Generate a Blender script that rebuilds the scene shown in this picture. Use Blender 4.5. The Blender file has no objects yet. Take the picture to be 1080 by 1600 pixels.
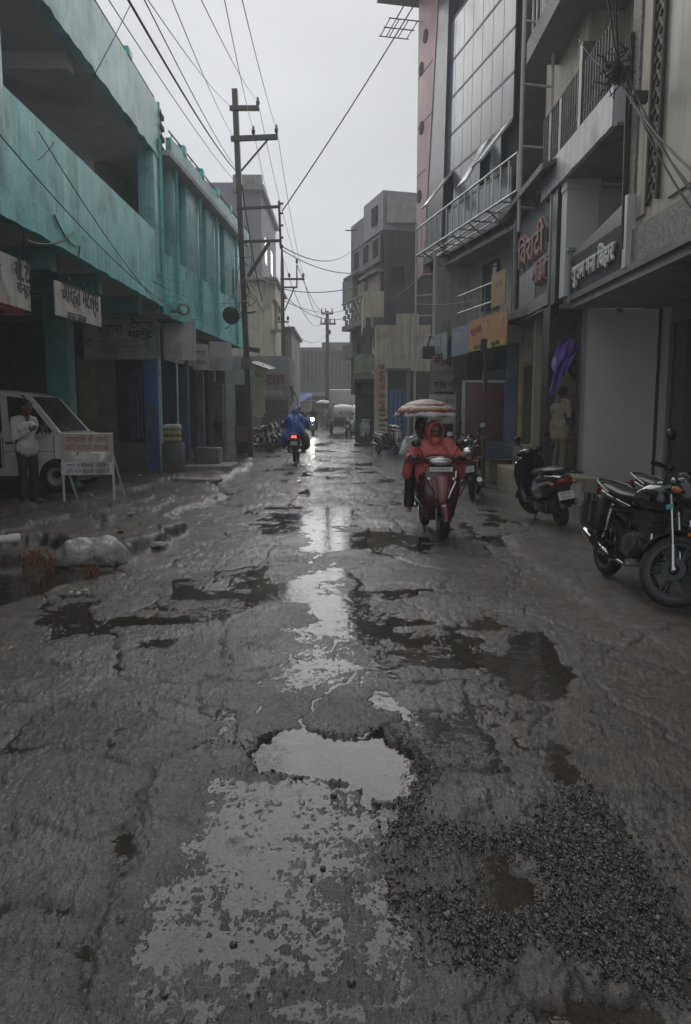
import bpy, bmesh, math, random
import numpy as np
from mathutils import Vector, Matrix, Euler, noise as mnoise
random.seed(11)
R = math.radians
PI = math.pi
scene = bpy.context.scene
col = scene.collection

# ------------------------------------------------------------------ view geometry (used only to measure the street)
CAM_H = 1.6
FPX = 1200.0
PITCH = math.atan(155 / FPX)
CP, SP = math.cos(PITCH), math.sin(PITCH)

def gz(y):
    """height of the gently climbing street at distance y"""
    return 0.011 * max(0.0, y - 15.0)

def ray(u, v):
    x = (u - 540) / FPX; y = (800 - v) / FPX
    return x, CP + y * SP, -SP + y * CP

def gp(u, v, z=0.0):
    d = ray(u, v); t = (z - CAM_H) / d[2]
    return Vector((d[0] * t, d[1] * t, z))

def pY(u, v, Y):
    d = ray(u, v); t = Y / d[1]
    return Vector((d[0] * t, Y, CAM_H + d[2] * t))

def pX(u, v, X):
    d = ray(u, v); t = X / d[0]
    return Vector((X, d[1] * t, CAM_H + d[2] * t))

# ------------------------------------------------------------------ mesh builder
def frame_of(d, up=Vector((0, 0, 1))):
    d = Vector(d).normalized()
    if abs(d.dot(up)) > 0.98: up = Vector((1, 0, 0))
    a = d.cross(up).normalized(); b = a.cross(d).normalized()
    return a, b

class MB:
    def __init__(s, M=None):
        s.v = []; s.f = []; s.M = M
    def add(s, vs, fs, M=None):
        o = len(s.v)
        for p in vs:
            p = Vector(p)
            if M is not None: p = M @ p
            if s.M is not None: p = s.M @ p
            s.v.append(p)
        s.f += [tuple(i + o for i in f) for f in fs]
        return s
    def box(s, x0, y0, z0, x1, y1, z1, M=None):
        vs = [(x, y, z) for z in (z0, z1) for y in (y0, y1) for x in (x0, x1)]
        return s.add(vs, [(0, 2, 3, 1), (4, 5, 7, 6), (0, 1, 5, 4), (2, 6, 7, 3), (0, 4, 6, 2), (1, 3, 7, 5)], M)
    def obox(s, c, size, rot=(0, 0, 0)):
        M = Matrix.Translation(c) @ Euler(rot).to_matrix().to_4x4()
        a, b, d = size[0] / 2, size[1] / 2, size[2] / 2
        return s.box(-a, -b, -d, a, b, d, M)
    def beam(s, p0, p1, w, h, up=(0, 0, 1)):
        p0 = Vector(p0); p1 = Vector(p1); a, b = frame_of(p1 - p0, Vector(up))
        vs = []
        for p in (p0, p1):
            for i, j in ((-1, -1), (1, -1), (1, 1), (-1, 1)):
                vs.append(p + a * (w / 2 * i) + b * (h / 2 * j))
        return s.add(vs, [(3, 2, 1, 0), (4, 5, 6, 7), (0, 1, 5, 4), (1, 2, 6, 5), (2, 3, 7, 6), (3, 0, 4, 7)])
    def tube(s, pts, r, n=8, caps=True):
        pts = [Vector(p) for p in pts]; m = len(pts)
        rs = r if isinstance(r, (list, tuple)) else [r] * m
        vs = []; fs = []
        a, b = frame_of(pts[1] - pts[0])
        for i, p in enumerate(pts):
            d = (pts[min(i + 1, m - 1)] - pts[max(i - 1, 0)])
            d = d.normalized() if d.length > 1e-9 else Vector((0, 0, 1))
            a = (a - d * a.dot(d))
            a = a.normalized() if a.length > 1e-6 else frame_of(d)[0]
            b = d.cross(a)
            for k in range(n):
                t = 2 * PI * k / n
                vs.append(p + a * (rs[i] * math.cos(t)) + b * (rs[i] * math.sin(t)))
        for i in range(m - 1):
            for k in range(n):
                k2 = (k + 1) % n
                fs.append((i * n + k, i * n + k2, (i + 1) * n + k2, (i + 1) * n + k))
        if caps:
            fs.append(tuple(range(n - 1, -1, -1))); fs.append(tuple((m - 1) * n + k for k in range(n)))
        return s.add(vs, fs)
    def lathe(s, prof, o, axis, n=20, up=(0, 0, 1), caps=True):
        o = Vector(o); d = Vector(axis).normalized(); a, b = frame_of(d, Vector(up))
        vs = []; fs = []; m = len(prof)
        for (r, h) in prof:
            for k in range(n):
                t = 2 * PI * k / n
                vs.append(o + d * h + a * (r * math.cos(t)) + b * (r * math.sin(t)))
        for i in range(m - 1):
            for k in range(n):
                k2 = (k + 1) % n
                fs.append((i * n + k, i * n + k2, (i + 1) * n + k2, (i + 1) * n + k))
        if caps and prof[0][0] > 1e-5: fs.append(tuple(range(n - 1, -1, -1)))
        if caps and prof[-1][0] > 1e-5: fs.append(tuple((m - 1) * n + k for k in range(n)))
        return s.add(vs, fs)
    def torus(s, o, axis, Rr, r, n=32, m=10, squash=1.0):
        o = Vector(o); d = Vector(axis).normalized(); a, b = frame_of(d)
        vs = []; fs = []
        for i in range(n):
            t = 2 * PI * i / n; e = a * math.cos(t) + b * math.sin(t)
            for k in range(m):
                q = 2 * PI * k / m
                vs.append(o + e * (Rr + r * math.cos(q)) + d * (r * squash * math.sin(q)))
        for i in range(n):
            for k in range(m):
                i2 = (i + 1) % n; k2 = (k + 1) % m
                fs.append((i * m + k, i2 * m + k, i2 * m + k2, i * m + k2))
        return s.add(vs, fs)
    def loft(s, rings, caps=True):
        n = len(rings[0]); vs = [p for r in rings for p in r]; fs = []
        for i in range(len(rings) - 1):
            for k in range(n):
                k2 = (k + 1) % n
                fs.append((i * n + k, i * n + k2, (i + 1) * n + k2, (i + 1) * n + k))
        if caps:
            fs.append(tuple(range(n - 1, -1, -1))); fs.append(tuple((len(rings) - 1) * n + k for k in range(n)))
        return s.add(vs, fs)
    def prism(s, poly, o, ua, ub, d):
        o = Vector(o); ua = Vector(ua); ub = Vector(ub); d = Vector(d); n = len(poly)
        vs = [o + ua * p[0] + ub * p[1] for p in poly]; vs += [p + d for p in vs]
        fs = [tuple(range(n - 1, -1, -1)), tuple(range(n, 2 * n))]
        fs += [(k, (k + 1) % n, n + (k + 1) % n, n + k) for k in range(n)]
        return s.add(vs, fs)
    def ell(s, c, r, rot=(0, 0, 0), nu=14, nv=9):
        if not isinstance(r, (list, tuple)): r = (r, r, r)
        M = Matrix.Translation(c) @ Euler(rot).to_matrix().to_4x4()
        vs = [(0, 0, -r[2])]; fs = []
        for j in range(1, nv):
            p = -PI / 2 + PI * j / nv
            for i in range(nu):
                t = 2 * PI * i / nu
                vs.append((r[0] * math.cos(p) * math.cos(t), r[1] * math.cos(p) * math.sin(t), r[2] * math.sin(p)))
        vs.append((0, 0, r[2])); L = len(vs) - 1
        for i in range(nu):
            i2 = (i + 1) % nu
            fs.append((0, 1 + i2, 1 + i))
            for j in range(nv - 2):
                fs.append((1 + j * nu + i, 1 + j * nu + i2, 1 + (j + 1) * nu + i2, 1 + (j + 1) * nu + i))
            fs.append((1 + (nv - 2) * nu + i, 1 + (nv - 2) * nu + i2, L))
        return s.add(vs, fs, M)
    def cap(s, p0, p1, r0, r1, n=12):
        """tapered capsule: for bodies and cloth that are fused into one surface"""
        p0 = Vector(p0); p1 = Vector(p1)
        s.ell(p0, r0, nu=n, nv=8); s.ell(p1, r1, nu=n, nv=8)
        if (p1 - p0).length > 1e-4: s.tube([p0, p1], [r0, r1], n)
        return s
    def sheet(s, fn, nu, nv, thick=0.0):
        vs = [fn(i / nu, j / nv) for j in range(nv + 1) for i in range(nu + 1)]
        fs = [(j * (nu + 1) + i, j * (nu + 1) + i + 1, (j + 1) * (nu + 1) + i + 1, (j + 1) * (nu + 1) + i) for j in range(nv) for i in range(nu)]
        return s.add(vs, fs)
    def build(s, name, mat, parent=None, smooth=40, bevel=0.0, world=False, thick=0.0, sub=0, fix=True, remesh=0.0, relax=0, wr=None):
        me = bpy.data.meshes.new(name)
        sh = Vector((0, 0, 0))
        if world and parent is not None:
            p = parent
            while p is not None: sh = sh + p.location; p = p.parent
        me.from_pydata([tuple(p - sh) for p in s.v], [], s.f)
        if fix:
            bm = bmesh.new(); bm.from_mesh(me)
            bmesh.ops.recalc_face_normals(bm, faces=bm.faces); bm.to_mesh(me); bm.free()
        o = bpy.data.objects.new(name, me); col.objects.link(o)
        if mat is not None: me.materials.append(mat)
        if thick:
            m = o.modifiers.new('t', 'SOLIDIFY'); m.thickness = thick; m.offset = 0
        if bevel:
            m = o.modifiers.new('b', 'BEVEL'); m.width = bevel; m.segments = 2; m.limit_method = 'ANGLE'; m.angle_limit = R(40)
        if remesh:
            m = o.modifiers.new('r', 'REMESH'); m.mode = 'VOXEL'; m.voxel_size = remesh; m.use_smooth_shade = True
            if relax:
                m = o.modifiers.new('s', 'SMOOTH'); m.factor = 0.5; m.iterations = relax
        if sub:
            m = o.modifiers.new('u', 'SUBSURF'); m.levels = sub; m.render_levels = sub
        if remesh or thick or bevel or sub:
            dg = bpy.context.evaluated_depsgraph_get(); dg.update()
            me2 = bpy.data.meshes.new_from_object(o.evaluated_get(dg))
            o.modifiers.clear(); o.data = me2; bpy.data.meshes.remove(me); me = me2; me.name = name
        if wr:
            me.update(); amp, sc, st = wr
            ds = [(v.co + v.normal * (amp * (mnoise.noise(Vector((v.co.x * sc, v.co.y * sc, v.co.z * sc * st))) + 0.6 * abs(mnoise.noise(Vector((v.co.x * sc * 2.3 + 7, v.co.y * sc * 2.3, v.co.z * sc * st * 2.1))))))) for v in me.vertices]
            me.vertices.foreach_set('co', [c for p in ds for c in p]); me.update()
        if smooth:
            me.polygons.foreach_set('use_smooth', [True] * len(me.polygons))
            if smooth < 180: me.set_sharp_from_angle(angle=R(smooth))
        if parent is not None: o.parent = parent
        return o

def thing(name, label, cat, loc=(0, 0, 0), rotz=0.0, group=None, rot=None):
    o = bpy.data.objects.new(name, None); col.objects.link(o)
    o.empty_display_size = 0.2
    o.location = loc; o.rotation_euler = rot if rot else (0, 0, rotz)
    return tag(o, label, cat, group)

def tag(o, label, cat, group=None):
    o['label'] = label; o['category'] = cat
    if group: o['group'] = group
    return o

def kind(o, k):
    o['kind'] = k
    return o

def copy_tree(o, parent=None):
    c = o.copy(); col.objects.link(c)
    if parent is not None: c.parent = parent
    for ch in list(o.children): copy_tree(ch, c)
    return c

def clone(o, loc, rot, label, group=None):
    c = copy_tree(o); c.location = loc; c.rotation_euler = rot if isinstance(rot, tuple) else (0, 0, rot)
    c['label'] = label
    if group: c['group'] = group
    return c

def rrect(w, h, k=3.0, n=16, cx=0.0, cy=0.0):
    """superellipse outline"""
    out = []
    for i in range(n):
        t = 2 * PI * i / n; c, s_ = math.cos(t), math.sin(t)
        out.append((cx + w * math.copysign(abs(c) ** (2 / k), c), cy + h * math.copysign(abs(s_) ** (2 / k), s_)))
    return out

def ringx(x, cz, w, h, k=2.6, n=16, cy=0.0):
    return [Vector((x, cy + a, cz + b)) for a, b in rrect(w, h, k, n)]

def ringz(z, cx, d, w, k=2.6, n=16):
    return [Vector((cx + a, b, z)) for a, b in rrect(d, w, k, n)]

def smoothstep(a, b, x):
    t = np.clip((x - a) / (b - a), 0, 1); return t * t * (3 - 2 * t)

# ------------------------------------------------------------------ materials
def rgb(c): return (c[0], c[1], c[2], 1.0)

MATS = {}
def mat(name, c, rough=0.5, metal=0.0, c2=None, var=0.3, scale=3.0, streak=None, bump=0.0, bscale=30.0, spec=0.5, coat=0.0, emit=0.0, trans=0.0, alpha=1.0, grime=None, gscale=1.3, gamt=0.5, drip=None):
    if name in MATS: return MATS[name]
    m = bpy.data.materials.new(name); m.use_nodes = True
    nt = m.node_tree; N = nt.nodes; L = nt.links; b = N['Principled BSDF']
    tc = N.new('ShaderNodeTexCoord')
    def noise(sc, det=5, stretch=None):
        n = N.new('ShaderNodeTexNoise'); n.inputs['Scale'].default_value = sc; n.inputs['Detail'].default_value = det; n.inputs['Roughness'].default_value = 0.62
        if stretch:
            mp = N.new('ShaderNodeMapping'); mp.inputs['Scale'].default_value = stretch
            L.new(tc.outputs['Object'], mp.inputs['Vector']); L.new(mp.outputs[0], n.inputs['Vector'])
        else: L.new(tc.outputs['Object'], n.inputs['Vector'])
        return n
    def mix(f, a, b_, lo=0.35, hi=0.65):
        mr = N.new('ShaderNodeMapRange'); mr.inputs[1].default_value = lo; mr.inputs[2].default_value = hi
        L.new(f, mr.inputs[0])
        x = N.new('ShaderNodeMix'); x.data_type = 'RGBA'
        L.new(mr.outputs[0], x.inputs[0])
        for s_, val in ((6, a), (7, b_)):
            if isinstance(val, tuple): x.inputs[s_].default_value = val
            else: L.new(val, x.inputs[s_])
        return x.outputs[2]
    c2 = c2 or tuple(k * (1 - var) for k in c)
    n1 = noise(scale)
    cur = mix(n1.outputs['Fac'], rgb(c), rgb(c2))
    if streak:
        n2 = noise(1.0, 4, (5.0, 5.0, 0.35))
        s_ = mix(n2.outputs['Fac'], cur, rgb(streak), 0.5, 0.78); cur = s_
    if grime:
        n3 = noise(gscale, 8)
        cur = mix(n3.outputs['Fac'], cur, rgb(grime), 0.62 - 0.25 * gamt, 0.82 - 0.15 * gamt)
    if drip:
        n4 = noise(1.0, 6, (9.0, 9.0, 0.5)); cur = mix(n4.outputs['Fac'], cur, rgb(drip), 0.56, 0.72)
    L.new(cur, b.inputs['Base Color'])
    b.inputs['Roughness'].default_value = rough; b.inputs['Metallic'].default_value = metal
    b.inputs['Specular IOR Level'].default_value = spec; b.inputs['Coat Weight'].default_value = coat
    if coat: b.inputs['Coat Roughness'].default_value = 0.08
    if trans: b.inputs['Transmission Weight'].default_value = trans
    if alpha < 1: b.inputs['Alpha'].default_value = alpha
    if emit:
        b.inputs['Emission Color'].default_value = rgb(c); b.inputs['Emission Strength'].default_value = emit
    mr = N.new('ShaderNodeMapRange'); mr.inputs[3].default_value = max(0.02, rough * 0.75); mr.inputs[4].default_value = min(1, rough * 1.3)
    L.new(n1.outputs['Fac'], mr.inputs[0]); L.new(mr.outputs[0], b.inputs['Roughness'])
    if bump:
        nb = noise(bscale, 6); bp = N.new('ShaderNodeBump'); bp.inputs['Strength'].default_value = bump; bp.inputs['Distance'].default_value = 0.02
        L.new(nb.outputs['Fac'], bp.inputs['Height']); L.new(bp.outputs[0], b.inputs['Normal'])
    MATS[name] = m
    return m

TEAL = mat('teal_plaster', (0.17, 0.68, 0.665), 0.45, c2=(0.12, 0.53, 0.53), scale=1.6, streak=(0.42, 0.76, 0.75), grime=(0.06, 0.22, 0.21), gscale=1.6, gamt=0.42, drip=(0.08, 0.33, 0.32), bump=0.35, bscale=14)
TEAL_PALE = mat('pale_teal_plaster', (0.35, 0.68, 0.69), 0.45, c2=(0.27, 0.59, 0.60), scale=1.3, streak=(0.46, 0.62, 0.63), grime=(0.12, 0.25, 0.24), gscale=1.8, gamt=0.45, drip=(0.16, 0.36, 0.36), bump=0.25, bscale=14)
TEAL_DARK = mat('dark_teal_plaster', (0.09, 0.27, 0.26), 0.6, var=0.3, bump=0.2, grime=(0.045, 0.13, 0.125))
CEIL = mat('old_ceiling_plaster', (0.60, 0.575, 0.58), 0.8, c2=(0.48, 0.46, 0.46), scale=0.8, grime=(0.33, 0.32, 0.31), gscale=0.7, gamt=0.5)
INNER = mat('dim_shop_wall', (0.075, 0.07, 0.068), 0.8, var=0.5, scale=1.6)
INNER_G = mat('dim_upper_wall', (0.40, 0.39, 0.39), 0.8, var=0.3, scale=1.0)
CONC = mat('grey_concrete', (0.27, 0.26, 0.25), 0.7, c2=(0.19, 0.185, 0.18), scale=1.5, streak=(0.12, 0.115, 0.11), grime=(0.1, 0.095, 0.09), gamt=0.4, bump=0.3, bscale=20)
CONC_D = mat('dark_wet_concrete', (0.12, 0.115, 0.11), 0.4, c2=(0.08, 0.075, 0.07), scale=2.0, grime=(0.045, 0.042, 0.04), gamt=0.5, bump=0.4, bscale=25)
BRICK_D = mat('dark_cement_wall', (0.085, 0.08, 0.085), 0.75, c2=(0.055, 0.052, 0.055), scale=1.2, streak=(0.04, 0.038, 0.04), grime=(0.17, 0.16, 0.15), gamt=0.15, bump=0.3, bscale=12)
CREAM = mat('cream_plaster', (0.54, 0.475, 0.36), 0.6, c2=(0.44, 0.385, 0.29), scale=1.0, drip=(0.24, 0.21, 0.16), streak=(0.21, 0.19, 0.155), grime=(0.2, 0.18, 0.15), gamt=0.35, bump=0.15)
BEIGE = mat('beige_plaster', (0.46, 0.41, 0.32), 0.5, c2=(0.38, 0.34, 0.27), scale=1.1, streak=(0.2, 0.18, 0.145), bump=0.12)
GREYW = mat('pale_grey_panel', (0.62, 0.61, 0.575), 0.4, var=0.10, scale=0.7)
WHITEST = mat('stained_white_paint', (0.64, 0.64, 0.64), 0.5, c2=(0.5, 0.5, 0.51), scale=1.5, drip=(0.33, 0.32, 0.31), streak=(0.26, 0.25, 0.24), grime=(0.2, 0.19, 0.18), gamt=0.35)
WHITE = mat('white_paint', (0.62, 0.62, 0.61), 0.35, var=0.15, scale=2.0, grime=(0.4, 0.39, 0.37), gamt=0.3)
BOARD = mat('weathered_white_board', (0.66, 0.645, 0.605), 0.5, c2=(0.52, 0.50, 0.455), scale=2.5, streak=(0.26, 0.22, 0.17), grime=(0.22, 0.17, 0.12), gscale=2.5, gamt=0.35)
BOARD_G = mat('dull_grey_board', (0.52, 0.51, 0.50), 0.5, var=0.25, scale=2.0, grime=(0.15, 0.14, 0.13), gamt=0.4)
METAL = mat('galvanised_pipe', (0.42, 0.43, 0.43), 0.35, 0.7, var=0.25)
METAL_W = mat('white_painted_pipe', (0.58, 0.58, 0.56), 0.4, 0.0, var=0.2)
IRON = mat('rusty_dark_iron', (0.05, 0.045, 0.042), 0.55, 0.5, c2=(0.085, 0.05, 0.035), scale=8)
POLE = mat('weathered_steel_pole', (0.07, 0.066, 0.064), 0.5, 0.4, c2=(0.11, 0.085, 0.07), scale=5)
WIRE = mat('black_cable', (0.03, 0.03, 0.032), 0.5, var=0.1)
WIRE_G = mat('grey_cable', (0.16, 0.16, 0.165), 0.5, var=0.1)
CERAM = mat('brown_insulator', (0.09, 0.05, 0.04), 0.2, var=0.1)
RUBBER = mat('tyre_rubber', (0.018, 0.018, 0.018), 0.55, var=0.2, bump=0.2, bscale=60)
BLACKP = mat('black_plastic', (0.018, 0.018, 0.019), 0.32, var=0.2, scale=12)
BLACKG = mat('gloss_black_paint', (0.012, 0.012, 0.013), 0.12, coat=0.6, var=0.1)
SEAT = mat('black_vinyl', (0.02, 0.02, 0.021), 0.35, bump=0.25, bscale=120)
CHROME = mat('chrome', (0.55, 0.55, 0.56), 0.12, 1.0, var=0.1)
STEEL = mat('dull_steel', (0.25, 0.25, 0.25), 0.35, 0.9, var=0.3, scale=15)
ALLOY = mat('grey_alloy', (0.06, 0.06, 0.062), 0.35, 0.6, var=0.2)
GLASSD = mat('dark_glass', (0.02, 0.025, 0.028), 0.05, var=0.1)
LENS = mat('lamp_lens', (0.62, 0.62, 0.6), 0.06, 0.6, var=0.25, scale=25)
RED_L = mat('red_lens', (0.24, 0.012, 0.01), 0.12, var=0.15)
AMBER = mat('amber_lens', (0.42, 0.13, 0.03), 0.12, var=0.15)
PLATE = mat('white_number_plate', (0.62, 0.62, 0.6), 0.35, var=0.1)
INK = mat('black_lettering', (0.025, 0.024, 0.028), 0.5, var=0.2)
INK_F = mat('faded_lettering', (0.11, 0.10, 0.10), 0.6, var=0.35, scale=10)
INK_R = mat('red_lettering', (0.34, 0.05, 0.045), 0.5, var=0.3, scale=8)
INK_B = mat('navy_lettering', (0.03, 0.04, 0.09), 0.5, var=0.2)
YELLOW = mat('yellow_paint', (0.52, 0.43, 0.18), 0.5, var=0.3, grime=(0.18, 0.15, 0.07), gamt=0.4)
BLUE = mat('blue_paint', (0.045, 0.14, 0.45), 0.5, var=0.3, grime=(0.02, 0.04, 0.1), gamt=0.4)
BLUE_L = mat('blue_sheet_door', (0.07, 0.19, 0.36), 0.45, var=0.2, streak=(0.05, 0.12, 0.22))

# ------------------------------------------------------------------ lettering
def text(body, size, mat_, parent, M, depth=0.006, name='lettering', bold=0.0, width=None, world=True):
    """writing laid on a board: M maps text plane (x along the line, y up, z out of the board) to the world"""
    cu = bpy.data.curves.new('txt', 'FONT'); cu.body = body; cu.size = size; cu.extrude = depth; cu.offset = bold; cu.align_x = 'CENTER'; cu.align_y = 'CENTER'
    cu.resolution_u = 3
    t = bpy.data.objects.new('txt', cu); col.objects.link(t)
    dg = bpy.context.evaluated_depsgraph_get(); dg.update()
    me = bpy.data.meshes.new_from_object(t.evaluated_get(dg))
    bpy.data.objects.remove(t); bpy.data.curves.remove(cu)
    k = 1.0
    if width:
        xs = [v.co.x for v in me.vertices]
        if xs: k = width / max(1e-6, max(xs) - min(xs))
    sh = Vector((0, 0, 0)); p = parent
    while world and p is not None: sh = sh + p.location; p = p.parent
    for v in me.vertices:
        q = Vector((v.co.x * k, v.co.y, v.co.z)); v.co = (M @ q) - sh
    o = bpy.data.objects.new(name, me); col.objects.link(o); me.materials.clear(); me.materials.append(mat_)
    o.parent = parent
    return o

def basis(o, xa, ya):
    xa = Vector(xa).normalized(); ya = Vector(ya); ya = (ya - xa * ya.dot(xa)).normalized(); z = xa.cross(ya)
    M = Matrix((xa, ya, z)).transposed().to_4x4(); M.translation = Vector(o)
    return M
HAZE = 0.0036
# ================================================================== GROUND
def vnoise(x, y, seed=0):
    xi = np.floor(x).astype(np.int64); yi = np.floor(y).astype(np.int64); fx = x - xi; fy = y - yi
    fx = fx * fx * fx * (fx * (fx * 6 - 15) + 10); fy = fy * fy * fy * (fy * (fy * 6 - 15) + 10)
    def hsh(a, b):
        n = (a * 374761393 + b * 668265263 + seed * 1442695041) & 0x7fffffff
        n = ((n ^ (n >> 13)) * 1274126177) & 0x7fffffff
        n = (n ^ (n >> 16)) & 0xffff
        return n / 65535.0
    a = hsh(xi, yi); b = hsh(xi + 1, yi); c = hsh(xi, yi + 1); d = hsh(xi + 1, yi + 1)
    return (a + (b - a) * fx) * (1 - fy) + (c + (d - c) * fx) * fy

def fbm(x, y, sc, octv=4, seed=0, gain=0.5):
    t = 0; amp = 1; tot = 0
    for i in range(octv):
        t = t + amp * (vnoise(x * sc + 17.3 * i, y * sc - 9.1 * i, seed + i) - 0.5); tot += amp; amp *= gain; sc *= 2.03
    return t / tot * 2

def sdf(px, py, poly):
    """signed distance (negative inside) of points to a polygon"""
    poly = [(float(a), float(b)) for a, b in poly]
    d2 = np.full(px.shape, 1e9); ins = np.zeros(px.shape, bool); n = len(poly)
    for i in range(n):
        ax, ay = poly[i]; bx, by = poly[(i + 1) % n]
        ex, ey = bx - ax, by - ay; wx, wy = px - ax, py - ay
        t = np.clip((wx * ex + wy * ey) / (ex * ex + ey * ey + 1e-12), 0, 1)
        d2 = np.minimum(d2, (wx - ex * t) ** 2 + (wy - ey * t) ** 2)
        cnd = ((ay > py) != (by > py)) & (px < (bx - ax) * (py - ay) / (by - ay + 1e-12) + ax)
        ins ^= cnd
    d = np.sqrt(d2)
    return np.where(ins, -d, d)

def seg_dist(px, py, pts):
    d2 = np.full(px.shape, 1e9)
    for (ax, ay), (bx, by) in zip(pts[:-1], pts[1:]):
        ex, ey = bx - ax, by - ay; wx, wy = px - ax, py - ay
        t = np.clip((wx * ex + wy * ey) / (ex * ex + ey * ey + 1e-12), 0, 1)
        d2 = np.minimum(d2, (wx - ex * t) ** 2 + (wy - ey * t) ** 2)
    return np.sqrt(d2)

def voro(x, y, sc, seed):
    """cells: (distance gap to the next cell, random value of the cell)"""
    X = x * sc; Y = y * sc; xi = np.floor(X).astype(np.int64); yi = np.floor(Y).astype(np.int64)
    d1 = np.full(x.shape, 9.0); d2 = np.full(x.shape, 9.0); cid = np.zeros(x.shape)
    def h2(a, b, k):
        n = (a * 374761393 + b * 668265263 + (seed + k) * 1442695041) & 0x7fffffff
        n = ((n ^ (n >> 13)) * 1274126177) & 0x7fffffff
        return ((n ^ (n >> 16)) & 0xffff) / 65535.0
    for i in (-1, 0, 1):
        for j in (-1, 0, 1):
            a = xi + i; b = yi + j; d = np.hypot(a + 0.1 + 0.8 * h2(a, b, 0) - X, b + 0.1 + 0.8 * h2(a, b, 1) - Y)
            c = h2(a, b, 2); first = d < d1
            d2 = np.where(first, d1, np.minimum(d2, d)); cid = np.where(first, c, cid); d1 = np.where(first, d, d1)
    return (d2 - d1) / sc, cid

def P2(*uv): return [tuple(gp(u, v)[:2]) for u, v in uv]

# outlines measured on the street itself (metres)
POT_A = P2((385, 1172), (405, 1153), (480, 1140), (540, 1150), (600, 1140), (612, 1165), (648, 1185), (652, 1215), (625, 1245), (600, 1258), (575, 1240), (540, 1215), (470, 1208), (400, 1205))
POT_B = P2((330, 1200), (470, 1222), (560, 1228), (606, 1275), (612, 1350), (640, 1400), (700, 1450), (700, 1500), (640, 1600), (150, 1605), (190, 1480), (250, 1370), (290, 1260))
GRAV = P2((615, 1275), (600, 1330), (620, 1390), (690, 1440), (705, 1490), (760, 1520), (800, 1470), (850, 1460), (930, 1500), (1000, 1540), (1060, 1560), (1075, 1480), (1040, 1390), (975, 1320), (920, 1225), (880, 1230), (850, 1290), (740, 1310), (700, 1290))
GRAV2 = P2((610, 1140), (680, 1190), (690, 1225), (640, 1290), (600, 1290), (640, 1240), (655, 1200))
POOL_D = P2((742, 1350), (770, 1325), (805, 1345), (850, 1375), (850, 1410), (800, 1435), (755, 1420))
CHUNK_E = P2((652, 1275), (665, 1235), (700, 1222), (752, 1232), (762, 1262), (735, 1290), (690, 1295))
CHUNK_F = P2((798, 1352), (805, 1335), (838, 1345), (850, 1362), (838, 1372), (812, 1368))
CHUNK_G = P2((880, 1492), (925, 1498), (960, 1520), (1000, 1545), (960, 1560), (910, 1535))
CHUNK_H = P2((800, 1530), (815, 1470), (850, 1465), (885, 1500), (880, 1560), (820, 1565))
POOL_I = P2((840, 1580), (850, 1545), (905, 1540), (1010, 1575), (1030, 1610), (860, 1610))
WET_R1 = P2((780, 1030), (810, 985), (850, 985), (870, 1010), (880, 1060), (890, 1085), (840, 1090), (790, 1070))
WET_R2 = P2((850, 1150), (900, 1145), (915, 1180), (940, 1215), (890, 1228), (855, 1205))
WET_R3 = P2((730, 1095), (790, 1100), (785, 1115), (740, 1108))
WET_L1 = P2((-60, 1035), (40, 1030), (115, 1045), (60, 1060), (-60, 1065))
WET_L2 = P2((190, 905), (310, 900), (320, 912), (230, 918))
WET_L3 = P2((195, 935), (270, 930), (290, 942), (210, 948))
SHEEN = P2((420, 1000), (470, 860), (490, 790), (560, 790), (600, 900), (620, 1010), (540, 1090), (430, 1080))
APRON = P2((790, 836), (830, 832), (960, 800), (1400, 830), (1700, 1060), (1080, 1012), (1020, 1000), (960, 975), (880, 915), (830, 880), (805, 860))
DRAIN = P2((-420, 872), (60, 868), (120, 890), (175, 893), (120, 905), (60, 925), (0, 945), (-420, 1050))
PLAT = P2((-900, 853), (0, 853), (86, 852), (120, 868), (200, 872), (262, 850), (285, 832), (262, 806), (300, 792), (352, 775), (330, 762), (385, 735), (392, 722), (400, 705), (405, 690), (-900, 690))
SMOOTH_R = P2((860, 1150), (900, 1010), (1000, 1020), (1200, 1060), (1200, 1500), (1085, 1400), (980, 1300), (920, 1230))
CRACKS = [P2((300, 1062), (390, 1062), (445, 1052), (475, 1030)), P2((605, 1016), (680, 1018), (740, 1014)), P2((370, 1002), (420, 1005), (470, 1030)),
          P2((455, 788), (530, 785), (560, 790)), P2((385, 1165), (470, 1136), (545, 1146), (602, 1132), (650, 1112), (700, 1108)), P2((600, 848), (690, 843)),
          P2((655, 1180), (720, 1200), (780, 1205)), P2((1085, 1372), (1000, 1310), (960, 1265)), P2((320, 1160), (390, 1162)), P2((470, 1215), (540, 1222), (600, 1262), (610, 1300))]

WATER_Z = -0.0135

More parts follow.
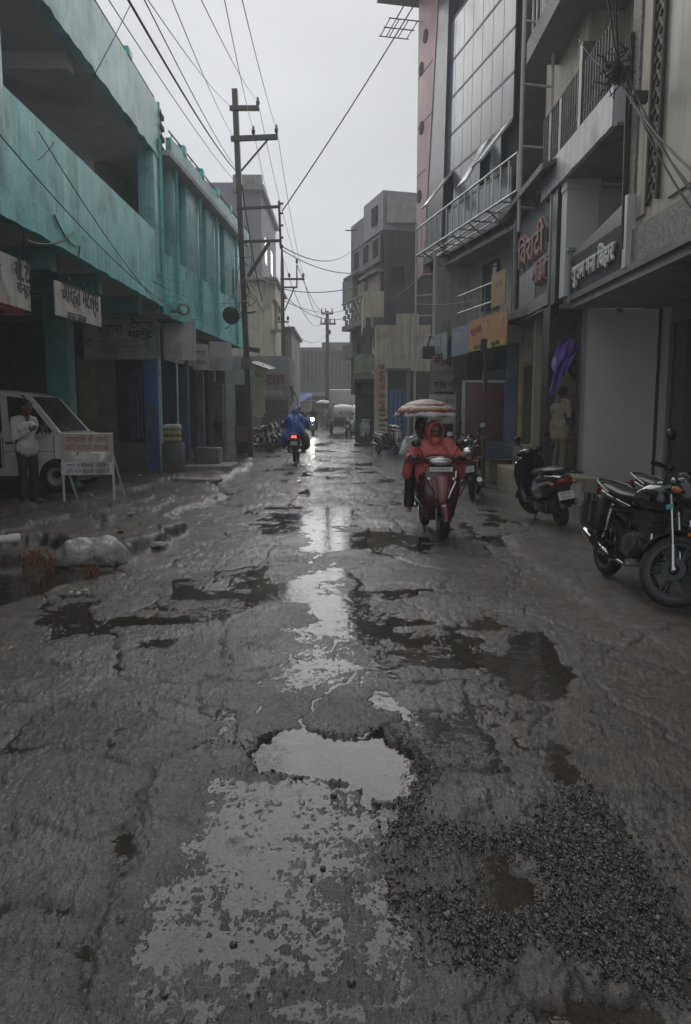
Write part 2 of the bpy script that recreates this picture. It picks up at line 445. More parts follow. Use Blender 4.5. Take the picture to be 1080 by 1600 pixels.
def ground_fields(x, y, fine):
    gzv = 0.011 * np.maximum(0, y - 15.0)
    wx = x + 0.05 * fbm(x, y, 3.5, 4, 5) + 0.02 * fbm(x, y, 14, 3, 6); wy = y + 0.09 * fbm(x, y, 3.5, 4, 7) + 0.03 * fbm(x, y, 14, 3, 8)
    near = 1 - smoothstep(14, 24, y)
    near2 = 1 - smoothstep(5, 9, y)
    h = 0.017 * fbm(x, y * 0.8, 0.9, 3, 1) + 0.0065 * fbm(x, y, 4.0, 3, 2) 
    rut = np.exp(-((x + 0.38) / 0.85) ** 2) * smoothstep(4.5, 8, y); h = h - 0.0135 * rut
    cr = fbm(x, y, 1.6, 5, 21)
    crust = smoothstep(-0.03, 0.03, cr - 0.04); h = h + 0.012 * crust - 0.004
    cr2 = fbm(x, y * 0.7, 3.1, 5, 31)
    scab = smoothstep(0.0, 0.05, cr2 - 0.12); h = h + 0.006 * scab - 0.002
    hf = near * 0.0055 * fbm(x, y, 26, 4, 3) + near2 * 0.015 * (np.abs(fbm(x, y, 52, 3, 4)) - 0.2)
    G = np.zeros(x.shape); C = np.zeros(x.shape); M = np.zeros(x.shape); D = 0.55 * np.exp(-((cr - 0.035) / 0.022) ** 2) * near + 0.4 * np.exp(-((cr2 - 0.13) / 0.03) ** 2) * near
    def inside(poly, soft): return 1 - smoothstep(-soft, soft, sdf(wx, wy, poly))
    def rim(poly, w): return np.exp(-(sdf(wx, wy, poly) / w) ** 2)
    # shallow flooded patch and the broken pothole
    b = inside(POT_B, 0.10); h = h * (1 - 0.68 * b) - 0.0150 * b; hf = hf * (1 + 0.15 * b) + 0.008 * b * fbm(x, y, 7, 4, 41)
    hold = b
    a = inside(POT_A, 0.012); h = h * (1 - 0.8 * a) - 0.034 * a; hf = hf * (1 - 0.7 * a)
    ra = rim(POT_A, 0.035) * (1 - a); h = h + 0.012 * ra * (0.6 + fbm(x, y, 18, 2, 43)); D = np.maximum(D, 0.8 * rim(POT_A, 0.03))
    for g_ in (GRAV, GRAV2):
        g = np.clip(inside(g_, 0.10) + 0.55 * fbm(x, y, 8, 3, 49) * np.exp(-(sdf(wx, wy, g_) / 0.12) ** 2), 0, 1); h = h * (1 - 0.5 * g) - 0.004 * g + g * (0.010 * fbm(x, y, 9, 2, 44) + 0.011 * np.abs(fbm(x, y, 42, 2, 45))); G = np.maximum(G, g); D = np.maximum(D, 0.55 * rim(g_, 0.03) * (1 - g))
    for p, dp, mud in ((POOL_D, 0.022, 0.7), (POOL_I, 0.030, 0.9), (WET_R1, 0.018, 0.9), (WET_R2, 0.018, 0.9), (WET_R3, 0.014, 0.6), (WET_L1, 0.018, 0.8), (WET_L2, 0.007, 0.3)):
        q = inside(p, 0.035); h = h * (1 - 0.6 * q) - dp * q; G = G * (1 - q); M = np.maximum(M, mud * q); D = np.maximum(D, 0.4 * q)
    for p, up in ((CHUNK_E, 0.014), (CHUNK_F, 0.010), (CHUNK_G, 0.022), (CHUNK_H, 0.016)):
        q = inside(p, 0.012); h = h * (1 - 0.5 * q) + up * q + 0.006 * q * fbm(x, y, 12, 3, 46); G = G * (1 - q); C = np.maximum(C, 0.6 * q); D = np.maximum(D, 0.7 * rim(p, 0.018) * (1 - q))
    for c_ in CRACKS:
        d = seg_dist(wx + 0.03 * fbm(x, y, 9, 3, 47), wy + 0.05 * fbm(x, y, 9, 3, 48), c_)
        k = np.exp(-(d / 0.016) ** 2); h = h - 0.018 * k; D = np.maximum(D, 0.75 * k)
    # cracks of the worn surface
    ck = np.abs(fbm(x, y, 1.1, 4, 61)); k = np.exp(-(ck / 0.012) ** 2) * near * (1 - b) * (1 - G); h = h - 0.010 * k; D = np.maximum(D, 0.6 * k)
    vx = x + 0.16 * fbm(x, y, 1.7, 3, 91) + 0.04 * fbm(x, y, 9, 3, 92); vy = (y + 0.22 * fbm(x, y, 1.7, 3, 93) + 0.05 * fbm(x, y, 9, 3, 94)) * 0.72
    g1, c1 = voro(vx, vy, 1.25, 5); g2, c2 = voro(vx, vy, 3.6, 9)
    lw = (1 - b) * (1 - G) * (1 - 0.7 * smoothstep(16, 30, y))
    wide = smoothstep(0.35, 0.75, c1)
    k = np.exp(-(g1 / (0.016 + 0.035 * wide)) ** 2) * lw; h = h + 0.017 * (c1 - 0.5) * lw - 0.015 * k; D = np.maximum(D, 1.0 * k)
    craz = smoothstep(0.0, 0.25, fbm(x, y, 0.7, 3, 95)) * lw
    k = np.exp(-(g2 / 0.012) ** 2) * craz; h = h + 0.006 * (c2 - 0.5) * craz - 0.006 * k; D = np.maximum(D, 0.6 * k)
    C = np.maximum(C, 0.8 * smoothstep(0.5, 0.8, c1) * lw) * (1 - 0.8 * b) * (1 - a); D = np.maximum(D, 0.35 * b); D = np.maximum(D, 0.6 * a); M = np.maximum(M, 0.8 * smoothstep(0.25, 0.05, c1) * lw)
    s = inside(SHEEN, 0.3); h = h * (1 - 0.6 * s) - 0.0125 * s; C = np.maximum(C, 0.25 * s)
    sr = inside(SMOOTH_R, 0.05); h = h * (1 - 0.35 * sr) + 0.008 * sr; M = np.maximum(M, 0.5 * sr)
    ap = inside(APRON, 0.10); hf = hf * (1 - 0.8 * ap); h = h * (1 - 0.85 * ap) + 0.035 * ap; C = np.maximum(C, 0.85 * ap ** 2); G = G * (1 - ap); M = M * (1 - ap) + 0.35 * ap
    rg_ = 0.22 * fbm(x, y, 1.1, 4, 97) + 0.10 * fbm(x, y, 4.5, 3, 98)
    pl = 1 - smoothstep(-0.07, 0.07, sdf(wx, wy, PLAT) + rg_); steps = 0.03 * np.round(2.2 * (fbm(x, y, 0.45, 3, 71) + 0.5))
    h = h * (1 - 0.2 * pl) + pl * (0.085 + steps * near + 0.09 * (c1 - 0.5) * near); M = np.maximum(M, 0.95 * pl)
    dr = inside(DRAIN, 0.04); h = h * (1 - 0.5 * dr) - 0.16 * dr; M = np.maximum(M, 0.9 * dr); D = np.maximum(D, 0.6 * dr); D = np.maximum(D, 0.75 * np.exp(-((sdf(wx, wy, PLAT) + rg_) / 0.10) ** 2)); C = C * (1 - 0.8 * np.exp(-((sdf(wx, wy, PLAT) + rg_) / 0.16) ** 2))
    # brown silt along both sides of the carriageway
    side = smoothstep(0.65, 2.3, np.abs(x + 0.35 + 0.4 * fbm(x, y, 0.5, 3, 81))); M = np.maximum(M, 0.72 * side)
    M = np.clip(M + 0.35 * fbm(x, y, 0.8, 4, 82) * (1 - C), 0, 1)
    C = np.maximum(C, 0.35 * crust * (1 - G)); D = np.clip(D + 0.5 * smoothstep(0.15, 0.5, fbm(x, y, 5, 4, 83)) * (1 - C), 0, 1)
    return h + hf + gzv, G, C, M, D

def build_road():
    ys = [0.9]
    while ys[-1] < 16: ys.append(ys[-1] + 0.0075 + 0.00062 * ys[-1] ** 2)
    while ys[-1] < 140: ys.append(ys[-1] * 1.012)
    ys = np.array([-12, -6, -2, -0.5, 0.3] + ys)
    nc = 1040
    t = np.linspace(-1, 1, nc); ext = np.array([1.03, 1.1, 1.25, 1.6, 2.4, 4.5, 9.0])
    t = np.concatenate([-ext[::-1], t, ext])
    Y, T = np.meshgrid(ys, t, indexing='ij')
    half = 0.52 * np.maximum(Y, 0.9) + 1.35
    X = T * half; X = np.where(np.abs(T) > 1.02, np.sign(T) * (half + (np.abs(T) - 1) * 9), X)
    x = X.ravel(); y = Y.ravel()
    h, G, C, M, D = ground_fields(x, y, True)
    nr, ncol = Y.shape
    me = bpy.data.meshes.new('road')
    nv = x.size
    me.vertices.add(nv)
    co = np.empty(nv * 3, np.float32); co[0::3] = x; co[1::3] = y; co[2::3] = h
    me.vertices.foreach_set('co', co)
    i = np.arange(nr - 1)[:, None] * ncol + np.arange(ncol - 1)[None, :]
    q = np.stack([i, i + 1, i + ncol + 1, i + ncol], -1).reshape(-1, 4).astype(np.int32)
    me.loops.add(q.size); me.loops.foreach_set('vertex_index', q.ravel())
    me.polygons.add(len(q)); me.polygons.foreach_set('loop_start', np.arange(0, q.size, 4, dtype=np.int32))
    me.polygons.foreach_set('use_smooth', np.ones(len(q), bool))
    me.update(calc_edges=True); me.validate()
    at = me.color_attributes.new('zone', 'FLOAT_COLOR', 'POINT')
    cv = np.stack([G, C, M, D], -1).astype(np.float32).ravel(); at.data.foreach_set('color', cv)
    o = bpy.data.objects.new('road', me); col.objects.link(o); kind(o, 'structure')
    # wet broken asphalt
    m = bpy.data.materials.new('wet_broken_asphalt'); m.use_nodes = True; nt = m.node_tree; N = nt.nodes; L = nt.links; b = N['Principled BSDF']
    ge = N.new('ShaderNodeNewGeometry'); va = N.new('ShaderNodeAttribute'); va.attribute_name = 'zone'
    sp = N.new('ShaderNodeSeparateColor'); L.new(va.outputs['Color'], sp.inputs[0])
    def noise(sc, det=6, rough=0.6, dist=0.0):
        n = N.new('ShaderNodeTexNoise'); n.inputs['Scale'].default_value = sc; n.inputs['Detail'].default_value = det; n.inputs['Roughness'].default_value = rough; n.inputs['Distortion'].default_value = dist
        L.new(ge.outputs['Position'], n.inputs['Vector']); return n.outputs['Fac']
    def mr(f, a, b_, c=0.0, d=1.0):
        x_ = N.new('ShaderNodeMapRange'); x_.inputs[1].default_value = a; x_.inputs[2].default_value = b_; x_.inputs[3].default_value = c; x_.inputs[4].default_value = d
        L.new(f, x_.inputs[0]); return x_.outputs[0]
    def mx(f, a, b_):
        x_ = N.new('ShaderNodeMix'); x_.data_type = 'RGBA'
        if hasattr(f, 'is_linked'): L.new(f, x_.inputs[0])
        else: x_.inputs[0].default_value = f
        for s_, val in ((6, a), (7, b_)):
            if isinstance(val, tuple): x_.inputs[s_].default_value = val
            else: L.new(val, x_.inputs[s_])
        return x_.outputs[2]
    def mth(op, a, b_):
        x_ = N.new('ShaderNodeMath'); x_.operation = op
        for i_, val in ((0, a), (1, b_)):
            if isinstance(val, (int, float)): x_.inputs[i_].default_value = val
            else: L.new(val, x_.inputs[i_])
        return x_.outputs[0]
    n_big = noise(1.4, 6); n_mid = noise(9, 6, 0.65); n_fin = noise(70, 4, 0.7); n_agg = noise(160, 3, 0.6)
    asphalt = mx(mr(n_mid, 0.35, 0.65), (0.058, 0.049, 0.042, 1), (0.023, 0.020, 0.017, 1))
    speck = mx(mr(n_agg, 0.56, 0.68), asphalt, (0.17, 0.15, 0.135, 1))
    conc = mx(mr(n_fin, 0.35, 0.7), (0.135, 0.122, 0.108, 1), (0.060, 0.053, 0.047, 1))
    mud = mx(mr(n_mid, 0.3, 0.7), (0.105, 0.064, 0.041, 1), (0.043, 0.027, 0.018, 1))
    grav = mx(mr(n_fin, 0.4, 0.6), (0.045, 0.04, 0.037, 1), (0.02, 0.018, 0.017, 1))
    c = mx(sp.outputs[1], speck, conc)
    c = mx(mth('MULTIPLY', sp.outputs[2], mr(n_big, 0.3, 0.62, 0.35, 1.0)), c, mud)
    c = mx(sp.outputs[0], c, grav)
    c = mx(mth('MULTIPLY', va.outputs['Alpha'], 0.88), c, (0.02, 0.018, 0.017, 1))
    L.new(c, b.inputs['Base Color'])
    film = mr(n_big, 0.36, 0.62)
    rg = mr(mth('ADD', mth('MULTIPLY', film, 0.6), mth('MULTIPLY', n_fin, 0.5)), 0.25, 0.9, 0.05, 0.27)
    L.new(rg, b.inputs['Roughness'])
    b.inputs['Specular IOR Level'].default_value = 0.55
    L.new(mth('MULTIPLY', mr(n_big, 0.38, 0.6, 0.12, 0.62), mth('SUBTRACT', 1.0, mth('MULTIPLY', sp.outputs[2], 0.6))), b.inputs['Coat Weight']); b.inputs['Coat Roughness'].default_value = 0.12; b.inputs['Coat IOR'].default_value = 1.36
    hh = mth('ADD', mth('MULTIPLY', n_fin, 0.55), mth('ADD', mth('MULTIPLY', n_agg, 0.6), mth('MULTIPLY', n_mid, 0.25)))
    bp = N.new('ShaderNodeBump'); bp.inputs['Strength'].default_value = 0.95; bp.inputs['Distance'].default_value = 0.013
    L.new(hh, bp.inputs['Height']); L.new(bp.outputs[0], b.inputs['Normal'])
    bp2 = N.new('ShaderNodeBump'); bp2.inputs['Strength'].default_value = 0.45; bp2.inputs['Distance'].default_value = 0.012; L.new(hh, bp2.inputs['Height']); L.new(bp2.outputs[0], b.inputs['Coat Normal'])
    me.materials.append(m)
    return o

road = build_road()

def build_water():
    """standing rainwater: one level sheet that shows wherever the surface dips below it"""
    w = MB()
    xs = np.linspace(-7.5, 3.2, 40); ysw = np.linspace(0.7, 70.7, 71)
    vs = [(x, y, WATER_Z + gz(y)) for y in ysw for x in xs]; n = len(xs)
    w.add(vs, [(j * n + i, j * n + i + 1, (j + 1) * n + i + 1, (j + 1) * n + i) for j in range(len(ysw) - 1) for i in range(n - 1)])
    m = bpy.data.materials.new('rain_puddle_water'); m.use_nodes = True; nt = m.node_tree; N = nt.nodes; L = nt.links; b = N['Principled BSDF']
    ge = N.new('ShaderNodeNewGeometry')
    n0 = N.new('ShaderNodeTexNoise'); n0.inputs['Scale'].default_value = 2.5; n0.inputs['Detail'].default_value = 5; L.new(ge.outputs['Position'], n0.inputs['Vector'])
    cr = N.new('ShaderNodeMix'); cr.data_type = 'RGBA'; L.new(n0.outputs['Fac'], cr.inputs[0]); cr.inputs[6].default_value = (0.075, 0.058, 0.044, 1); cr.inputs[7].default_value = (0.105, 0.088, 0.073, 1)
    # rings where drops land
    vo = N.new('ShaderNodeTexVoronoi'); vo.feature = 'F1'; vo.inputs['Scale'].default_value = 5.5; vo.inputs['Randomness'].default_value = 1.0; L.new(ge.outputs['Position'], vo.inputs['Vector'])
    def mth(op, a, b_=0.0):
        x_ = N.new('ShaderNodeMath'); x_.operation = op
        for i_, val in ((0, a), (1, b_)):
            if isinstance(val, (int, float)): x_.inputs[i_].default_value = val
            else: L.new(val, x_.inputs[i_])
        return x_.outputs[0]
    sc = N.new('ShaderNodeSeparateColor'); L.new(vo.outputs['Color'], sc.inputs[0])
    d = vo.outputs['Distance']
    rad = mth('MULTIPLY', sc.outputs[0], 0.42)
    ring = mth('MULTIPLY', mth('SINE', mth('MULTIPLY', d, 95.0)), mth('GREATER_THAN', rad, d))
    n1 = N.new('ShaderNodeTexNoise'); n1.inputs['Scale'].default_value = 16; n1.inputs['Detail'].default_value = 3; L.new(ge.outputs['Position'], n1.inputs['Vector'])
    hgt = mth('ADD', mth('MULTIPLY', ring, 0.09), mth('MULTIPLY', n1.outputs['Fac'], 0.55))
    bp = N.new('ShaderNodeBump'); bp.inputs['Strength'].default_value = 0.16; bp.inputs['Distance'].default_value = 0.02
    L.new(hgt, bp.inputs['Height'])
    N.remove(b); out = [n_ for n_ in N if n_.type == 'OUTPUT_MATERIAL'][0]
    tr_ = N.new('ShaderNodeBsdfTransparent'); tr_.inputs['Color'].default_value = (0.66, 0.61, 0.55, 1)
    df = N.new('ShaderNodeBsdfDiffuse'); L.new(cr.outputs[2], df.inputs['Color'])
    m1 = N.new('ShaderNodeMixShader'); m1.inputs[0].default_value = 0.28; L.new(tr_.outputs[0], m1.inputs[1]); L.new(df.outputs[0], m1.inputs[2])
    gl = N.new('ShaderNodeBsdfGlossy'); gl.inputs['Roughness'].default_value = 0.03; L.new(bp.outputs[0], gl.inputs['Normal'])
    fr = N.new('ShaderNodeFresnel'); fr.inputs['IOR'].default_value = 1.40; L.new(bp.outputs[0], fr.inputs['Normal'])
    m2 = N.new('ShaderNodeMixShader'); L.new(fr.outputs[0], m2.inputs[0]); L.new(m1.outputs[0], m2.inputs[1]); L.new(gl.outputs[0], m2.inputs[2]); L.new(m2.outputs[0], out.inputs['Surface'])
    o = w.build('puddle_water', m, None, smooth=0, fix=False); kind(o, 'structure')
    return o

water = build_water()

def ground_z(x, y):
    h = ground_fields(np.array([float(x)]), np.array([float(y)]), True)[0][0]
    return float(h)

def in_poly(p, poly):
    return sdf(np.array([p[0]]), np.array([p[1]]), poly)[0] < 0

STONE = mat('wet_black_stone', (0.026, 0.025, 0.026), 0.25, c2=(0.11, 0.10, 0.095), scale=30, bump=0.3, bscale=90)

def build_gravel():
    rng = np.random.default_rng(4)
    bm = bmesh.new(); bmesh.ops.create_icosphere(bm, subdivisions=1, radius=1.0)
    base = np.array([v.co[:] for v in bm.verts]); faces = np.array([[v.index for v in f.verts] for f in bm.faces]); bm.free()
    pts = []
    def scatter(poly, n, smin, smax):
        xs = [p[0] for p in poly]; ysl = [p[1] for p in poly]
        px = rng.uniform(min(xs), max(xs), n * 3); py = rng.uniform(min(ysl), max(ysl), n * 3)
        ok = sdf(px, py, poly) + rng.exponential(0.035, px.size) * np.sign(rng.random(px.size) - 0.25) < 0.03
        ok &= fbm(px, py, 3.2, 3, 88) < 0.06 + 0.28 * rng.random(px.size)
        for pool in (POOL_D, CHUNK_E, CHUNK_F, CHUNK_G, CHUNK_H, POOL_I): ok &= sdf(px, py, pool) > -0.045 * rng.random(px.size) ** 2
        px = px[ok][:n]; py = py[ok][:n]
        sz = smin + (smax - smin) * rng.power(0.35, px.size) * rng.uniform(0.3, 1, px.size)
        pts.append(np.stack([px, py, sz], -1))
    scatter(GRAV, 7800, 0.0028, 0.0125); scatter(GRAV2, 900, 0.003, 0.009)
    def along(poly, n, w, smin, smax):
        po = poly + poly[:1]
        for _ in range(n):
            i = rng.integers(0, len(poly)); t = rng.random(); a, b = po[i], po[i + 1]
            pts.append(np.array([[a[0] + (b[0] - a[0]) * t + rng.normal(0, w), a[1] + (b[1] - a[1]) * t + rng.normal(0, w), rng.uniform(smin, smax)]]))
    along(POT_A, 260, 0.025, 0.003, 0.010); along(GRAV, 500, 0.05, 0.003, 0.009)
    for c_ in CRACKS: along(c_, 40, 0.03, 0.003, 0.008)
    n = 3500
    yy = 1.5 + 7.5 * rng.random(n) ** 1.5; xx = (rng.random(n) * 2 - 1) * (0.5 * yy + 0.4)
    pts.append(np.stack([xx, yy, rng.uniform(0.0018, 0.0055, n)], -1))
    P = np.concatenate(pts); n = len(P)
    z = ground_fields(P[:, 0], P[:, 1], True)[0]
    ang = rng.uniform(0, 2 * PI, n); sx = rng.uniform(0.7, 1.35, n); sy = rng.uniform(0.7, 1.2, n); sz = rng.uniform(0.45, 0.8, n)
    V = base[None] * (1 + rng.uniform(-0.40, 0.30, (n, len(base), 1)))
    V = V * np.stack([sx, sy, sz], -1)[:, None, :] * P[:, 2][:, None, None]
    tl = rng.uniform(-0.6, 0.6, n); ct, st = np.cos(tl)[:, None], np.sin(tl)[:, None]
    V = np.stack([V[..., 0] * ct - V[..., 2] * st, V[..., 1], V[..., 0] * st + V[..., 2] * ct], -1)
    ca, sa = np.cos(ang)[:, None], np.sin(ang)[:, None]
    V = np.stack([V[..., 0] * ca - V[..., 1] * sa, V[..., 0] * sa + V[..., 1] * ca, V[..., 2]], -1)
    V[..., 0] += P[:, 0][:, None]; V[..., 1] += P[:, 1][:, None]; V[..., 2] += (z + P[:, 2] * 0.25)[:, None]
    gm_ = bpy.data.materials.new('mixed_wet_chippings'); gm_.use_nodes = True; nt = gm_.node_tree
    ge = nt.nodes.new('ShaderNodeNewGeometry'); rp = nt.nodes.new('ShaderNodeValToRGB'); nt.links.new(ge.outputs['Random Per Island'], rp.inputs[0]); nt.links.new(rp.outputs[0], nt.nodes['Principled BSDF'].inputs['Base Color'])
    rp.color_ramp.elements[0].color = (0.020, 0.019, 0.019, 1); rp.color_ramp.elements[1].color = (0.22, 0.20, 0.18, 1)
    for p_, c_ in ((0.45, (0.028, 0.026, 0.026, 1)), (0.75, (0.055, 0.050, 0.048, 1)), (0.93, (0.10, 0.085, 0.075, 1))):
        e_ = rp.color_ramp.elements.new(p_); e_.color = c_
    nt.nodes['Principled BSDF'].inputs['Roughness'].default_value = 0.22
    me = bpy.data.meshes.new('gravel'); nv = n * len(base); me.vertices.add(nv); me.vertices.foreach_set('co', V.astype(np.float32).ravel())
    F = (faces[None] + (np.arange(n) * len(base))[:, None, None]).reshape(-1, 3).astype(np.int32)
    me.loops.add(F.size); me.loops.foreach_set('vertex_index', F.ravel()); me.polygons.add(len(F)); me.polygons.foreach_set('loop_start', np.arange(0, F.size, 3, dtype=np.int32))
    me.update(calc_edges=True); me.materials.append(gm_)
    o = bpy.data.objects.new('gravel', me); col.objects.link(o); kind(o, 'stuff')
    o['label'] = 'loose black road gravel spilling from the broken asphalt'; o['category'] = 'gravel'
    return o

gravel = build_gravel()

def lump(c, r, seed, sq=0.7):
    """an irregular broken stone"""
    bm = bmesh.new(); bmesh.ops.create_icosphere(bm, subdivisions=2, radius=1.0); rr = random.Random(seed)
    k = [Vector((rr.uniform(-1, 1), rr.uniform(-1, 1), rr.uniform(-1, 1))).normalized() for _ in range(7)]
    vs = []
    for v in bm.verts:
        p = v.co.copy()
        for a in k:
            d = p.dot(a)
            if d > 0.72: p -= a * (d - 0.72)
        vs.append((c[0] + p.x * r, c[1] + p.y * r * rr.uniform(0.95, 1.05), c[2] + p.z * r * sq))
    fs = [[v.index for v in f.verts] for f in bm.faces]; bm.free()
    return vs, fs

stone_spots = [(176, 1161, .016, 'black stone chip on the brown silt, standing apart above the flooded patch'),
               (522, 1240, .017, 'black stone lying just below the broken rim of the bright pothole'),
               (505, 1352, .012, 'small black stone in the middle of the wide flooded patch'),
               (365, 1470, .013, 'flat black stone in the flooded patch beside the rain rings'),
               (449, 1547, .013, 'upright black stone near the lower end of the flooded patch'),
               (257, 1548, .013, 'black stone in the flooded patch close to its brown muddy bank'),
               (188, 1437, .016, 'round black stone at the muddy bank of the flooded patch'),
               (549, 1531, .014, 'black stone by the grey scab of crust beside the gravel'),
               (618, 1404, .020, 'largest black lump lying at the edge of the gravel spill'),
               (427, 1512, .009, 'tiny black stone pair-mate above the upright stone in the flood'),
               (83, 1250, .012, 'dark stone alone on the brown silt by the street edge'),
               (700, 1432, .018, 'black lump where the gravel meets the flooded crust')]
for i, (u, v, r, lb) in enumerate(stone_spots):
    p = gp(u, v); z = max(ground_z(p.x, p.y), WATER_Z)
    b = MB(); vs, fs = lump((0, 0, 0), r, 50 + i); b.add(vs, fs)
    o = b.build('stone', STONE, None, smooth=25); o.location = (p.x, p.y, z + r * 0.35); o.rotation_euler.z = i * 1.3
    tag(o, lb, 'stone', 'black stones scattered on the wet street')
# ================================================================== THE TEAL ARCADE, first house
TX = -4.37
teal1 = thing('arcade_building', 'teal two storey building with deep open verandah over the parked white van', 'building', (-6.5, 10.0, 0))
def W(M=None): return MB(M)
Y0, Y1 = 2.0, 18.9
b = W(); b.box(-9.5, Y0, 4.12, TX - 0.16, Y1, 4.42); b.build('floor_slab', CEIL, teal1, world=True)
def wavy_panel(x0, x1, y0, y1, z0, z1, amp, n=60, seed=0, axis='y', M=None):
    """a hand plastered wall whose lower edge is uneven"""
    r = random.Random(seed); m = W(M); vs = []; fs = []
    for i in range(n + 1):
        y = y0 + (y1 - y0) * i / n
        e = r.uniform(-amp, amp)
        for (x, z) in ((x0, z0 + e), (x1, z0 + e), (x1, z1 + e * 0.4), (x0, z1 + e * 0.4)): vs.append((x, y, z))
    for i in range(n):
        for k in range(4):
            k2 = (k + 1) % 4; fs.append((i * 4 + k, i * 4 + k2, (i + 1) * 4 + k2, (i + 1) * 4 + k))
    fs += [(0, 1, 2, 3), tuple(n * 4 + k for k in (3, 2, 1, 0))]
    m.add(vs, fs); return m
wavy_panel(TX - 0.16, TX, Y0, Y1, 4.12, 5.75, 0.012, seed=1).build('balcony_wall', TEAL, teal1, world=True)
wavy_panel(TX + 0.003, TX + 0.045, Y0, Y1, 4.09, 4.5, 0.02, seed=2).build('slab_edge', TEAL, teal1, world=True, smooth=0)
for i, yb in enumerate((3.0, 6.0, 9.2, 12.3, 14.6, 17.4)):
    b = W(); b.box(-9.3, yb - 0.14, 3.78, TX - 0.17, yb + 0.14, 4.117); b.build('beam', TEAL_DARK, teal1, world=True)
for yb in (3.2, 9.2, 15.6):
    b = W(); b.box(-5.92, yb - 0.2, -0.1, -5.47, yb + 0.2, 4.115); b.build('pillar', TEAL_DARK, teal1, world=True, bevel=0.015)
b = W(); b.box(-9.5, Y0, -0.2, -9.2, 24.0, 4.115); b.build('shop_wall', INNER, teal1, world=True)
b = W()
for k in range(7): b.box(-9.196, 4.2 + 2.1 * k, 0.2, -9.13, 5.9 + 2.1 * k, 3.2)
b.build('roller_shutter', mat('dim_brown_shutter', (0.085, 0.072, 0.06), 0.7), teal1, world=True)
# upper floor
b = W(); b.box(-8.4, Y0, 4.425, -8.2, Y1, 7.5); b.build('upper_wall', INNER_G, teal1, world=True)
b = W(); b.box(-8.19, 11.2, 4.43, -8.12, 12.2, 6.7); b.box(-8.19, 5.2, 4.43, -8.12, 6.2, 6.7); b.build('upper_door', mat('dim_brown_door', (0.06, 0.045, 0.035), 0.6), teal1, world=True)
b = W(); b.box(-9.5, Y0, 7.5, TX - 0.16, Y1 + 0.2, 7.7); b.build('roof_slab', CEIL, teal1, world=True)
for yb in (5.2, 9.4, 13.6):
    b = W(); b.box(-8.2, yb - 0.13, 7.22, TX - 0.2, yb + 0.13, 7.497); b.build('roof_beam', CEIL, teal1, world=True)
wavy_panel(TX - 0.16, TX, Y0, Y1 + 0.1, 7.5, 8.72, 0.018, seed=3).build('roof_parapet', TEAL_PALE, teal1, world=True)
wavy_panel(TX + 0.003, TX + 0.035, Y0, Y1, 7.47, 7.6, 0.03, n=90, seed=4).build('parapet_lip', TEAL_PALE, teal1, world=True)
for yb in (3.0, 5.7, 8.45, 11.2, 14.0, 16.6):
    b = W(); b.box(TX - 0.2, yb - 0.16, 8.73, TX + 0.02, yb + 0.16, 8.9); b.build('parapet_block', TEAL, teal1, world=True, bevel=0.015)
b = W(); b.tube([(TX - 0.08, Y0, 8.86), (TX - 0.08, Y1, 8.86)], 0.02, 6)
for k in range(24): b.tube([(TX - 0.08, Y0 + 0.4 + k * 0.69, 8.7), (TX - 0.08, Y0 + 0.4 + k * 0.69, 8.86)], 0.012, 5)
b.build('parapet_rail', IRON, teal1, world=True)
for (ya, yb) in ((10.0, 10.4), (18.3, 18.88)):
    b = W(); b.box(TX - 0.36, ya, 4.43, TX + 0.012, yb, 7.497); b.build('upper_pillar', TEAL_PALE, teal1, world=True, bevel=0.012)
# toothed brick end of the roof parapet
b = W()
for k in range(9):
    o = 0.05 if k % 2 else 0.0
    b.box(TX - 0.2, Y1 + 0.11, 7.6 + 0.125 * k, TX + 0.01 + o, Y1 + 0.36 + o, 7.6 + 0.125 * k + 0.105)
b.build('brick_end', mat('bare_red_brick', (0.15, 0.085, 0.07), 0.8, var=0.3, scale=9), teal1, world=True)
b = W(); b.box(TX - 0.21, Y1 + 0.1, 7.55, TX + 0.02, Y1 + 0.16, 8.8); b.build('end_post', TEAL, teal1, world=True)
b = W(); b.tube([(TX + 0.05, 18.8, 3.95), (TX + 0.05, 18.8, 7.9)], 0.045, 8)
for z in (4.7, 5.9, 7.2): b.torus((TX + 0.05, 18.8, z), (0, 0, 1), 0.05, 0.012, 12, 6)
b.build('drain_pipe', TEAL, teal1, world=True)

# ================================================================== second house, turned a little into the street
SA = math.atan(0.0617)
L2 = Matrix.Translation((TX, 18.97, 0)) @ Matrix.Rotation(-SA, 4, 'Z')
LEN = 10.2
teal2 = thing('arcade_building', 'teal two storey row of shops with blue pillars behind the tall street pole', 'building', tuple(L2 @ Vector((-2, 4.5, 0))))
def w2(): return MB(L2)
b = w2(); b.box(-5.2, 0.05, 3.98, -0.13, LEN, 4.28); b.build('floor_slab', CEIL, teal2, world=True)
wavy_panel(-0.13, 0.0, 0.05, LEN, 3.97, 5.42, 0.01, seed=7, M=L2).build('balcony_wall', TEAL, teal2, world=True)
wavy_panel(0.003, 0.05, 0.05, LEN, 3.93, 4.16, 0.015, seed=8, M=L2).build('slab_edge', TEAL, teal2, world=True)
pill = [(1.0, 1.6), (2.35, 3.9), (4.55, 6.3), (7.0, 10.2)]
for (a, c) in pill:
    b = w2(); b.box(-0.3, a, 5.41, -0.015, c, 7.62); b.build('upper_pillar', TEAL_PALE, teal2, world=True, bevel=0.012)
for a in (1.2, 3.6, 5.6, 8.6):
    b = w2(); b.tube([(0.05, a, 4.0), (0.05, a, 7.6)], 0.045, 8); b.build('drain_pipe', TEAL, teal2, world=True)
b = w2(); b.box(-1.6, 0.06, 4.29, -1.45, LEN, 7.62); b.build('upper_wall', INNER_G, teal2, world=True)
b = w2(); b.box(-5.2, 0.06, 7.62, 0.22, LEN, 7.74); b.build('roof_slab', CEIL, teal2, world=True)
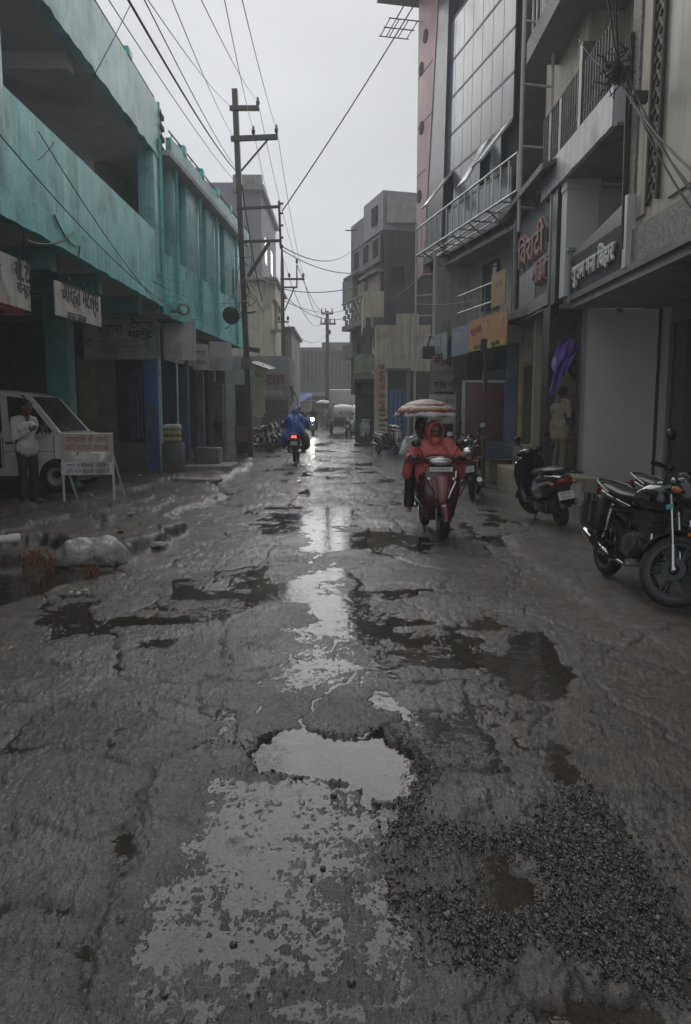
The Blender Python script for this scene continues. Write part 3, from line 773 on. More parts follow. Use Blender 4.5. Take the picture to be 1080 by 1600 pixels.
wavy_panel(0.08, 0.21, 0.25, LEN, 7.745, 8.08, 0.012, seed=9, M=L2).build('roof_parapet', TEAL_PALE, teal2, world=True)
for k in range(5):
    a = 1.5 + 1.85 * k
    b = w2(); b.box(0.06, a - 0.13, 8.04, 0.23, a + 0.13, 8.28); b.build('parapet_block', TEAL, teal2, world=True, bevel=0.01)
b = w2(); b.tube([(0.15, 0.3, 8.24), (0.15, LEN, 8.24)], 0.02, 6)
for k in range(16): b.tube([(0.15, 0.5 + k * 0.6, 8.05), (0.15, 0.5 + k * 0.6, 8.24)], 0.011, 5)
b.build('parapet_rail', IRON, teal2, world=True)
b = w2()
for k in range(4):
    q = 6.6 + 0.5 * k
    b.box(0.03, q + 1.6, 5.6 - 0.2 * k, 0.045, q + 1.85, 6.5 - 0.1 * k)
b.build('peeling_sheet', BOARD_G, teal2, world=True)
# end wall and ground floor
b = w2(); b.box(-5.2, LEN - 0.2, -0.2, -0.75, LEN - 0.02, 3.97); b.build('end_wall', CONC_D, teal2, world=True)
b = w2(); b.box(-5.2, LEN + 0.003, 4.0, -0.14, LEN + 0.12, 7.61); b.build('gable_wall', TEAL, teal2, world=True)
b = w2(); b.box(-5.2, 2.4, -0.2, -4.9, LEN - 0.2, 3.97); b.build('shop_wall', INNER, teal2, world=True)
# the shop front that faces down the street (beside the van)
YS = 20.2
b = W(); b.box(-9.19, YS, -0.2, -5.02, YS + 0.3, 0.80); b.build('shop_plinth', CONC_D, teal2, world=True)
b = W(); b.box(-9.19, YS + 0.02, 0.80, -6.95, YS + 0.22, 3.9); b.build('side_wall', INNER, teal2, world=True)
b = W(); b.box(-6.95, YS + 0.0, 0.81, -6.5, YS + 0.2, 3.05); b.build('yellow_wall', mat('dirty_yellow_wall', (0.30, 0.27, 0.13), 0.6, var=0.35, grime=(0.12, 0.115, 0.06), gamt=0.5), teal2, world=True)
b = W()
for k in range(22): b.box(-6.49, YS - 0.02, 0.82 + k * 0.1, -5.98, YS + 0.03, 0.905 + k * 0.1)
b.build('roller_shutter', mat('brown_shutter', (0.22, 0.175, 0.135), 0.6, var=0.3), teal2, world=True)
b = W(); b.box(-5.97, YS + 1.6, 0.81, -5.2, YS + 1.65, 3.05); b.build('inner_door', INNER, teal2, world=True)
b = W()
b.sheet(lambda s, t: Vector((-5.66 + 0.44 * s, YS + 0.12 + 0.03 * math.sin(s * 26), 0.95 + 1.75 * t)), 26, 6)
b.build('blue_curtain', mat('navy_cloth', (0.035, 0.065, 0.22), 0.7, var=0.4), teal2, world=True, thick=0.01)
b = W(); b.box(-5.22, YS - 0.08, -0.2, -4.86, YS + 0.28, 3.03); b.build('blue_pillar', BLUE, teal2, world=True, bevel=0.01)
b = W()
for k in range(9): b.box(-5.20 + 0.02 * (k % 2), YS - 0.1, 0.35 + 0.17 * k, -4.90 - 0.03 * (k % 3), YS - 0.081, 0.47 + 0.17 * k)
b.build('pasted_bill', mat('torn_paper_bill', (0.10, 0.12, 0.17), 0.7, var=0.5, scale=9), teal2, world=True)
b = W(); b.box(-4.855, YS - 0.05, -0.2, -4.79, YS + 0.05, 3.9); b.build('downpipe', TEAL_PALE, teal2, world=True)
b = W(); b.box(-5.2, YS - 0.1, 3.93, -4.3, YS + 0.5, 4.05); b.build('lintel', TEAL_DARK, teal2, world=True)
# flush shops along the street
for (a, c, m_) in ((4.62, 4.86, 'blue'), (6.55, 6.72, 'w'), (8.2, 8.4, 'w')):
    b = w2(); b.box(-0.95, a, -0.1, -0.72, c, 3.9); b.build('shop_pillar', mat('dull_blue_wall', (0.07, 0.17, 0.27), 0.6, var=0.3, grime=(0.04, 0.08, 0.12)) if m_ == 'blue' else CONC, teal2, world=True)
b = w2(); b.box(-2.6, 4.87, 0.0, -0.96, 4.98, 3.9); b.build('partition_wall', mat('dull_blue_wall', (0.05, 0.105, 0.16)), teal2, world=True)
b = w2(); b.box(-2.6, 6.73, 0.0, -0.96, 6.84, 3.9); b.build('partition_wall', CONC_D, teal2, world=True)
b = w2(); b.box(-2.6, 8.41, 0.0, -0.96, 8.5, 3.9); b.build('partition_wall', CONC_D, teal2, world=True)
for (a, c) in ((2.55, 4.6), (4.99, 6.53), (6.85, 8.18)):
    b = w2(); b.box(-4.8, a, -0.1, -0.9, c, 0.42); b.build('shop_plinth', CONC_D, teal2, world=True)
    b = w2(); b.box(-0.84, a, 3.05, -0.78, c, 3.9); b.build('fascia_panel', BOARD_G, teal2, world=True)
b = w2(); b.tube([(-0.78, 3.7, 0.42), (-0.78, 3.7, 3.05)], 0.035, 8); b.build('shop_post', METAL, teal2, world=True)
b = w2(); b.box(-1.5, 3.2, 0.42, -1.3, 4.4, 1.9); b.build('counter', mat('dark_blue_counter', (0.03, 0.04, 0.07), 0.5), teal2, world=True, bevel=0.01)

# ------------------------------------------------------------------ boards under and beside the arcade
def board(name, label, cat, w, h, M, m, lines=(), frame=None, group=None, thick=0.03, hang=None):
    t = thing(name, label, cat, tuple(M.translation), 0, group)
    t.rotation_euler = (0, 0, 0)
    b = MB(M); b.box(-w / 2, -h / 2, -thick, w / 2, h / 2, 0); b.build('panel', m, t, world=True)
    if frame:
        b = MB(M); e = 0.035
        b.box(-w / 2 - e, -h / 2 - e, -thick - 0.006, w / 2 + e, -h / 2 - 0.002, 0.012); b.box(-w / 2 - e, h / 2 + 0.002, -thick - 0.006, w / 2 + e, h / 2 + e, 0.012)
        b.box(-w / 2 - e, -h / 2 - 0.001, -thick - 0.005, -w / 2 - 0.002, h / 2 + 0.001, 0.011); b.box(w / 2 + 0.002, -h / 2 - 0.001, -thick - 0.005, w / 2 + e, h / 2 + 0.001, 0.011)
        b.build('frame', frame, t, world=True)
    for ln in lines:
        s_, x, y, size, mm = ln[:5]; wd = ln[5] if len(ln) > 5 else None
        text(s_, size, mm, t, M @ Matrix.Translation((x, y, 0.003)), width=wd, depth=0.004, bold=ln[6] if len(ln) > 6 else 0.0)
    if hang:
        for x in hang:
            b = MB(M); b.tube([(x - 0.06, h / 2 - 0.02, -0.01), (x, h / 2 + 0.38, -0.01), (x + 0.06, h / 2 - 0.02, -0.01)], 0.009, 5); b.build('hanger', WIRE, t, world=True)
    return t

def facing(c, w_dir, tilt=0.0):
    """board plane: centre, direction of the writing; upright"""
    return basis(c, w_dir, (0, 0, 1))

# boards hung under the balcony, turned towards people coming up the street
def hung(u0, v0t, v0b, u1, v1t, v1b, Ya, Yb):
    a = (pY(u0, v0t, Ya) + pY(u0, v0b, Ya)) / 2; c = (pY(u1, v1t, Yb) + pY(u1, v1b, Yb)) / 2
    h = ((pY(u0, v0t, Ya) - pY(u0, v0b, Ya)).length + (pY(u1, v1t, Yb) - pY(u1, v1b, Yb)).length) / 2
    d = c - a
    return (a + c) / 2, d, h
c_, d_, h_ = hung(88, 438, 492, 158, 464, 511, 11.6, 13.4)
arihant = board('hanging_signboard', 'white board with dark painted lettering hung under the teal balcony beside the pillar', 'signboard', d_.length, h_, basis(c_, d_, (0, 0, 1)), BOARD,
      [('अिरहंत मेटल्स', 0.05, 0.12, 0.42, INK, d_.length * 0.82, 0.002), ('बर्तन बाजार', -0.15, -0.22, 0.2, INK_F, d_.length * 0.42)], hang=(-0.7, 0.75))
c_, d_, h_ = hung(-46, 375, 455, 47, 408, 490, 9.6, 11.2)
board('hanging_signboard', 'rust stained white board hung over the open side of the van', 'signboard', d_.length, h_, basis(c_, d_, (0, 0, 1)), BOARD,
      [('साडी', -0.35, 0.05, 0.34, INK_F, 0.62), ('सी. टी.', 0.62, 0.16, 0.34, INK, 0.5, 0.008), ('सेन्टर', 0.62, -0.06, 0.2, INK, 0.45), ('रेडीमेड वस्त्रालय', -0.1, -0.38, 0.16, INK_R, 1.3)], hang=(-0.6, 0.7))
ML = basis(((pY(132, 500, YS - 0.15) + pY(244, 558, YS - 0.15)) / 2), (1, 0, 0), (0, 0, 1))
wd_ = (pY(244, 530, YS - 0.15) - pY(132, 530, YS - 0.15)).length
board('shop_signboard', 'wide dull board with two tone Hindi lettering over the dark doorway and blue pillar', 'signboard', wd_, 0.98, ML, BOARD_G,
      [('सुहाना', -0.25, 0.22, 0.36, INK_F, 0.62, 0.006), ('टेंक्स', 0.55, 0.34, 0.24, INK_B, 0.6, 0.008), ('मार्ट', 0.5, 0.1, 0.26, INK_B, 0.66, 0.01), ('शर्टिंग सूटिंग साड़ी लहंगा', -0.05, -0.08, 0.13, INK_F, 0.95), ('रेडीमेड होजरी सलवार सूट', -0.05, -0.2, 0.12, INK_F, 0.95), ('मेन रोड सदर बाजार', -0.05, -0.33, 0.1, INK_F, 0.9), ('ट', -0.8, -0.1, 0.34, INK_F), ('शू', 0.68, -0.15, 0.2, INK_F)], frame=METAL)

def flat_board(name, label, u0, u1, vt, vb, Y, m, lines=(), frame=None, group=None, yaw=0.0):
    a = pY(u0, (vt + vb) / 2, Y); c = pY(u1, (vt + vb) / 2, Y)
    h = (pY(u0, vt, Y) - pY(u0, vb, Y)).length
    d = Vector((math.cos(yaw), math.sin(yaw), 0)); w = (c - a).length
    return board(name, label, 'signboard', w, h, basis((a + c) / 2, d, (0, 0, 1)), m, lines, frame, group)
flat_board('shop_signboard', 'blank stained white box sign sticking out beside the blue pillar', 260, 306, 502, 563, 20.6, WHITEST, yaw=0.1)
flat_board('shop_signboard', 'slanting cloth board with faint lettering behind the blank white box sign', 302, 326, 538, 578, 21.6, BOARD_G, [('वस्त्र', 0, 0.1, 0.2, INK_F, 0.32), ('भण्डार', 0, -0.15, 0.16, INK_F, 0.32)], yaw=0.25)
flat_board('shop_signboard', 'blank grey square sign hung further along the shop row before the pole', 328, 362, 534, 579, 22.6, BOARD_G, yaw=0.1)
# dish, meter box and coil of cable on the teal wall
dish = thing('satellite_dish', 'black satellite dish fixed low on the teal balcony beside the pole', 'satellite dish', tuple(pY(360, 500, 24.0)))
b = W(); b.lathe([(0.0, 0.0), (0.12, 0.012), (0.22, 0.045), (0.27, 0.075)], pY(360, 494, 24.0), (0.5, -1, 0.15), 24); b.build('bowl', BLACKP, dish, world=True, thick=0.008)
pd = pY(360, 494, 24.0)
b = W(); b.tube([pd, pd + Vector((0.1, -0.33, 0.18))], 0.01, 6); b.tube([pd + Vector((0.0, 0.03, 0)), pd + Vector((-0.05, 0.1, -0.3)), pd + Vector((-0.2, 0.25, -0.35))], 0.018, 6); b.ell(pd + Vector((0.1, -0.33, 0.18)), 0.03); b.build('arm', METAL, dish, world=True)
mb_ = thing('meter_box', 'teal sheet metal box on a bracket at the joint of the teal buildings', 'box', tuple(pY(266, 480, 19.4)))
b = W(); p_ = pY(266, 478, 19.4); b.box(p_.x - 0.27, p_.y - 0.12, p_.z - 0.13, p_.x + 0.27, p_.y + 0.25, p_.z + 0.1); b.build('case', TEAL, mb_, world=True, bevel=0.01)
b = W(); b.tube([p_ + Vector((-0.9, -0.1, -0.02)), p_ + Vector((-0.2, -0.16, -0.16)), p_ + Vector((0.28, -0.16, -0.28))], 0.02, 6); b.tube([p_ + Vector((-0.27, -0.13, 0.12)), p_ + Vector((-0.27, -0.13, 0.22)), p_ + Vector((0.27, -0.13, 0.2)), p_ + Vector((0.27, -0.13, 0.1))], 0.012, 6); b.build('bracket', METAL_W, mb_, world=True)
for (u, v, r) in ((287, 484, 0.13), (240, 478, 0.1), (236, 428, 0.12)):
    b = W(); p_ = pY(u, v, 18.6)
    for k in range(5): b.torus(p_ + Vector((random.uniform(-.03, .03), -0.04 * k * 0.3, random.uniform(-.03, .03))), (0.3, -1, 0.1), r * (0.8 + 0.07 * k), 0.008, 22, 5)
    o = b.build('cable_coil', WIRE_G, None); tag(o, {287: 'coil of grey cable hung beside the teal meter box', 240: 'small coil of cable under the balcony joint', 236: 'coil of cable tied to the balcony wall above the joint'}[u], 'cable coil', 'coils of cable on the teal wall')

# ------------------------------------------------------------------ goods along the shop row
sk = [(258, 281, 663, 672, WHITEST, 'white sack on top of the small pile before the blue pillar'), (258, 281, 671, 682, YELLOW, 'yellow sack in the middle of the small pile before the blue pillar'), (258, 281, 681, 692, mat('pale_yellow_sack', (0.42, 0.39, 0.2), 0.6), 'pale yellow sack at the bottom of the small pile before the blue pillar')]
for (u0, u1, v0, v1, m_, lb) in sk:
    p_ = pY((u0 + u1) / 2, (v0 + v1) / 2, 19.4); b = W()
    b.loft([[Vector((q, a, c)) for a, c in rrect(0.17 * k, 0.085 * k, 2.6, 14)] for q, k in ((-0.22, 0.35), (-0.2, 0.8), (-0.1, 1.0), (0.0, 0.95), (0.12, 1.0), (0.2, 0.82), (0.225, 0.3))])
    o = b.build('sack', m_, None); o.location = p_; tag(o, lb, 'sack', 'sacks piled before the blue pillar')
def block(name, label, u0, u1, vt, vb, Y, depth, m, cat='block', bev=0.03):
    a = pY(u0, vb, Y); c = pY(u1, vt, Y); b = W(); b.box(a.x, Y, min(a.z, -0.1 + gz(Y)), c.x, Y + depth, c.z)
    o = b.build(name, m, None, bevel=bev); tag(o, label, cat); return o
block('plinth_block', 'rough concrete block under the pile of yellow sacks', 254, 283, 692, 742, 19.2, 0.5, CONC_D)
block('shop_step', 'high dark stone step before the blue shop wall', 303, 342, 700, 728, 20.4, 0.7, CONC_D, 'step')
block('shop_step', 'low wet slab lying before the stone step of the shop row', 285, 360, 728, 738, 19.6, 1.6, CONC, 'step')
sl = W(); sl.obox((-3.28, 17.0, 0.12), (1.0, 0.55, 0.09), (0, 0.03, -0.1)); o = sl.build('stone_slab', CONC, None, bevel=0.02); tag(o, 'loose pale stone slab lying at the brown street edge beyond the barricade', 'stone slab')
rk = thing('display_rack', 'tall rack of flat stacked wares standing behind the street pole', 'rack', tuple(gp(372, 712)))
b = W(); a = pY(369, 705, 25.8); c = pY(387, 600, 25.8)
b.box(a.x, 25.8, 0.1, a.x + 0.03, 26.3, c.z); b.box(c.x - 0.03, 25.8, 0.1, c.x, 26.3, c.z); b.box(a.x, 26.3, 0.1, c.x, 26.33, c.z); b.build('frame', CONC_D, rk, world=True)
rr = random.Random(3)
b = W()
for k in range(26):
    z = 0.2 + k * (c.z - 0.3) / 26; b.box(a.x + 0.04, 25.76 + rr.uniform(0, .06), z, c.x - 0.04, 26.28, z + 0.055)
b.build('ware', mat('drab_cartons', (0.21, 0.19, 0.17), 0.7, c2=(0.09, 0.08, 0.075), scale=2.2), rk, world=True)
rk2 = thing('display_rack', 'narrow rack of small goods in the mouth of the shop before the pole', 'rack', tuple(gp(345, 712)))
b = W(); a = pY(336, 705, 24.2); c = pY(348, 600, 24.2); b.box(a.x, 24.2, 0.1, c.x, 24.5, c.z); b.build('frame', mat('drab_cartons', (0.21, 0.19, 0.17)), rk2, world=True)
b = W()
for k in range(9): b.box(a.x + 0.02, 24.13, 0.3 + k * 0.26, c.x - 0.02, 24.2, 0.47 + k * 0.26)
b.build('ware', mat('faded_packets', (0.22, 0.13, 0.12), 0.6, c2=(0.1, 0.1, 0.13), scale=6), rk2, world=True)
bx = W(); p_ = pY(377, 677, 25.5); bx.box(p_.x - 0.2, 25.4, p_.z - 0.28, p_.x + 0.2, 25.7, p_.z + 0.22); o = bx.build('carton', mat('brown_carton', (0.26, 0.19, 0.15), 0.7, var=0.3, scale=7), None, bevel=0.01); tag(o, 'brown printed carton leaning against the rack by the street pole', 'carton')
fan = thing('hanging_bag', 'dark bag hanging from the shop pillar near the racks', 'bag', tuple(pY(341, 664, 23.8)))
b = W(); p_ = pY(341, 664, 23.8); b.ell(p_, (0.16, 0.12, 0.2)); b.tube([p_ + Vector((0, 0, .18)), p_ + Vector((0, .03, .55))], 0.012, 6); b.build('body', mat('dark_cloth_bag', (0.04, 0.035, 0.035), 0.7), fan, world=True)

# ================================================================== far side of the street, beyond the teal row
g = thing('apartment_block', 'tall plain grey block with a jutting roof slab rising behind the teal row', 'building', (-7.3, 52, gz(52)))
a = pY(300, 285, 50); c = pY(408, 295, 50)
b = W(); b.box(a.x - 3, 50, -0.2, c.x, 60, a.z); b.build('wall', mat('plain_grey_plaster', (0.22, 0.22, 0.235), 0.7, var=0.15, scale=0.4), g, world=True)
b = W(); b.box(pY(366, 300, 50).x, 49.2, c.z - 0.25, c.x + 0.25, 60.2, c.z + 0.05); b.box(pY(366, 300, 50).x, 49.5, c.z + 0.055, c.x + 0.1, 50.2, c.z + 0.7); b.build('roof_slab', CONC, g, world=True)
for z0 in (4.5, 8.0, 11.3):
    for yw in (51.5, 55.5):
        b = W(); b.box(c.x + 0.003, yw, z0, c.x + 0.03, yw + 1.5, z0 + 1.6); b.build('window', GLASSD, g, world=True)
cb = thing('house', 'cream house with a bare doorway on its upper floor beyond the street pole', 'house', (-4.3, 40, gz(40)))
a = pY(392, 440, 40); c = pY(433, 690, 40); d = pY(425, 468, 40); e = pY(433, 515, 40)
zt = a.z
b = W()
b.box(a.x - 3, 40, -0.2, d.x, 46, zt); b.box(d.x, 40, d.z, c.x, 46, zt); b.box(d.x, 40, -0.2, c.x, 46, e.z)
b.box(d.x, 41.5, e.z, c.x - 0.02, 41.6, d.z)
b.build('wall', CREAM, cb, world=True)
b = W(); b.box(a.x - 0.1, 39.4, zt, c.x + 0.15, 46.1, zt + 0.12); b.build('roof_slab', CONC, cb, world=True)
b = W(); b.box(d.x - 0.05, 39.5, e.z - 0.15, c.x + 0.3, 39.98, e.z - 0.02); b.build('balcony_slab', CONC, cb, world=True)
lh = thing('house', 'low dark house with a flat roof beside the second pole', 'house', (-3.6, 46, gz(46)))
a = pY(434, 515, 46.5); c = pY(456, 560, 46.5)
b = W(); b.box(a.x - 2, 46.5, 0, c.x, 55, a.z); b.build('wall', CONC, lh, world=True)
b = W(); b.box(a.x - 2, 46.2, a.z + 0.003, c.x + 0.2, 55, a.z + 0.15); b.build('roof_slab', CONC_D, lh, world=True)
b = W(); b.box(c.x + 0.003, 48, gz(48), c.x + 0.03, 50.5, 3.0); b.build('shutter', CONC_D, lh, world=True)
# low shop with red writing, yellow board, awning
ls = thing('roadside_shop', 'grey low shop wall with red painted letters past the teal row', 'shop', (-3.9, 34, gz(34)))
a = pY(396, 560, 34); c = pY(452, 695, 34)
b = W(); b.box(a.x - 2.5, 34.0, 0, c.x, 39.5, pY(430, 556, 34).z); b.build('wall', mat('grey_lime_wall', (0.27, 0.26, 0.26), 0.7, var=0.25, grime=(0.14, 0.13, 0.13)), ls, world=True)
b = W(); b.box(pY(410, 640, 34).x, 33.9, 0.1, c.x - 0.02, 33.997, pY(430, 625, 34).z); b.build('shutter', CONC_D, ls, world=True)
p_ = pY(430, 593, 33.98); text('टाल', 0.62, INK_R, ls, basis(p_, (1, 0, 0), (0, 0, 1)), width=0.85, bold=0.01)
p_ = pY(428, 615, 33.98); text('प्लास्टिक', 0.3, WHITE, ls, basis(p_, (1, 0, 0), (0, 0, 1)), width=0.8)
flat_board('shop_signboard', 'pale yellow upright sign beyond the pole with a small dark figure on it', 398, 412, 571, 650, 31.5, mat('pale_yellow_board', (0.46, 0.45, 0.21), 0.5, var=0.2), [('सेल', 0, 0.6, 0.24, INK_F, 0.26)], frame=METAL_W)
aw = W(); aw.add([pY(388, 566, 30), pY(421, 578, 30), pY(421, 578, 30) + Vector((0, 3.5, 0.25)), pY(388, 566, 30) + Vector((0, 3.5, 0.25))], [(0, 1, 2, 3)])
o = aw.build('shop_awning', CONC_D, None, smooth=0, thick=0.05); tag(o, 'sloping tin awning jutting out just beyond the street pole', 'awning')
# ================================================================== END OF THE STREET
tb = thing('market_building', 'dark long building with a railed upper floor closing the end of the street', 'building', (-2, 82, gz(82)))
ZB = gz(82)
a = pY(448, 543, 82); c = pY(565, 543, 82)
b = W(); b.box(a.x - 12, 82.8, 0, c.x + 14, 92, a.z - 0.5); b.build('wall', BRICK_D, tb, world=True)
b = W(); b.box(a.x - 12, 80.6, a.z - 0.48, c.x + 14, 92, a.z - 0.1); b.build('roof_slab', CONC_D, tb, world=True)
b = W(); zf = pY(500, 613, 82).z; b.box(a.x - 12, 80.8, zf - 0.4, c.x + 14, 82.79, zf); b.build('floor_slab', CONC, tb, world=True)
b = W(); b.box(a.x - 12, 80.82, zf + 0.01, c.x + 14, 80.9, zf + 1.1)
b.build('balcony_wall', BRICK_D, tb, world=True)
b = W()
for k in range(34): b.box(a.x - 3 + k * 0.42, 80.7, zf + 1.11, a.x - 2.93 + k * 0.42, 80.78, a.z - 0.5)
b.build('grille', CONC, tb, world=True)
for k in range(6):
    b = W(); b.box(a.x - 1 + k * 2.4, 82.7, zf + 1.2, a.x + 0.1 + k * 2.4, 82.79, zf + 3.0); b.build('window', GLASSD, tb, world=True)
for k in range(5):
    b = W(); b.box(a.x - 2 + k * 3.0, 82.6, ZB, a.x + 0.5 + k * 3.0, 82.79, ZB + 2.9); b.build('shutter', INNER, tb, world=True)
b = W(); zc = pY(500, 625, 80).z; b.box(a.x - 6, 79.2, zc - 0.15, c.x + 2, 80.79, zc); b.build('canopy', CONC, tb, world=True)
b = W(); q = pY(520, 534, 86); b.box(q.x - 1.2, 86, a.z - 0.09, q.x + 3.0, 90, a.z + 0.9); b.build('water_tank_room', CONC_D, tb, world=True)
# market stall under a blue tarpaulin
st = thing('market_stall', 'small white framed stall under a sagging blue tarpaulin at the street end', 'stall', tuple(pY(469, 652, 60)))
b = W()
A = pY(452, 615, 60); B = pY(487, 616, 60)
b.sheet(lambda s, t: Vector((A.x + (B.x - A.x) * s, 59.2 + 2.4 * t, A.z - 0.35 * math.sin(PI * s) * (1 - t) - 0.25 * (1 - t) + 0.05 * math.sin(9 * s))), 14, 6)
b.build('tarpaulin', mat('blue_tarpaulin', (0.05, 0.10, 0.42), 0.85, var=0.3, scale=4), st, world=True, thick=0.03)
b = W()
for x in (A.x + 0.1, B.x - 0.1):
    for y in (59.3, 61.4): b.tube([(x, y, gz(60) - 0.1), (x, y, A.z - 0.2)], 0.035, 6)
b.build('frame', METAL_W, st, world=True)
b = W(); b.box(A.x + 0.2, 59.6, gz(60), B.x - 0.2, 61.2, gz(60) + 0.9); b.build('counter', WHITEST, st, world=True, bevel=0.03)
b = W(); b.box(A.x + 0.25, 61.2, gz(60) + 0.95, B.x - 0.25, 61.3, gz(60) + 1.9); b.build('back_panel', CREAM, st, world=True)

# ================================================================== far houses on the other side
GT = thing('tenement_building', 'tall dark cement house with a jali balcony and stepped roof beyond the glass front', 'building', (1.9, 36, gz(36)))
# street front runs from (1.72,34) to (0.42,47)
fa = Vector((1.65, 34.0, 0)); fb = Vector((0.27, 38.8, 0)); fd = (fb - fa); FL = fd.length
LG = Matrix.Translation(fa) @ Matrix.Rotation(math.atan2(-fd.x, fd.y), 4, 'Z')   # local y along the front, x to the right (inside)
def wg(): return MB(LG)
zt = pY(560, 360, 34).z
b = wg(); b.box(0.0, 0.0, 2.5, 6.0, FL, 9.35); b.build('wall', BRICK_D, GT, world=True)
b = wg(); b.box(-0.06, 0.0, 9.353, 6.0, FL * 0.55, 10.95); b.build('roof_room', mat('blue_grey_plaster', (0.34, 0.34, 0.365), 0.7, var=0.2), GT, world=True)
p0 = pY(603, 304, 33.9); p1 = pY(653, 348, 33.9)
b = W(); b.box(p0.x + 0.05, 33.88, p1.z, p1.x + 1.6, 33.97, p0.z - 0.05); b.build('roof_panel', mat('pale_cement', (0.42, 0.41, 0.395), 0.7, var=0.25, grime=(0.25, 0.24, 0.23)), GT, world=True)
b = wg(); b.box(0.0, FL * 0.55 + 0.01, 9.353, 5.0, FL, 10.55); b.build('parapet', CONC, GT, world=True)
b = wg(); b.box(-0.10, 0.3, 8.1, -0.003, FL - .6, 9.2); b.build('upper_panel', mat('grey_brown_panel', (0.25, 0.23, 0.215), 0.7), GT, world=True)
for (x_, y0_, y1_, z0_, z1_) in ((-0.5, 0.05, FL - 0.1, 5.55, 5.78), (-0.35, 0.05, 2.6, 7.62, 7.74), (-0.4, 2.9, FL, 8.0, 8.1)):
    b = wg(); b.box(x_, y0_, z0_, -0.003, y1_, z1_); b.build('balcony_slab', CONC, GT, world=True)
for (y0_, z0_) in ((0.5, 8.35), (1.9, 8.35), (3.4, 8.35), (0.7, 9.75)):
    b = wg(); b.box(-0.13, y0_, z0_, -0.101 if z0_ < 9 else -0.062, y0_ + 0.7, z0_ + 0.75); b.build('window', GLASSD, GT, world=True)
b = wg(); b.tube([(-0.06, 0.12, 2.6), (-0.06, 0.12, 9.2)], 0.05, 6); b.build('drain_pipe', IRON, GT, world=True)
for k_, (x_, z_) in enumerate(((2.0, 7.2), (2.6, 4.6))):
    b = W(); b.box(x_, 33.93, z_, x_ + 0.5, 33.997, z_ + 0.6); b.build('side_window', GLASSD, GT, world=True)
# jali parapet of the balcony
b = wg()
for k in range(14):
    for j in range(4):
        if (k + j) % 2 == 0: b.box(-0.5, 0.1 + k * 0.33, 5.80 + j * 0.25, -0.42, 0.1 + k * 0.33 + 0.29, 5.80 + j * 0.25 + 0.215)
b.box(-0.51, 0.08, 6.80, -0.41, FL - 0.1, 6.88); b.build('jali', mat('pale_cement_jali', (0.34, 0.33, 0.31), 0.7), GT, world=True)
for (y0_, y1_) in ((0.25, 2.0), (2.5, 4.2)):
    b = wg(); b.box(-0.1, y0_, 5.8, -0.003, y1_, 7.6); b.build('shutter', mat('tan_shutter', (0.36, 0.28, 0.235), 0.6), GT, world=True)
for (z0_, z1_) in ((4.2, 4.9), (6.9, 8.0)):
    b = wg(); b.box(-0.35, FL - 1.4, z0_, -0.1, FL + 0.3, z1_); b.build('bay', CONC, GT, world=True)
b = W(); b.tube([pY(540, 360, 38), pY(556, 360, 38)], 0.03, 6); b.build('roof_pipe', IRON, GT, world=True)
# cream low house in front of it
CH = thing('house', 'low cream house with a blue door and a lettered pillar below the dark tenement', 'house', (2.2, 31.5, gz(31)))
YC = 31.2
q = lambda u, v: pY(u, v, YC)
x0 = q(586, 600).x; x1 = q(672, 600).x; ztop = q(630, 508).z; zl = q(620, 580).z
b = W(); b.box(x0 + 0.02, YC, zl, x1, YC + 0.25, ztop); b.box(x0 + 0.02, YC + 0.25, zl, x0 + 0.2, 36, ztop); b.box(q(620, 500).x, YC + 0.01, ztop + 0.004, q(655, 500).x, YC + 0.24, ztop + 0.45); b.build('wall', CREAM, CH, world=True)
b = W(); b.box(x0 - 0.02, YC - 0.06, 0, q(606, 600).x, YC + 0.3, zl + 0.1); b.build('pillar', CREAM, CH, world=True)
for i, s_ in enumerate(('क', 'ट', 'पी', 'स', 'स', 'रा', 'टी')):
    p_ = q(597, 574 + i * 10.4 + (4 if i > 3 else 0)); p_.y = YC - 0.065
    text(s_, 0.3, INK_R, CH, basis(p_, (1, 0, 0), (0, 0, 1)), width=0.26, bold=0.006)
b = W()
for k in range(5): b.box(q(592, 600).x, YC - 0.07, q(590, 642 + k * 8).z, q(603, 600).x, YC - 0.062, q(590, 639 + k * 8).z)
b.build('notice', INK_F, CH, world=True)
b = W(); b.box(q(607, 600).x, YC + 0.9, 0, x1 + 1.0, YC + 1.0, zl); b.build('back_wall', CONC_D, CH, world=True)
dr = W(); dr.box(q(607, 600).x + 0.01, YC + 0.06, gz(31), q(635, 600).x, YC + 0.12, q(620, 609).z)
dr = dr.build('door', BLUE_L, CH, world=True)
b = W()
for k in range(4): b.box(q(607 + 7 * k, 600).x + 0.02, YC + 0.035, gz(31) + 0.1, q(607 + 7 * k, 600).x + 0.05, YC + 0.058, q(620, 611).z)
b.obox((q(622, 640).x, YC + 0.03, q(622, 645).z), (0.05, 0.05, 0.16)); b.build('handle', IRON, dr, world=True)
b = W(); b.box(q(635, 600).x + 0.004, YC - 0.02, 0, q(641, 600).x, YC + 0.3, zl); b.build('jamb', CONC, CH, world=True)
b = W(); b.box(q(641, 600).x, YC + 0.2, 0, q(672, 600).x, YC + 0.3, q(650, 600).z); b.build('side_wall', BRICK_D, CH, world=True)
b = W(); b.box(q(607, 600).x - 0.1, YC - 0.35, zl - 0.02, q(641, 600).x, YC - 0.01, zl + 0.1); b.build('lintel', CONC_D, CH, world=True)
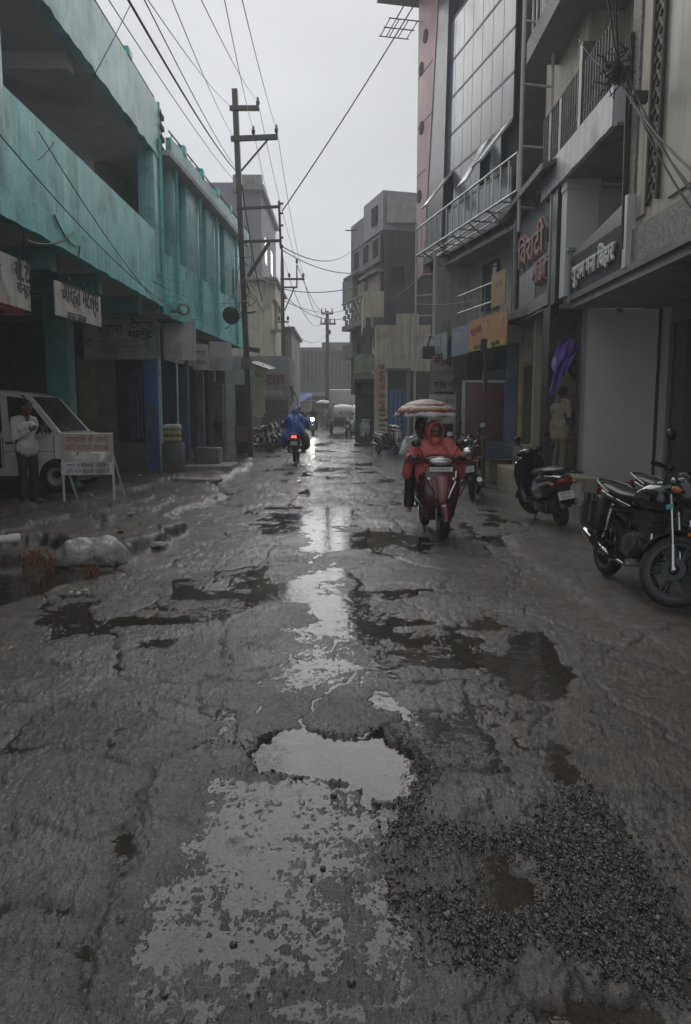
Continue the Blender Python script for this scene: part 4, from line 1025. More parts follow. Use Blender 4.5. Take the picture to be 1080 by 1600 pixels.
# upper floor of the cream house on the street side, with windows and cloth
y2 = 34.5
b = W(); xx = pY(566, 470, y2).x; b.box(xx, y2 - 2.0, pY(580, 520, y2).z, x0 + 0.4, y2 + 2.0, pY(580, 466, y2).z); b.build('upper_room', CREAM, CH, world=True)
b = W()
for u in (572, 584, 592): b.box(pY(u, 500, y2 - 2).x, y2 - 2.05, pY(580, 545, y2 - 2).z + 0.02, pY(u + 7, 500, y2 - 2).x, y2 - 2.003, pY(580, 522, y2 - 2).z - 0.02 + 0.7)
b.build('window', GLASSD, CH, world=True)
b = W(); xa = pY(553, 600, 34).x; b.box(xa, 32.0, pY(570, 592, 32).z, x0 - 0.03, 38, pY(570, 585, 32).z); b.build('canopy', CONC, CH, world=True)
b = W(); b.box(xa, 32.6, 0, x0 - 0.03, 32.7, 0.3); b.build('shop_sill', INNER, CH, world=True)
b = W(); b.box(xa + 0.1, 37, 0, x0 + 1.0, 37.2, pY(570, 585, 32).z); b.build('shop_wall', INNER, CH, world=True)
b = W(); b.sheet(lambda s, t: Vector((pY(553, 560, 32.2).x + s * 1.1, 32.2 + 0.04 * math.sin(s * 14), pY(570, 585, 32.2).z + t * 0.75 + 0.1 * math.sin(s * 3))), 16, 5); b.build('hanging_cloth', mat('pale_green_cloth', (0.32, 0.36, 0.25), 0.7, var=0.3), CH, world=True, thick=0.012)
b = W(); b.box(pY(547, 540, 40).x, 40, pY(547, 540, 40).z + 0.1, pY(566, 540, 40).x, 43, pY(547, 515, 40).z); b.build('balcony', WHITEST, CH, world=True)

# ================================================================== GLASS FRONTED BUILDING
fo = Vector((3.68, 17.0, 0)); ang = math.atan(0.2155 / 0.9765)
LF = Matrix.Translation(fo) @ Matrix.Rotation(ang, 4, 'Z')
def wf(): return MB(LF)
GB = thing('glass_building', 'dark glass fronted commercial building with a pink clad end and open hinged windows', 'building', tuple(LF @ Vector((2, 4, 0))))
GX = 0.8
GLZ = mat('blue_grey_facade_glass', (0.19, 0.215, 0.24), 0.16, var=0.3, scale=0.5, streak=(0.28, 0.305, 0.325), spec=0.8)
def Z(u, v, X_, t):
    p = LF @ Vector((X_, t, 0)); return pY(u, v, p.y).z
zb = [6.3, 7.5, 8.55, 9.6, 10.6, 11.6, 12.7]
open_w = {(0, 4), (0, 1), (0, 0)}
tt = [2.2, 2.87, 3.54, 4.21, 4.88, 5.55, 6.22, 6.9]
b = wf()
for j in range(6):
    for i in range(7):
        if j == 1 and i in (0, 2, 6): continue
        b.box(GX, tt[i] + 0.012, zb[j] + 0.03, GX + 0.03, tt[i + 1] - 0.012, zb[j + 1] - 0.03)
b.build('glazing', GLZ, GB, world=True)
b = wf()
for z in zb: b.box(GX - 0.012, 2.2, z - 0.028, GX + 0.04, 6.9, z + 0.028)
b.build('facade_frame', mat('dark_aluminium', (0.05, 0.053, 0.058), 0.4, 0.5), GB, world=True)
for i in (0, 2, 6):
    M_ = LF @ Matrix.Translation((GX - 0.02, 0, zb[2] - 0.03)) @ Matrix.Rotation(R(38 if i != 2 else 30), 4, 'Y')
    m = MB(M_); m.box(-0.02, tt[i] + 0.03, -1.17, 0.012, tt[i + 1] - 0.03, 0.0)
    ow = m.build('open_window', GLZ, GB, world=True)
    m = MB(M_)
    for (a_, c_) in ((tt[i] + 0.02, tt[i] + 0.055), (tt[i + 1] - 0.055, tt[i + 1] - 0.02)): m.box(-0.03, a_, -1.2, 0.022, c_, 0.0)
    m.box(-0.029, tt[i] + 0.056, -1.2, 0.021, tt[i + 1] - 0.056, -1.16)
    m.build('frame', METAL_W, ow, world=True)
b = wf(); b.box(GX + 0.15, 1.9, 6.12, GX + 4.5, 9.4, 14.2); b.build('wall', mat('dark_facade_core', (0.05, 0.052, 0.056), 0.7), GB, world=True)
# dark leaning corner column and pink clad end
b = wf(); b.add([Vector(p) for p in ((GX - 0.10, 6.9, 6.3), (GX - 0.10, 8.6, 6.3), (GX - 0.10, 7.3, 15.0), (GX - 0.10, 6.5, 15.0), (GX + 0.14, 6.9, 6.3), (GX + 0.14, 8.6, 6.3), (GX + 0.14, 7.3, 15.0), (GX + 0.14, 6.5, 15.0))], [(0, 1, 2, 3), (7, 6, 5, 4), (0, 4, 5, 1), (1, 5, 6, 2), (2, 6, 7, 3), (3, 7, 4, 0)])
b.build('corner_column', mat('slate_cladding', (0.08, 0.095, 0.115), 0.3, var=0.2), GB, world=True)
b = wf(); b.add([Vector(p) for p in ((GX - 0.12, 8.6, 6.0), (GX - 0.12, 9.35, 6.0), (GX - 0.12, 9.35, 14.6), (GX - 0.12, 7.35, 14.6), (GX + 0.16, 8.6, 6.0), (GX + 0.16, 9.4, 6.0), (GX + 0.16, 9.4, 14.6), (GX + 0.16, 7.35, 14.6))], [(0, 1, 2, 3), (7, 6, 5, 4), (0, 4, 5, 1), (1, 5, 6, 2), (2, 6, 7, 3), (3, 7, 4, 0)])
b.build('pink_cladding', mat('pink_cladding', (0.52, 0.31, 0.31), 0.5, c2=(0.42, 0.25, 0.255), scale=0.6), GB, world=True)
for (t_, z) in ((9.05, 8.55), (9.0, 12.4), (8.6, 13.2), (8.9, 10.6)):
    b = wf(); b.lathe([(0.0, -0.02), (0.2, -0.02), (0.2, 0.004)], (GX - 0.125, t_, z), (1, 0, 0), 20); b.build('porthole', INNER, GB, world=True)
b = wf()
for z in (7.6, 9.2, 10.7, 12.2): b.box(GX - 0.126, 7.9 if z > 10 else 8.45, z, GX - 0.1205, 9.34, z + 0.03)
b.build('cladding_joint', INNER, GB, world=True)
b = wf(); b.box(GX - 1.3, 6.4, 14.75, GX + 4.5, 10.1, 15.0); b.box(GX - 1.0, 1.8, 15.3, GX + 4.5, 6.4, 15.5); b.build('roof_slab', CONC, GB, world=True)
b = wf()
for k in range(4): b.tube([(GX - 1.1 + 0.3 * k, 9.2, 13.9), (GX - 1.1 + 0.3 * k, 10.4, 13.9)], 0.02, 5)
for y in (9.2, 9.8, 10.4): b.tube([(GX - 1.15, y, 13.9), (GX - 0.12, y, 13.9)], 0.02, 5)
for y in (9.2, 10.4): b.tube([(GX - 0.9, y, 13.9), (GX - 0.4, y, 14.75)], 0.02, 5); b.build('roof_bracket', METAL, GB, world=True)
# pipe framed gallery hung along the front
PG = wf()
for z in (6.26, 7.03): PG.tube([(-0.05, 0.0, z), (-0.05, 7.0, z)], 0.028, 8)
for k in range(17): PG.tube([(-0.05, 0.0 + k * 0.4375, 6.26), (-0.05, 0.0 + k * 0.4375, 7.03)], 0.02, 6)
for k in range(9): PG.tube([(-0.05, k * 0.875, 6.26), (GX - 0.04, k * 0.875, 6.26)], 0.022, 6)
for x in (0.2, 0.5): PG.tube([(x, 0.0, 6.24), (x, 7.0, 6.24)], 0.02, 6)
for k in range(6): PG.tube([(-0.05, 0.4 + k * 1.2, 6.26), (0.7, 0.9 + k * 1.2, 5.98)], 0.018, 6)
PG.build('pipe_gallery', METAL, GB, world=True)
b = wf(); b.tube([(-0.05, -0.12, 5.4), (-0.05, -0.12, 15.2)], 0.04, 8); b.tube([(0.62, -0.12, 5.4), (0.62, -0.12, 15.2)], 0.035, 8)
for k in range(8): b.tube([(-0.05, -0.12, 5.9 + k * 1.22), (0.62, -0.12, 5.9 + k * 1.22)], 0.025, 6)
b.build('pipe_ladder', METAL_W, GB, world=True)
b = wf(); b.tube([(-0.05, 7.0, gz(23)), (-0.05, 7.0, 7.2)], 0.035, 8); b.tube([(0.4, 6.6, 2.6), (0.4, 6.6, 6.4)], 0.05, 8)
for k in range(6): b.tube([(-0.05, 7.0, 3.3 + 0.6 * k), (0.4, 6.6, 3.3 + 0.6 * k)], 0.018, 6)
b.build('pipe_support', METAL_W, GB, world=True)
# first floor behind the gallery
b = wf(); b.box(1.6, -0.3, 3.86, 1.8, 7.6, 6.35); b.box(0.6, 7.0, 3.0, 1.6, 7.3, 6.3); b.build('upper_wall', mat('grey_beige_plaster', (0.46, 0.44, 0.40), 0.6, var=0.2, streak=(0.3, 0.285, 0.26)), GB, world=True)
b = wf(); b.box(1.5, 2.0, 3.9, 1.597, 2.9, 5.9); b.build('upper_door', GLASSD, GB, world=True)
b = wf(); b.box(1.5, 4.6, 4.5, 1.597, 5.6, 5.8); b.build('upper_window', GLASSD, GB, world=True)
b = wf(); b.box(0.25, -0.3, 3.7, 1.6, 7.2, 3.84); b.build('floor_slab', CONC, GB, world=True)
b = wf(); b.box(0.85, -0.3, 6.0, 1.6, 7.2, 6.1); b.build('gallery_slab', CONC, GB, world=True)
b = wf()
for z in (4.3, 4.75): b.tube([(0.4, 1.8, z), (0.4, 4.6, z)], 0.02, 6)
for k in range(7): b.tube([(0.4, 1.8 + 0.46 * k, 3.85), (0.4, 1.8 + 0.46 * k, 4.75)], 0.014, 5)
b.build('balcony_rail', METAL, GB, world=True)
# ground floor
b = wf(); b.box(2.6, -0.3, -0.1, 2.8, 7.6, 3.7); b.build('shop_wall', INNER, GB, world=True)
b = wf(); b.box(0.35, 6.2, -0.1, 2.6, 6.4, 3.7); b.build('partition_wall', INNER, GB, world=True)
b = wf(); b.box(0.3, 4.3, -0.1, 0.6, 4.55, 3.7); b.box(0.9, 1.2, 0.3, 1.0, 4.0, 2.7); b.build('shop_front', mat('dim_grey_shopfront', (0.13, 0.13, 0.135), 0.3), GB, world=True)

def front_board(name, label, t0, t1, z0, z1, x, m, lines=(), extra=None):
    # writing runs from the far end (t1) to the near end (t0), seen from the street
    c = LF @ Vector((x, (t0 + t1) / 2, (z0 + z1) / 2)); d = (LF.to_3x3() @ Vector((0, -1, 0)))
    return board(name, label, 'signboard', t1 - t0, z1 - z0, basis(c, d, (0, 0, 1)), m, lines, None)
OR = mat('orange_flex', (0.55, 0.19, 0.09), 0.45, c2=(0.50, 0.26, 0.08), scale=1.4)
ob = front_board('shop_signboard', 'orange banner with a yellow lower border above the red cabinet', 0.42, 2.7, 3.1, 3.86, -0.02, OR, [('ॐ', 0.0, 0.12, 0.36, YELLOW, 0.3, 0.01), ('स्टूडियो', -0.66, 0.1, 0.2, INK_R, 0.7), ('श्री', 0.85, 0.2, 0.2, WHITE, 0.16)])
b = MB(LF @ Matrix.Translation((-0.03, 0, 0))); b.box(-0.004, 0.43, 3.105, 0.006, 2.69, 3.25); b.build('border', mat('yellow_flex', (0.50, 0.44, 0.05), 0.45), ob, world=True)
text('फोटो', 0.12, INK, ob, basis(LF @ Vector((-0.036, 2.1, 3.18)), LF.to_3x3() @ Vector((0, -1, 0)), (0, 0, 1)), width=0.5)
text('स्टूडियो', 0.12, INK, ob, basis(LF @ Vector((-0.036, 1.0, 3.18)), LF.to_3x3() @ Vector((0, -1, 0)), (0, 0, 1)), width=0.5)
front_board('shop_signboard', 'pale blue printed banner between the orange banner and the tangle of wires', 2.72, 3.9, 3.08, 3.8, -0.02, mat('pale_blue_flex', (0.16, 0.26, 0.36), 0.45, c2=(0.28, 0.25, 0.33), scale=2.2), [('मोबाइल', 0, 0.1, 0.24, WHITE, 0.8)])
front_board('shop_signboard', 'white banner with a dark bottom line next to the black lamp box', 4.3, 6.3, 3.05, 3.78, -0.02, mat('dull_white_flex', (0.36, 0.40, 0.41), 0.45, c2=(0.3, 0.34, 0.36), scale=2), [('ग्लास हाउस', 0, 0.1, 0.24, WHITE, 1.2), ('कांच प्लाई', 0.2, -0.24, 0.14, INK, 1.0)])
ub = front_board('shop_signboard', 'small tilted orange and yellow board high beside the framed red lettered sign', 0.5, 1.25, 4.0, 4.75, -0.05, mat('orange_yellow_flex', (0.40, 0.20, 0.10), 0.45, c2=(0.36, 0.33, 0.14), scale=2.2), [('सेल', 0, 0.1, 0.24, YELLOW, 0.5)])
# tangle of wires on a bracket
b = W(); rr = random.Random(9)
for k in range(16):
    pts = []; x = pY(697 + rr.uniform(-8, 8), 495, 21.6)
    for j in range(7):
        x = x + Vector((rr.uniform(-.07, .07), rr.uniform(-.05, .05), -rr.uniform(.1, .3))); pts.append(Vector(x))
    b.tube(pts, rr.uniform(0.006, 0.014), 5)
o = b.build('wire_tangle', WIRE_G, None); tag(o, 'tangle of loose grey wires hanging between the two pale banners', 'wires')
# black lamp box
lb = thing('street_floodlight', 'black box shaped floodlight on a short arm before the white banner', 'floodlight', tuple(pY(672, 552, 22)))
p_ = pY(669, 551, 22); b = W(); b.obox(p_, (0.34, 0.22, 0.32), (R(-12), 0, 0.15)); b.build('housing', BLACKP, lb, world=True, bevel=0.02)
b = W(); b.obox(p_ + Vector((-0.01, -0.118, 0)), (0.27, 0.012, 0.24), (R(-12), 0, 0.15)); b.build('lens', mat('dark_lamp_glass', (0.06, 0.06, 0.055), 0.15), lb, world=True)
b = W(); b.tube([p_ + Vector((0, 0, 0.17)), p_ + Vector((0.05, 0.05, 0.45)), p_ + Vector((0.2, 0.9, 0.5))], 0.025, 6); b.tube([p_ + Vector((0.12, 0, -0.2)), p_ + Vector((0.2, 0.02, -0.45))], 0.02, 6); b.build('arm', IRON, lb, world=True)
# lettered boards stacked upright by the glass shop
flat_board('shop_signboard', 'upright cream board with brown and black Hindi lettering behind the striped umbrella', 674, 716, 556, 612, 21.5, mat('dull_cream_board', (0.26, 0.235, 0.19), 0.6, var=0.2), [('बीम', -0.05, 0.32, 0.34, mat('brown_letters', (0.14, 0.035, 0.03), 0.5), 0.5, 0.01), ('एल्युमिनियम', 0, 0.02, 0.14, INK_F, 0.6), ('कांच की', 0.02, -0.32, 0.28, INK, 0.64, 0.008)])
flat_board('shop_signboard', 'lower white board with small black writing behind the striped umbrella', 672, 716, 618, 660, 21.3, BOARD_G, [('हार्डवेयर', 0, 0.2, 0.16, INK, 0.6), ('प्लाईवुड', 0, -0.05, 0.14, INK_F, 0.5)], frame=METAL)
# red cabinet
rc = thing('shop_cabinet', 'dark red sheet cabinet with a pale frame under the orange banner', 'cabinet', (3.4, 19, 0))
YR = 18.9; a = pY(726, 688, YR); c = pY(789, 598, YR)
b = W(); b.box(a.x, YR, 0.05, c.x, YR + 0.7, c.z); b.build('body', mat('dark_red_sheet', (0.12, 0.022, 0.024), 0.4, var=0.25), rc, world=True, bevel=0.01)
b = W()
for (x_, w_) in ((a.x - 0.06, 0.055), (c.x + 0.004, 0.055)): b.box(x_, YR - 0.03, 0.05, x_ + w_, YR + 0.1, c.z + 0.06)
b.box(a.x, YR - 0.029, c.z + 0.003, c.x + 0.002, YR + 0.1, c.z + 0.059); b.build('frame', BOARD_G, rc, world=True)
# dark signpost
sp_ = thing('sign_post', 'slim dark iron post with a narrow plate on top standing before the orange banner', 'post', (2.96, 16.48, 0))
b = W(); b.box(2.925, 16.45, -0.1, 3.0, 16.53, pY(755, 545, 16.48).z); b.build('post', IRON, sp_, world=True)
b = W(); t_ = pY(755, 530, 16.48); b.box(t_.x - 0.06, 16.40, t_.z - 0.27, t_.x + 0.075, 16.447, t_.z); b.build('plate', mat('dark_green_plate', (0.03, 0.035, 0.02), 0.5), sp_, world=True)
# blue crate and clutter before the cabinet
cr = thing('crate', 'blue slatted crate standing beside the post below the red cabinet', 'crate', (3.6, 17.4, 0))
b = W()
for k in range(4): b.box(3.15, 17.3, 0.62 + k * 0.09, 3.9, 17.33, 0.685 + k * 0.09)
for k in range(4): b.box(3.15, 17.75, 0.62 + k * 0.09, 3.9, 17.78, 0.685 + k * 0.09)
b.box(3.14, 17.285, 0.6, 3.2, 17.795, 0.97); b.box(3.85, 17.285, 0.6, 3.91, 17.795, 0.97); b.box(3.16, 17.34, 0.6, 3.89, 17.74, 0.63)
b.build('crate_body', mat('blue_plastic_crate', (0.06, 0.11, 0.15), 0.5), cr, world=True)
tb_ = thing('work_table', 'rough dark table carrying the blue crate beside the post', 'table', (3.6, 17.5, 0))
b = W(); b.box(3.05, 17.2, 0.55, 4.0, 17.9, 0.597); b.build('tabletop', CONC_D, tb_, world=True)
for x_ in (3.08, 3.92):
    for y_ in (17.23, 17.84):
        b = W(); b.box(x_, y_, -0.05, x_ + 0.05, y_ + 0.05, 0.548); b.build('leg', IRON, tb_, world=True)
# ================================================================== NEAR SHOP (the beige house with the canopy)
NS = thing('shop_building', 'beige shop house with a stone chip band and wide canopy over its glass shopfront', 'building', (6.0, 9.0, 0))
PEB = mat('stone_chip_plaster', (0.34, 0.315, 0.275), 0.6, c2=(0.13, 0.12, 0.105), scale=26, bump=0.6, bscale=45)
WX = 4.2; YE = 11.85
b = W(); b.box(WX, 1.5, 4.22, 9.0, YE, 12.5); b.build('wall', BEIGE, NS, world=True)
# stone chip band and corner strip
b = W(); b.box(WX - 0.06, 1.5, 3.72, 9.0, YE + 0.02, 4.22); b.build('stone_chip_band', PEB, NS, world=True)
b = W(); b.box(WX - 0.055, YE - 0.3, 4.223, WX - 0.003, YE + 0.025, 12.5); b.build('stone_chip_strip', PEB, NS, world=True)
# raised flat frame with a perforated strip
b = W(); b.box(WX - 0.03, 11.2, 4.36, WX - 0.002, 11.5, 12.5); b.build('plaster_band', CREAM, NS, world=True)
b = W(); yj0, yj1 = 10.78, 11.08
b.box(WX - 0.05, yj0 - 0.06, 4.45, WX - 0.002, yj0, 12.4); b.box(WX - 0.05, yj1, 4.45, WX - 0.002, yj1 + 0.06, 12.4)
for k in range(66):
    z = 4.55 + k * 0.11
    for j in range(3):
        if (k + j) % 2 == 0: b.obox((WX - 0.02, yj0 + 0.05 + 0.1 * j, z), (0.03, 0.075, 0.075), (R(45), 0, 0))
b.build('jali', mat('jali_holes', (0.05, 0.047, 0.04), 0.8, c2=(0.06, 0.055, 0.048)), NS, world=True)
b = W(); b.box(WX - 0.04, 9.7, 4.36, WX - 0.002, 10.4, 12.5); b.build('plaster_band', BEIGE, NS, world=True)
b = W(); b.box(WX - 0.012, 7.2, 5.6, WX + 0.02, 8.4, 8.2); b.build('window', GLASSD, NS, world=True)
b = W(); b.tube([(WX - 0.09, YE - 0.05, 3.8), (WX - 0.09, YE - 0.05, 7.0)], 0.04, 8); b.build('downpipe', IRON, NS, world=True)
# canopy
b = W(); b.box(4.15, 1.5, 3.5, 9.0, 14.45, 3.68); b.build('canopy', mat('canopy_plaster', (0.36, 0.35, 0.33), 0.6, var=0.2, grime=(0.15, 0.145, 0.135)), NS, world=True)
b = W(); b.box(4.08, 1.5, 3.62, 4.147, 14.47, 3.72); b.build('drip_edge', CONC_D, NS, world=True)
# closing wall of the recess and the glass front
YP = 14.5
b = W(); b.box(4.46, YP, 0.30, 5.78, YP + 0.1, 3.497); b.build('end_panel', GREYW, NS, world=True)
b = W(); b.box(4.42, YP - 0.04, -0.1, 5.84, YP + 0.12, 0.297); b.build('black_plinth', mat('black_granite', (0.012, 0.012, 0.013), 0.15), NS, world=True)
b = W(); b.box(4.40, YP - 0.02, 0.298, 4.455, YP + 0.13, 3.497); b.build('edge_trim', METAL, NS, world=True)
b = W(); b.box(5.785, YP - 0.01, 0.298, 5.84, YP + 0.1, 3.497); b.build('shadow_gap', BLACKP, NS, world=True)
GXR = 5.9
b = W(); b.box(GXR - 0.03, 3.0, 0.05, GXR + 0.05, YP - 0.35, 0.18); b.box(GXR - 0.03, 3.0, 3.2, GXR + 0.05, YP - 0.35, 3.497)
for y_ in (3.0, 6.0, 9.0, 11.4, YP - 0.4): b.box(GXR - 0.035, y_, 0.18, GXR + 0.055, y_ + 0.09, 3.2)
b.build('shopfront_frame', mat('beige_aluminium', (0.25, 0.24, 0.22), 0.35, 0.2), NS, world=True)
gm = mat('shopfront_glass', (0.05, 0.055, 0.055), 0.04, alpha=0.55, var=0.1)
for (a_, c_) in ((3.09, 6.0), (6.09, 9.0), (9.09, 11.4), (11.49, YP - 0.4)):
    b = W(); b.box(GXR, a_, 0.18, GXR + 0.012, c_, 3.2); b.build('shopfront_pane', gm, NS, world=True)
b = W(); b.box(5.84, YP - 0.26, 0.0, 6.2, YP + 0.1, 3.497); b.build('corner_wall', GREYW, NS, world=True)
b = W(); b.box(8.9, 1.5, 0, 9.0, YP, 3.497); b.box(5.95, YP + 0.101, 0, 9.0, YP + 0.2, 3.497); b.build('inner_wall', mat('dim_grey_interior', (0.16, 0.16, 0.155), 0.7), NS, world=True)
b = W(); b.box(6.3, 11.0, 0.1, 7.2, 12.6, 1.1); b.build('counter', mat('dim_counter', (0.10, 0.1, 0.105), 0.4), NS, world=True, bevel=0.02)
b = W(); b.box(5.84, 1.5, -0.05, 9.0, YP - 0.3, 0.048); b.build('shop_floor', CONC_D, NS, world=True)
# dome camera and small fitting under the canopy
cc = thing('security_camera', 'small dark security camera under the canopy before the white end panel', 'camera', tuple(pY(967, 488, 13.6)))
p_ = pY(967, 484, 13.6); b = W(); b.lathe([(0.0, 0), (0.05, 0.0), (0.05, 0.05), (0.02, 0.06), (0.02, 0.16), (0, 0.16)], (p_.x, p_.y, 3.34), (0, 0, 1), 14); b.build('mount', METAL, cc, world=True)
b = W(); b.tube([(p_.x - 0.02, p_.y - 0.16, 3.33), (p_.x, p_.y + 0.03, 3.37)], 0.038, 10); b.build('body', BLACKP, cc, world=True)

# white lettered sign on the canopy edge
sg = thing('shop_signboard', 'purple and black fascia sign with raised white Hindi letters above the canopy', 'signboard', (4.13, 12.6, 3.73))
b = W(); b.box(4.10, 11.68, 3.70, 4.18, 14.36, 4.38); b.build('panel', mat('black_sign_panel', (0.02, 0.02, 0.026), 0.6, spec=0.25), sg, world=True)
b = W(); b.add([(4.10, 11.68, 4.383), (4.10, 14.36, 4.383), (4.10, 14.36, 4.44), (4.10, 11.68, 4.68), (4.18, 11.68, 4.383), (4.18, 14.36, 4.383), (4.18, 14.36, 4.44), (4.18, 11.68, 4.68)], [(0, 1, 2, 3), (7, 6, 5, 4), (0, 4, 5, 1), (1, 5, 6, 2), (2, 6, 7, 3), (3, 7, 4, 0)]); b.build('purple_header', mat('dull_purple_panel', (0.16, 0.14, 0.175), 0.4, var=0.15), sg, world=True)
b = W(); b.box(4.06, 11.53, 3.70, 4.2, 11.675, 4.72); b.build('end_frame', WHITE, sg, world=True)
b = W(); b.box(4.06, 14.37, 3.6, 4.12, 14.43, 4.5); b.box(4.02, 14.34, 4.5, 4.16, 14.46, 4.56); b.build('end_post', METAL, sg, world=True)
LW = mat('raised_white_letters', (0.72, 0.73, 0.74), 0.35, var=0.05)
text('शुभम गन्ना विहार'.replace('वि', 'िव').replace('न्न', 'न'), 0.40, LW, sg, basis((4.06, 13.10, 4.03), (0, -1, 0), (0, 0, 1)), width=2.15, depth=0.018, bold=0.008)

# ================================================================== MIDDLE HOUSE with the white balcony
MH = thing('balcony_house', 'narrow cream house with a white balcony slab, iron railings and a jutting upper balcony', 'building', (5.5, 15.5, 0))
BX = 3.98
YB1 = 16.0
b = W(); b.box(BX, YE + 0.03, 5.78, BX + 2.8, YB1, 5.82); b.build('balcony_slab', CONC, MH, world=True)
wavy_panel(BX - 0.08, BX - 0.002, YE + 0.03, YB1, 5.77, 6.33, 0.01, seed=12).build('balcony_fascia', WHITEST, MH, world=True)
b = W(); b.box(BX, YE + 0.03, 5.825, BX + 0.9, YE + 0.15, 6.33); b.build('balcony_end', WHITEST, MH, world=True)
b = W()
for z in (6.55, 6.85, 7.35): b.tube([(BX - 0.02, YE + 0.1, z), (BX - 0.02, YB1, z)], 0.018, 6)
for k in range(30): b.box(BX - 0.035, YE + 0.2 + k * 0.14, 6.33, BX - 0.005, YE + 0.225 + k * 0.14, 7.35)
b.build('railing', mat('grey_iron_bars', (0.13, 0.13, 0.13), 0.5, 0.2), MH, world=True)
for y_ in (13.6, 14.8, 15.5):
    b = W(); b.box(BX - 0.05, y_, 6.34, BX + 0.16, y_ + 0.16, 7.7 if y_ < 14.5 else 7.3); b.build('railing_post', CONC_D, MH, world=True)
b = W(); b.box(BX + 0.6, YP + 0.0, 3.7, BX + 3, YP + 0.1, 5.775); b.build('recess_wall', mat('recess_grey_wall', (0.34, 0.34, 0.335), 0.6, var=0.12), MH, world=True)
b = W(); b.box(BX + 0.02, YP - 0.03, 3.72, BX + 0.597, YP + 0.3, 5.6); b.box(BX + 0.0, YP - 0.05, 5.602, BX + 0.62, YP + 0.3, 5.775); b.build('grey_column', mat('pale_grey_cladding', (0.52, 0.53, 0.53), 0.4, var=0.1), MH, world=True)
b = W(); b.tube([(BX + 0.62, YP - 0.1, 5.68), (BX + 2.7, YP - 0.25, 5.55)], 0.05, 8); b.build('wall_pipe', METAL, MH, world=True)
b = W(); b.box(BX + 1.2, YE + 0.1, 6.2, BX + 3, 18.6, 12.6); b.build('back_wall', CREAM, MH, world=True)
b = W(); b.box(BX + 0.55, 15.3, 6.2, BX + 1.197, 18.4, 9.6); b.build('cream_bay', CREAM, MH, world=True)
b = W(); b.box(BX + 0.5, 16.0, 7.0, BX + 0.547, 16.9, 7.6); b.box(BX + 0.45, 17.3, 6.6, BX + 0.547, 18.2, 8.0); b.build('bay_window', GLASSD, MH, world=True)
b = W(); b.box(BX - 0.05, YE + 0.03, 9.0, BX + 3, 17.4, 9.15); b.build('upper_slab', mat('grey_soffit', (0.24, 0.24, 0.245), 0.7, var=0.1), MH, world=True)
b = W(); b.box(BX - 0.12, YE + 0.03, 8.96, BX - 0.052, 17.45, 9.4); b.box(BX - 0.119, 17.403, 8.96, BX + 0.6, 17.47, 9.4); b.build('upper_fascia', PEB, MH, world=True)
b = W()
for k in range(16): b.box(BX - 0.1, 12.0 + 0.34 * k, 9.4, BX - 0.07, 12.04 + 0.34 * k, 10.4)
b.box(BX - 0.12, YE + 0.05, 10.4, BX - 0.05, 17.4, 10.46); b.build('upper_railing', METAL_W, MH, world=True)
b = W(); b.box(BX + 0.02, 16.7, 9.41, BX + 0.6, 16.8, 12.6); b.build('upper_column', WHITEST, MH, world=True)

# framed red lettered sign with its little roof
FS = thing('framed_signboard', 'tall dark framed shop sign with raised red Hindi letters under a small dark roof', 'signboard', (4.0, 16.2, 3.7))
b = W(); b.box(4.02, 15.35, 3.98, 4.1, 18.35, 6.0); b.build('panel', mat('smoky_sign_glass', (0.065, 0.06, 0.066), 0.5, c2=(0.10, 0.095, 0.105), scale=0.8), FS, world=True)
b = W(); b.box(3.96, 14.95, 3.66, 4.13, 15.36, 6.06); b.build('dark_jamb', mat('brown_black_panel', (0.035, 0.03, 0.032), 0.25), FS, world=True)
b = W(); b.box(3.96, 18.35, 3.66, 4.13, 18.85, 6.02); b.build('dark_jamb', mat('brown_black_panel', (0.035, 0.03, 0.032)), FS, world=True)
b = W(); b.box(3.94, 15.37, 3.70, 4.12, 18.9, 3.96); b.build('grey_sill', mat('grey_sign_sill', (0.23, 0.23, 0.235), 0.4), FS, world=True)
b = W(); b.box(3.93, 18.5, 3.68, 3.959, 18.57, 6.04); b.build('metal_strip', METAL, FS, world=True)
b = W(); b.box(3.94, 15.37, 3.965, 4.015, 15.42, 6.02); b.build('metal_strip', METAL, FS, world=True)
b = W(); b.box(4.0, 16.7, 3.98, 4.018, 18.2, 4.7); b.box(4.0, 15.5, 4.70, 4.018, 16.3, 4.95); b.build('pale_panel', mat('pale_blue_panel', (0.36, 0.38, 0.40), 0.35), FS, world=True)
b = W(); b.prism([(0.0, 0.0), (0.48, 0.25), (0.48, 0.32), (0.0, 0.1)], (3.66, 14.9, 6.07), (1, 0, 0), (0, 0, 1), (0, 4.1, 0)); b.build('roof', CONC_D, FS, world=True)
b = W(); b.box(3.62, 14.88, 6.06, 3.657, 19.05, 6.18); b.build('roof_edge', CONC, FS, world=True)
RL = mat('raised_red_letters', (0.36, 0.15, 0.14), 0.35, var=0.1)
RB = mat('pale_letter_edge', (0.62, 0.54, 0.54), 0.4)
for (s_, y_, z_, sz, w_) in (('िवराटी', 16.9, 5.05, 0.72, 2.3), ('शेडिंग'.replace('डि', 'िड'), 16.05, 4.40, 0.48, 1.05)):
    text(s_, sz, RB, FS, basis((3.985, y_, z_), (0, -1, 0), (0, 0, 1)), width=w_, depth=0.03, bold=0.035, name='letter_backing')
    text(s_, sz, RL, FS, basis((3.93, y_, z_), (0, -1, 0), (0, 0, 1)), width=w_, depth=0.025, bold=0.012, name='lettering')
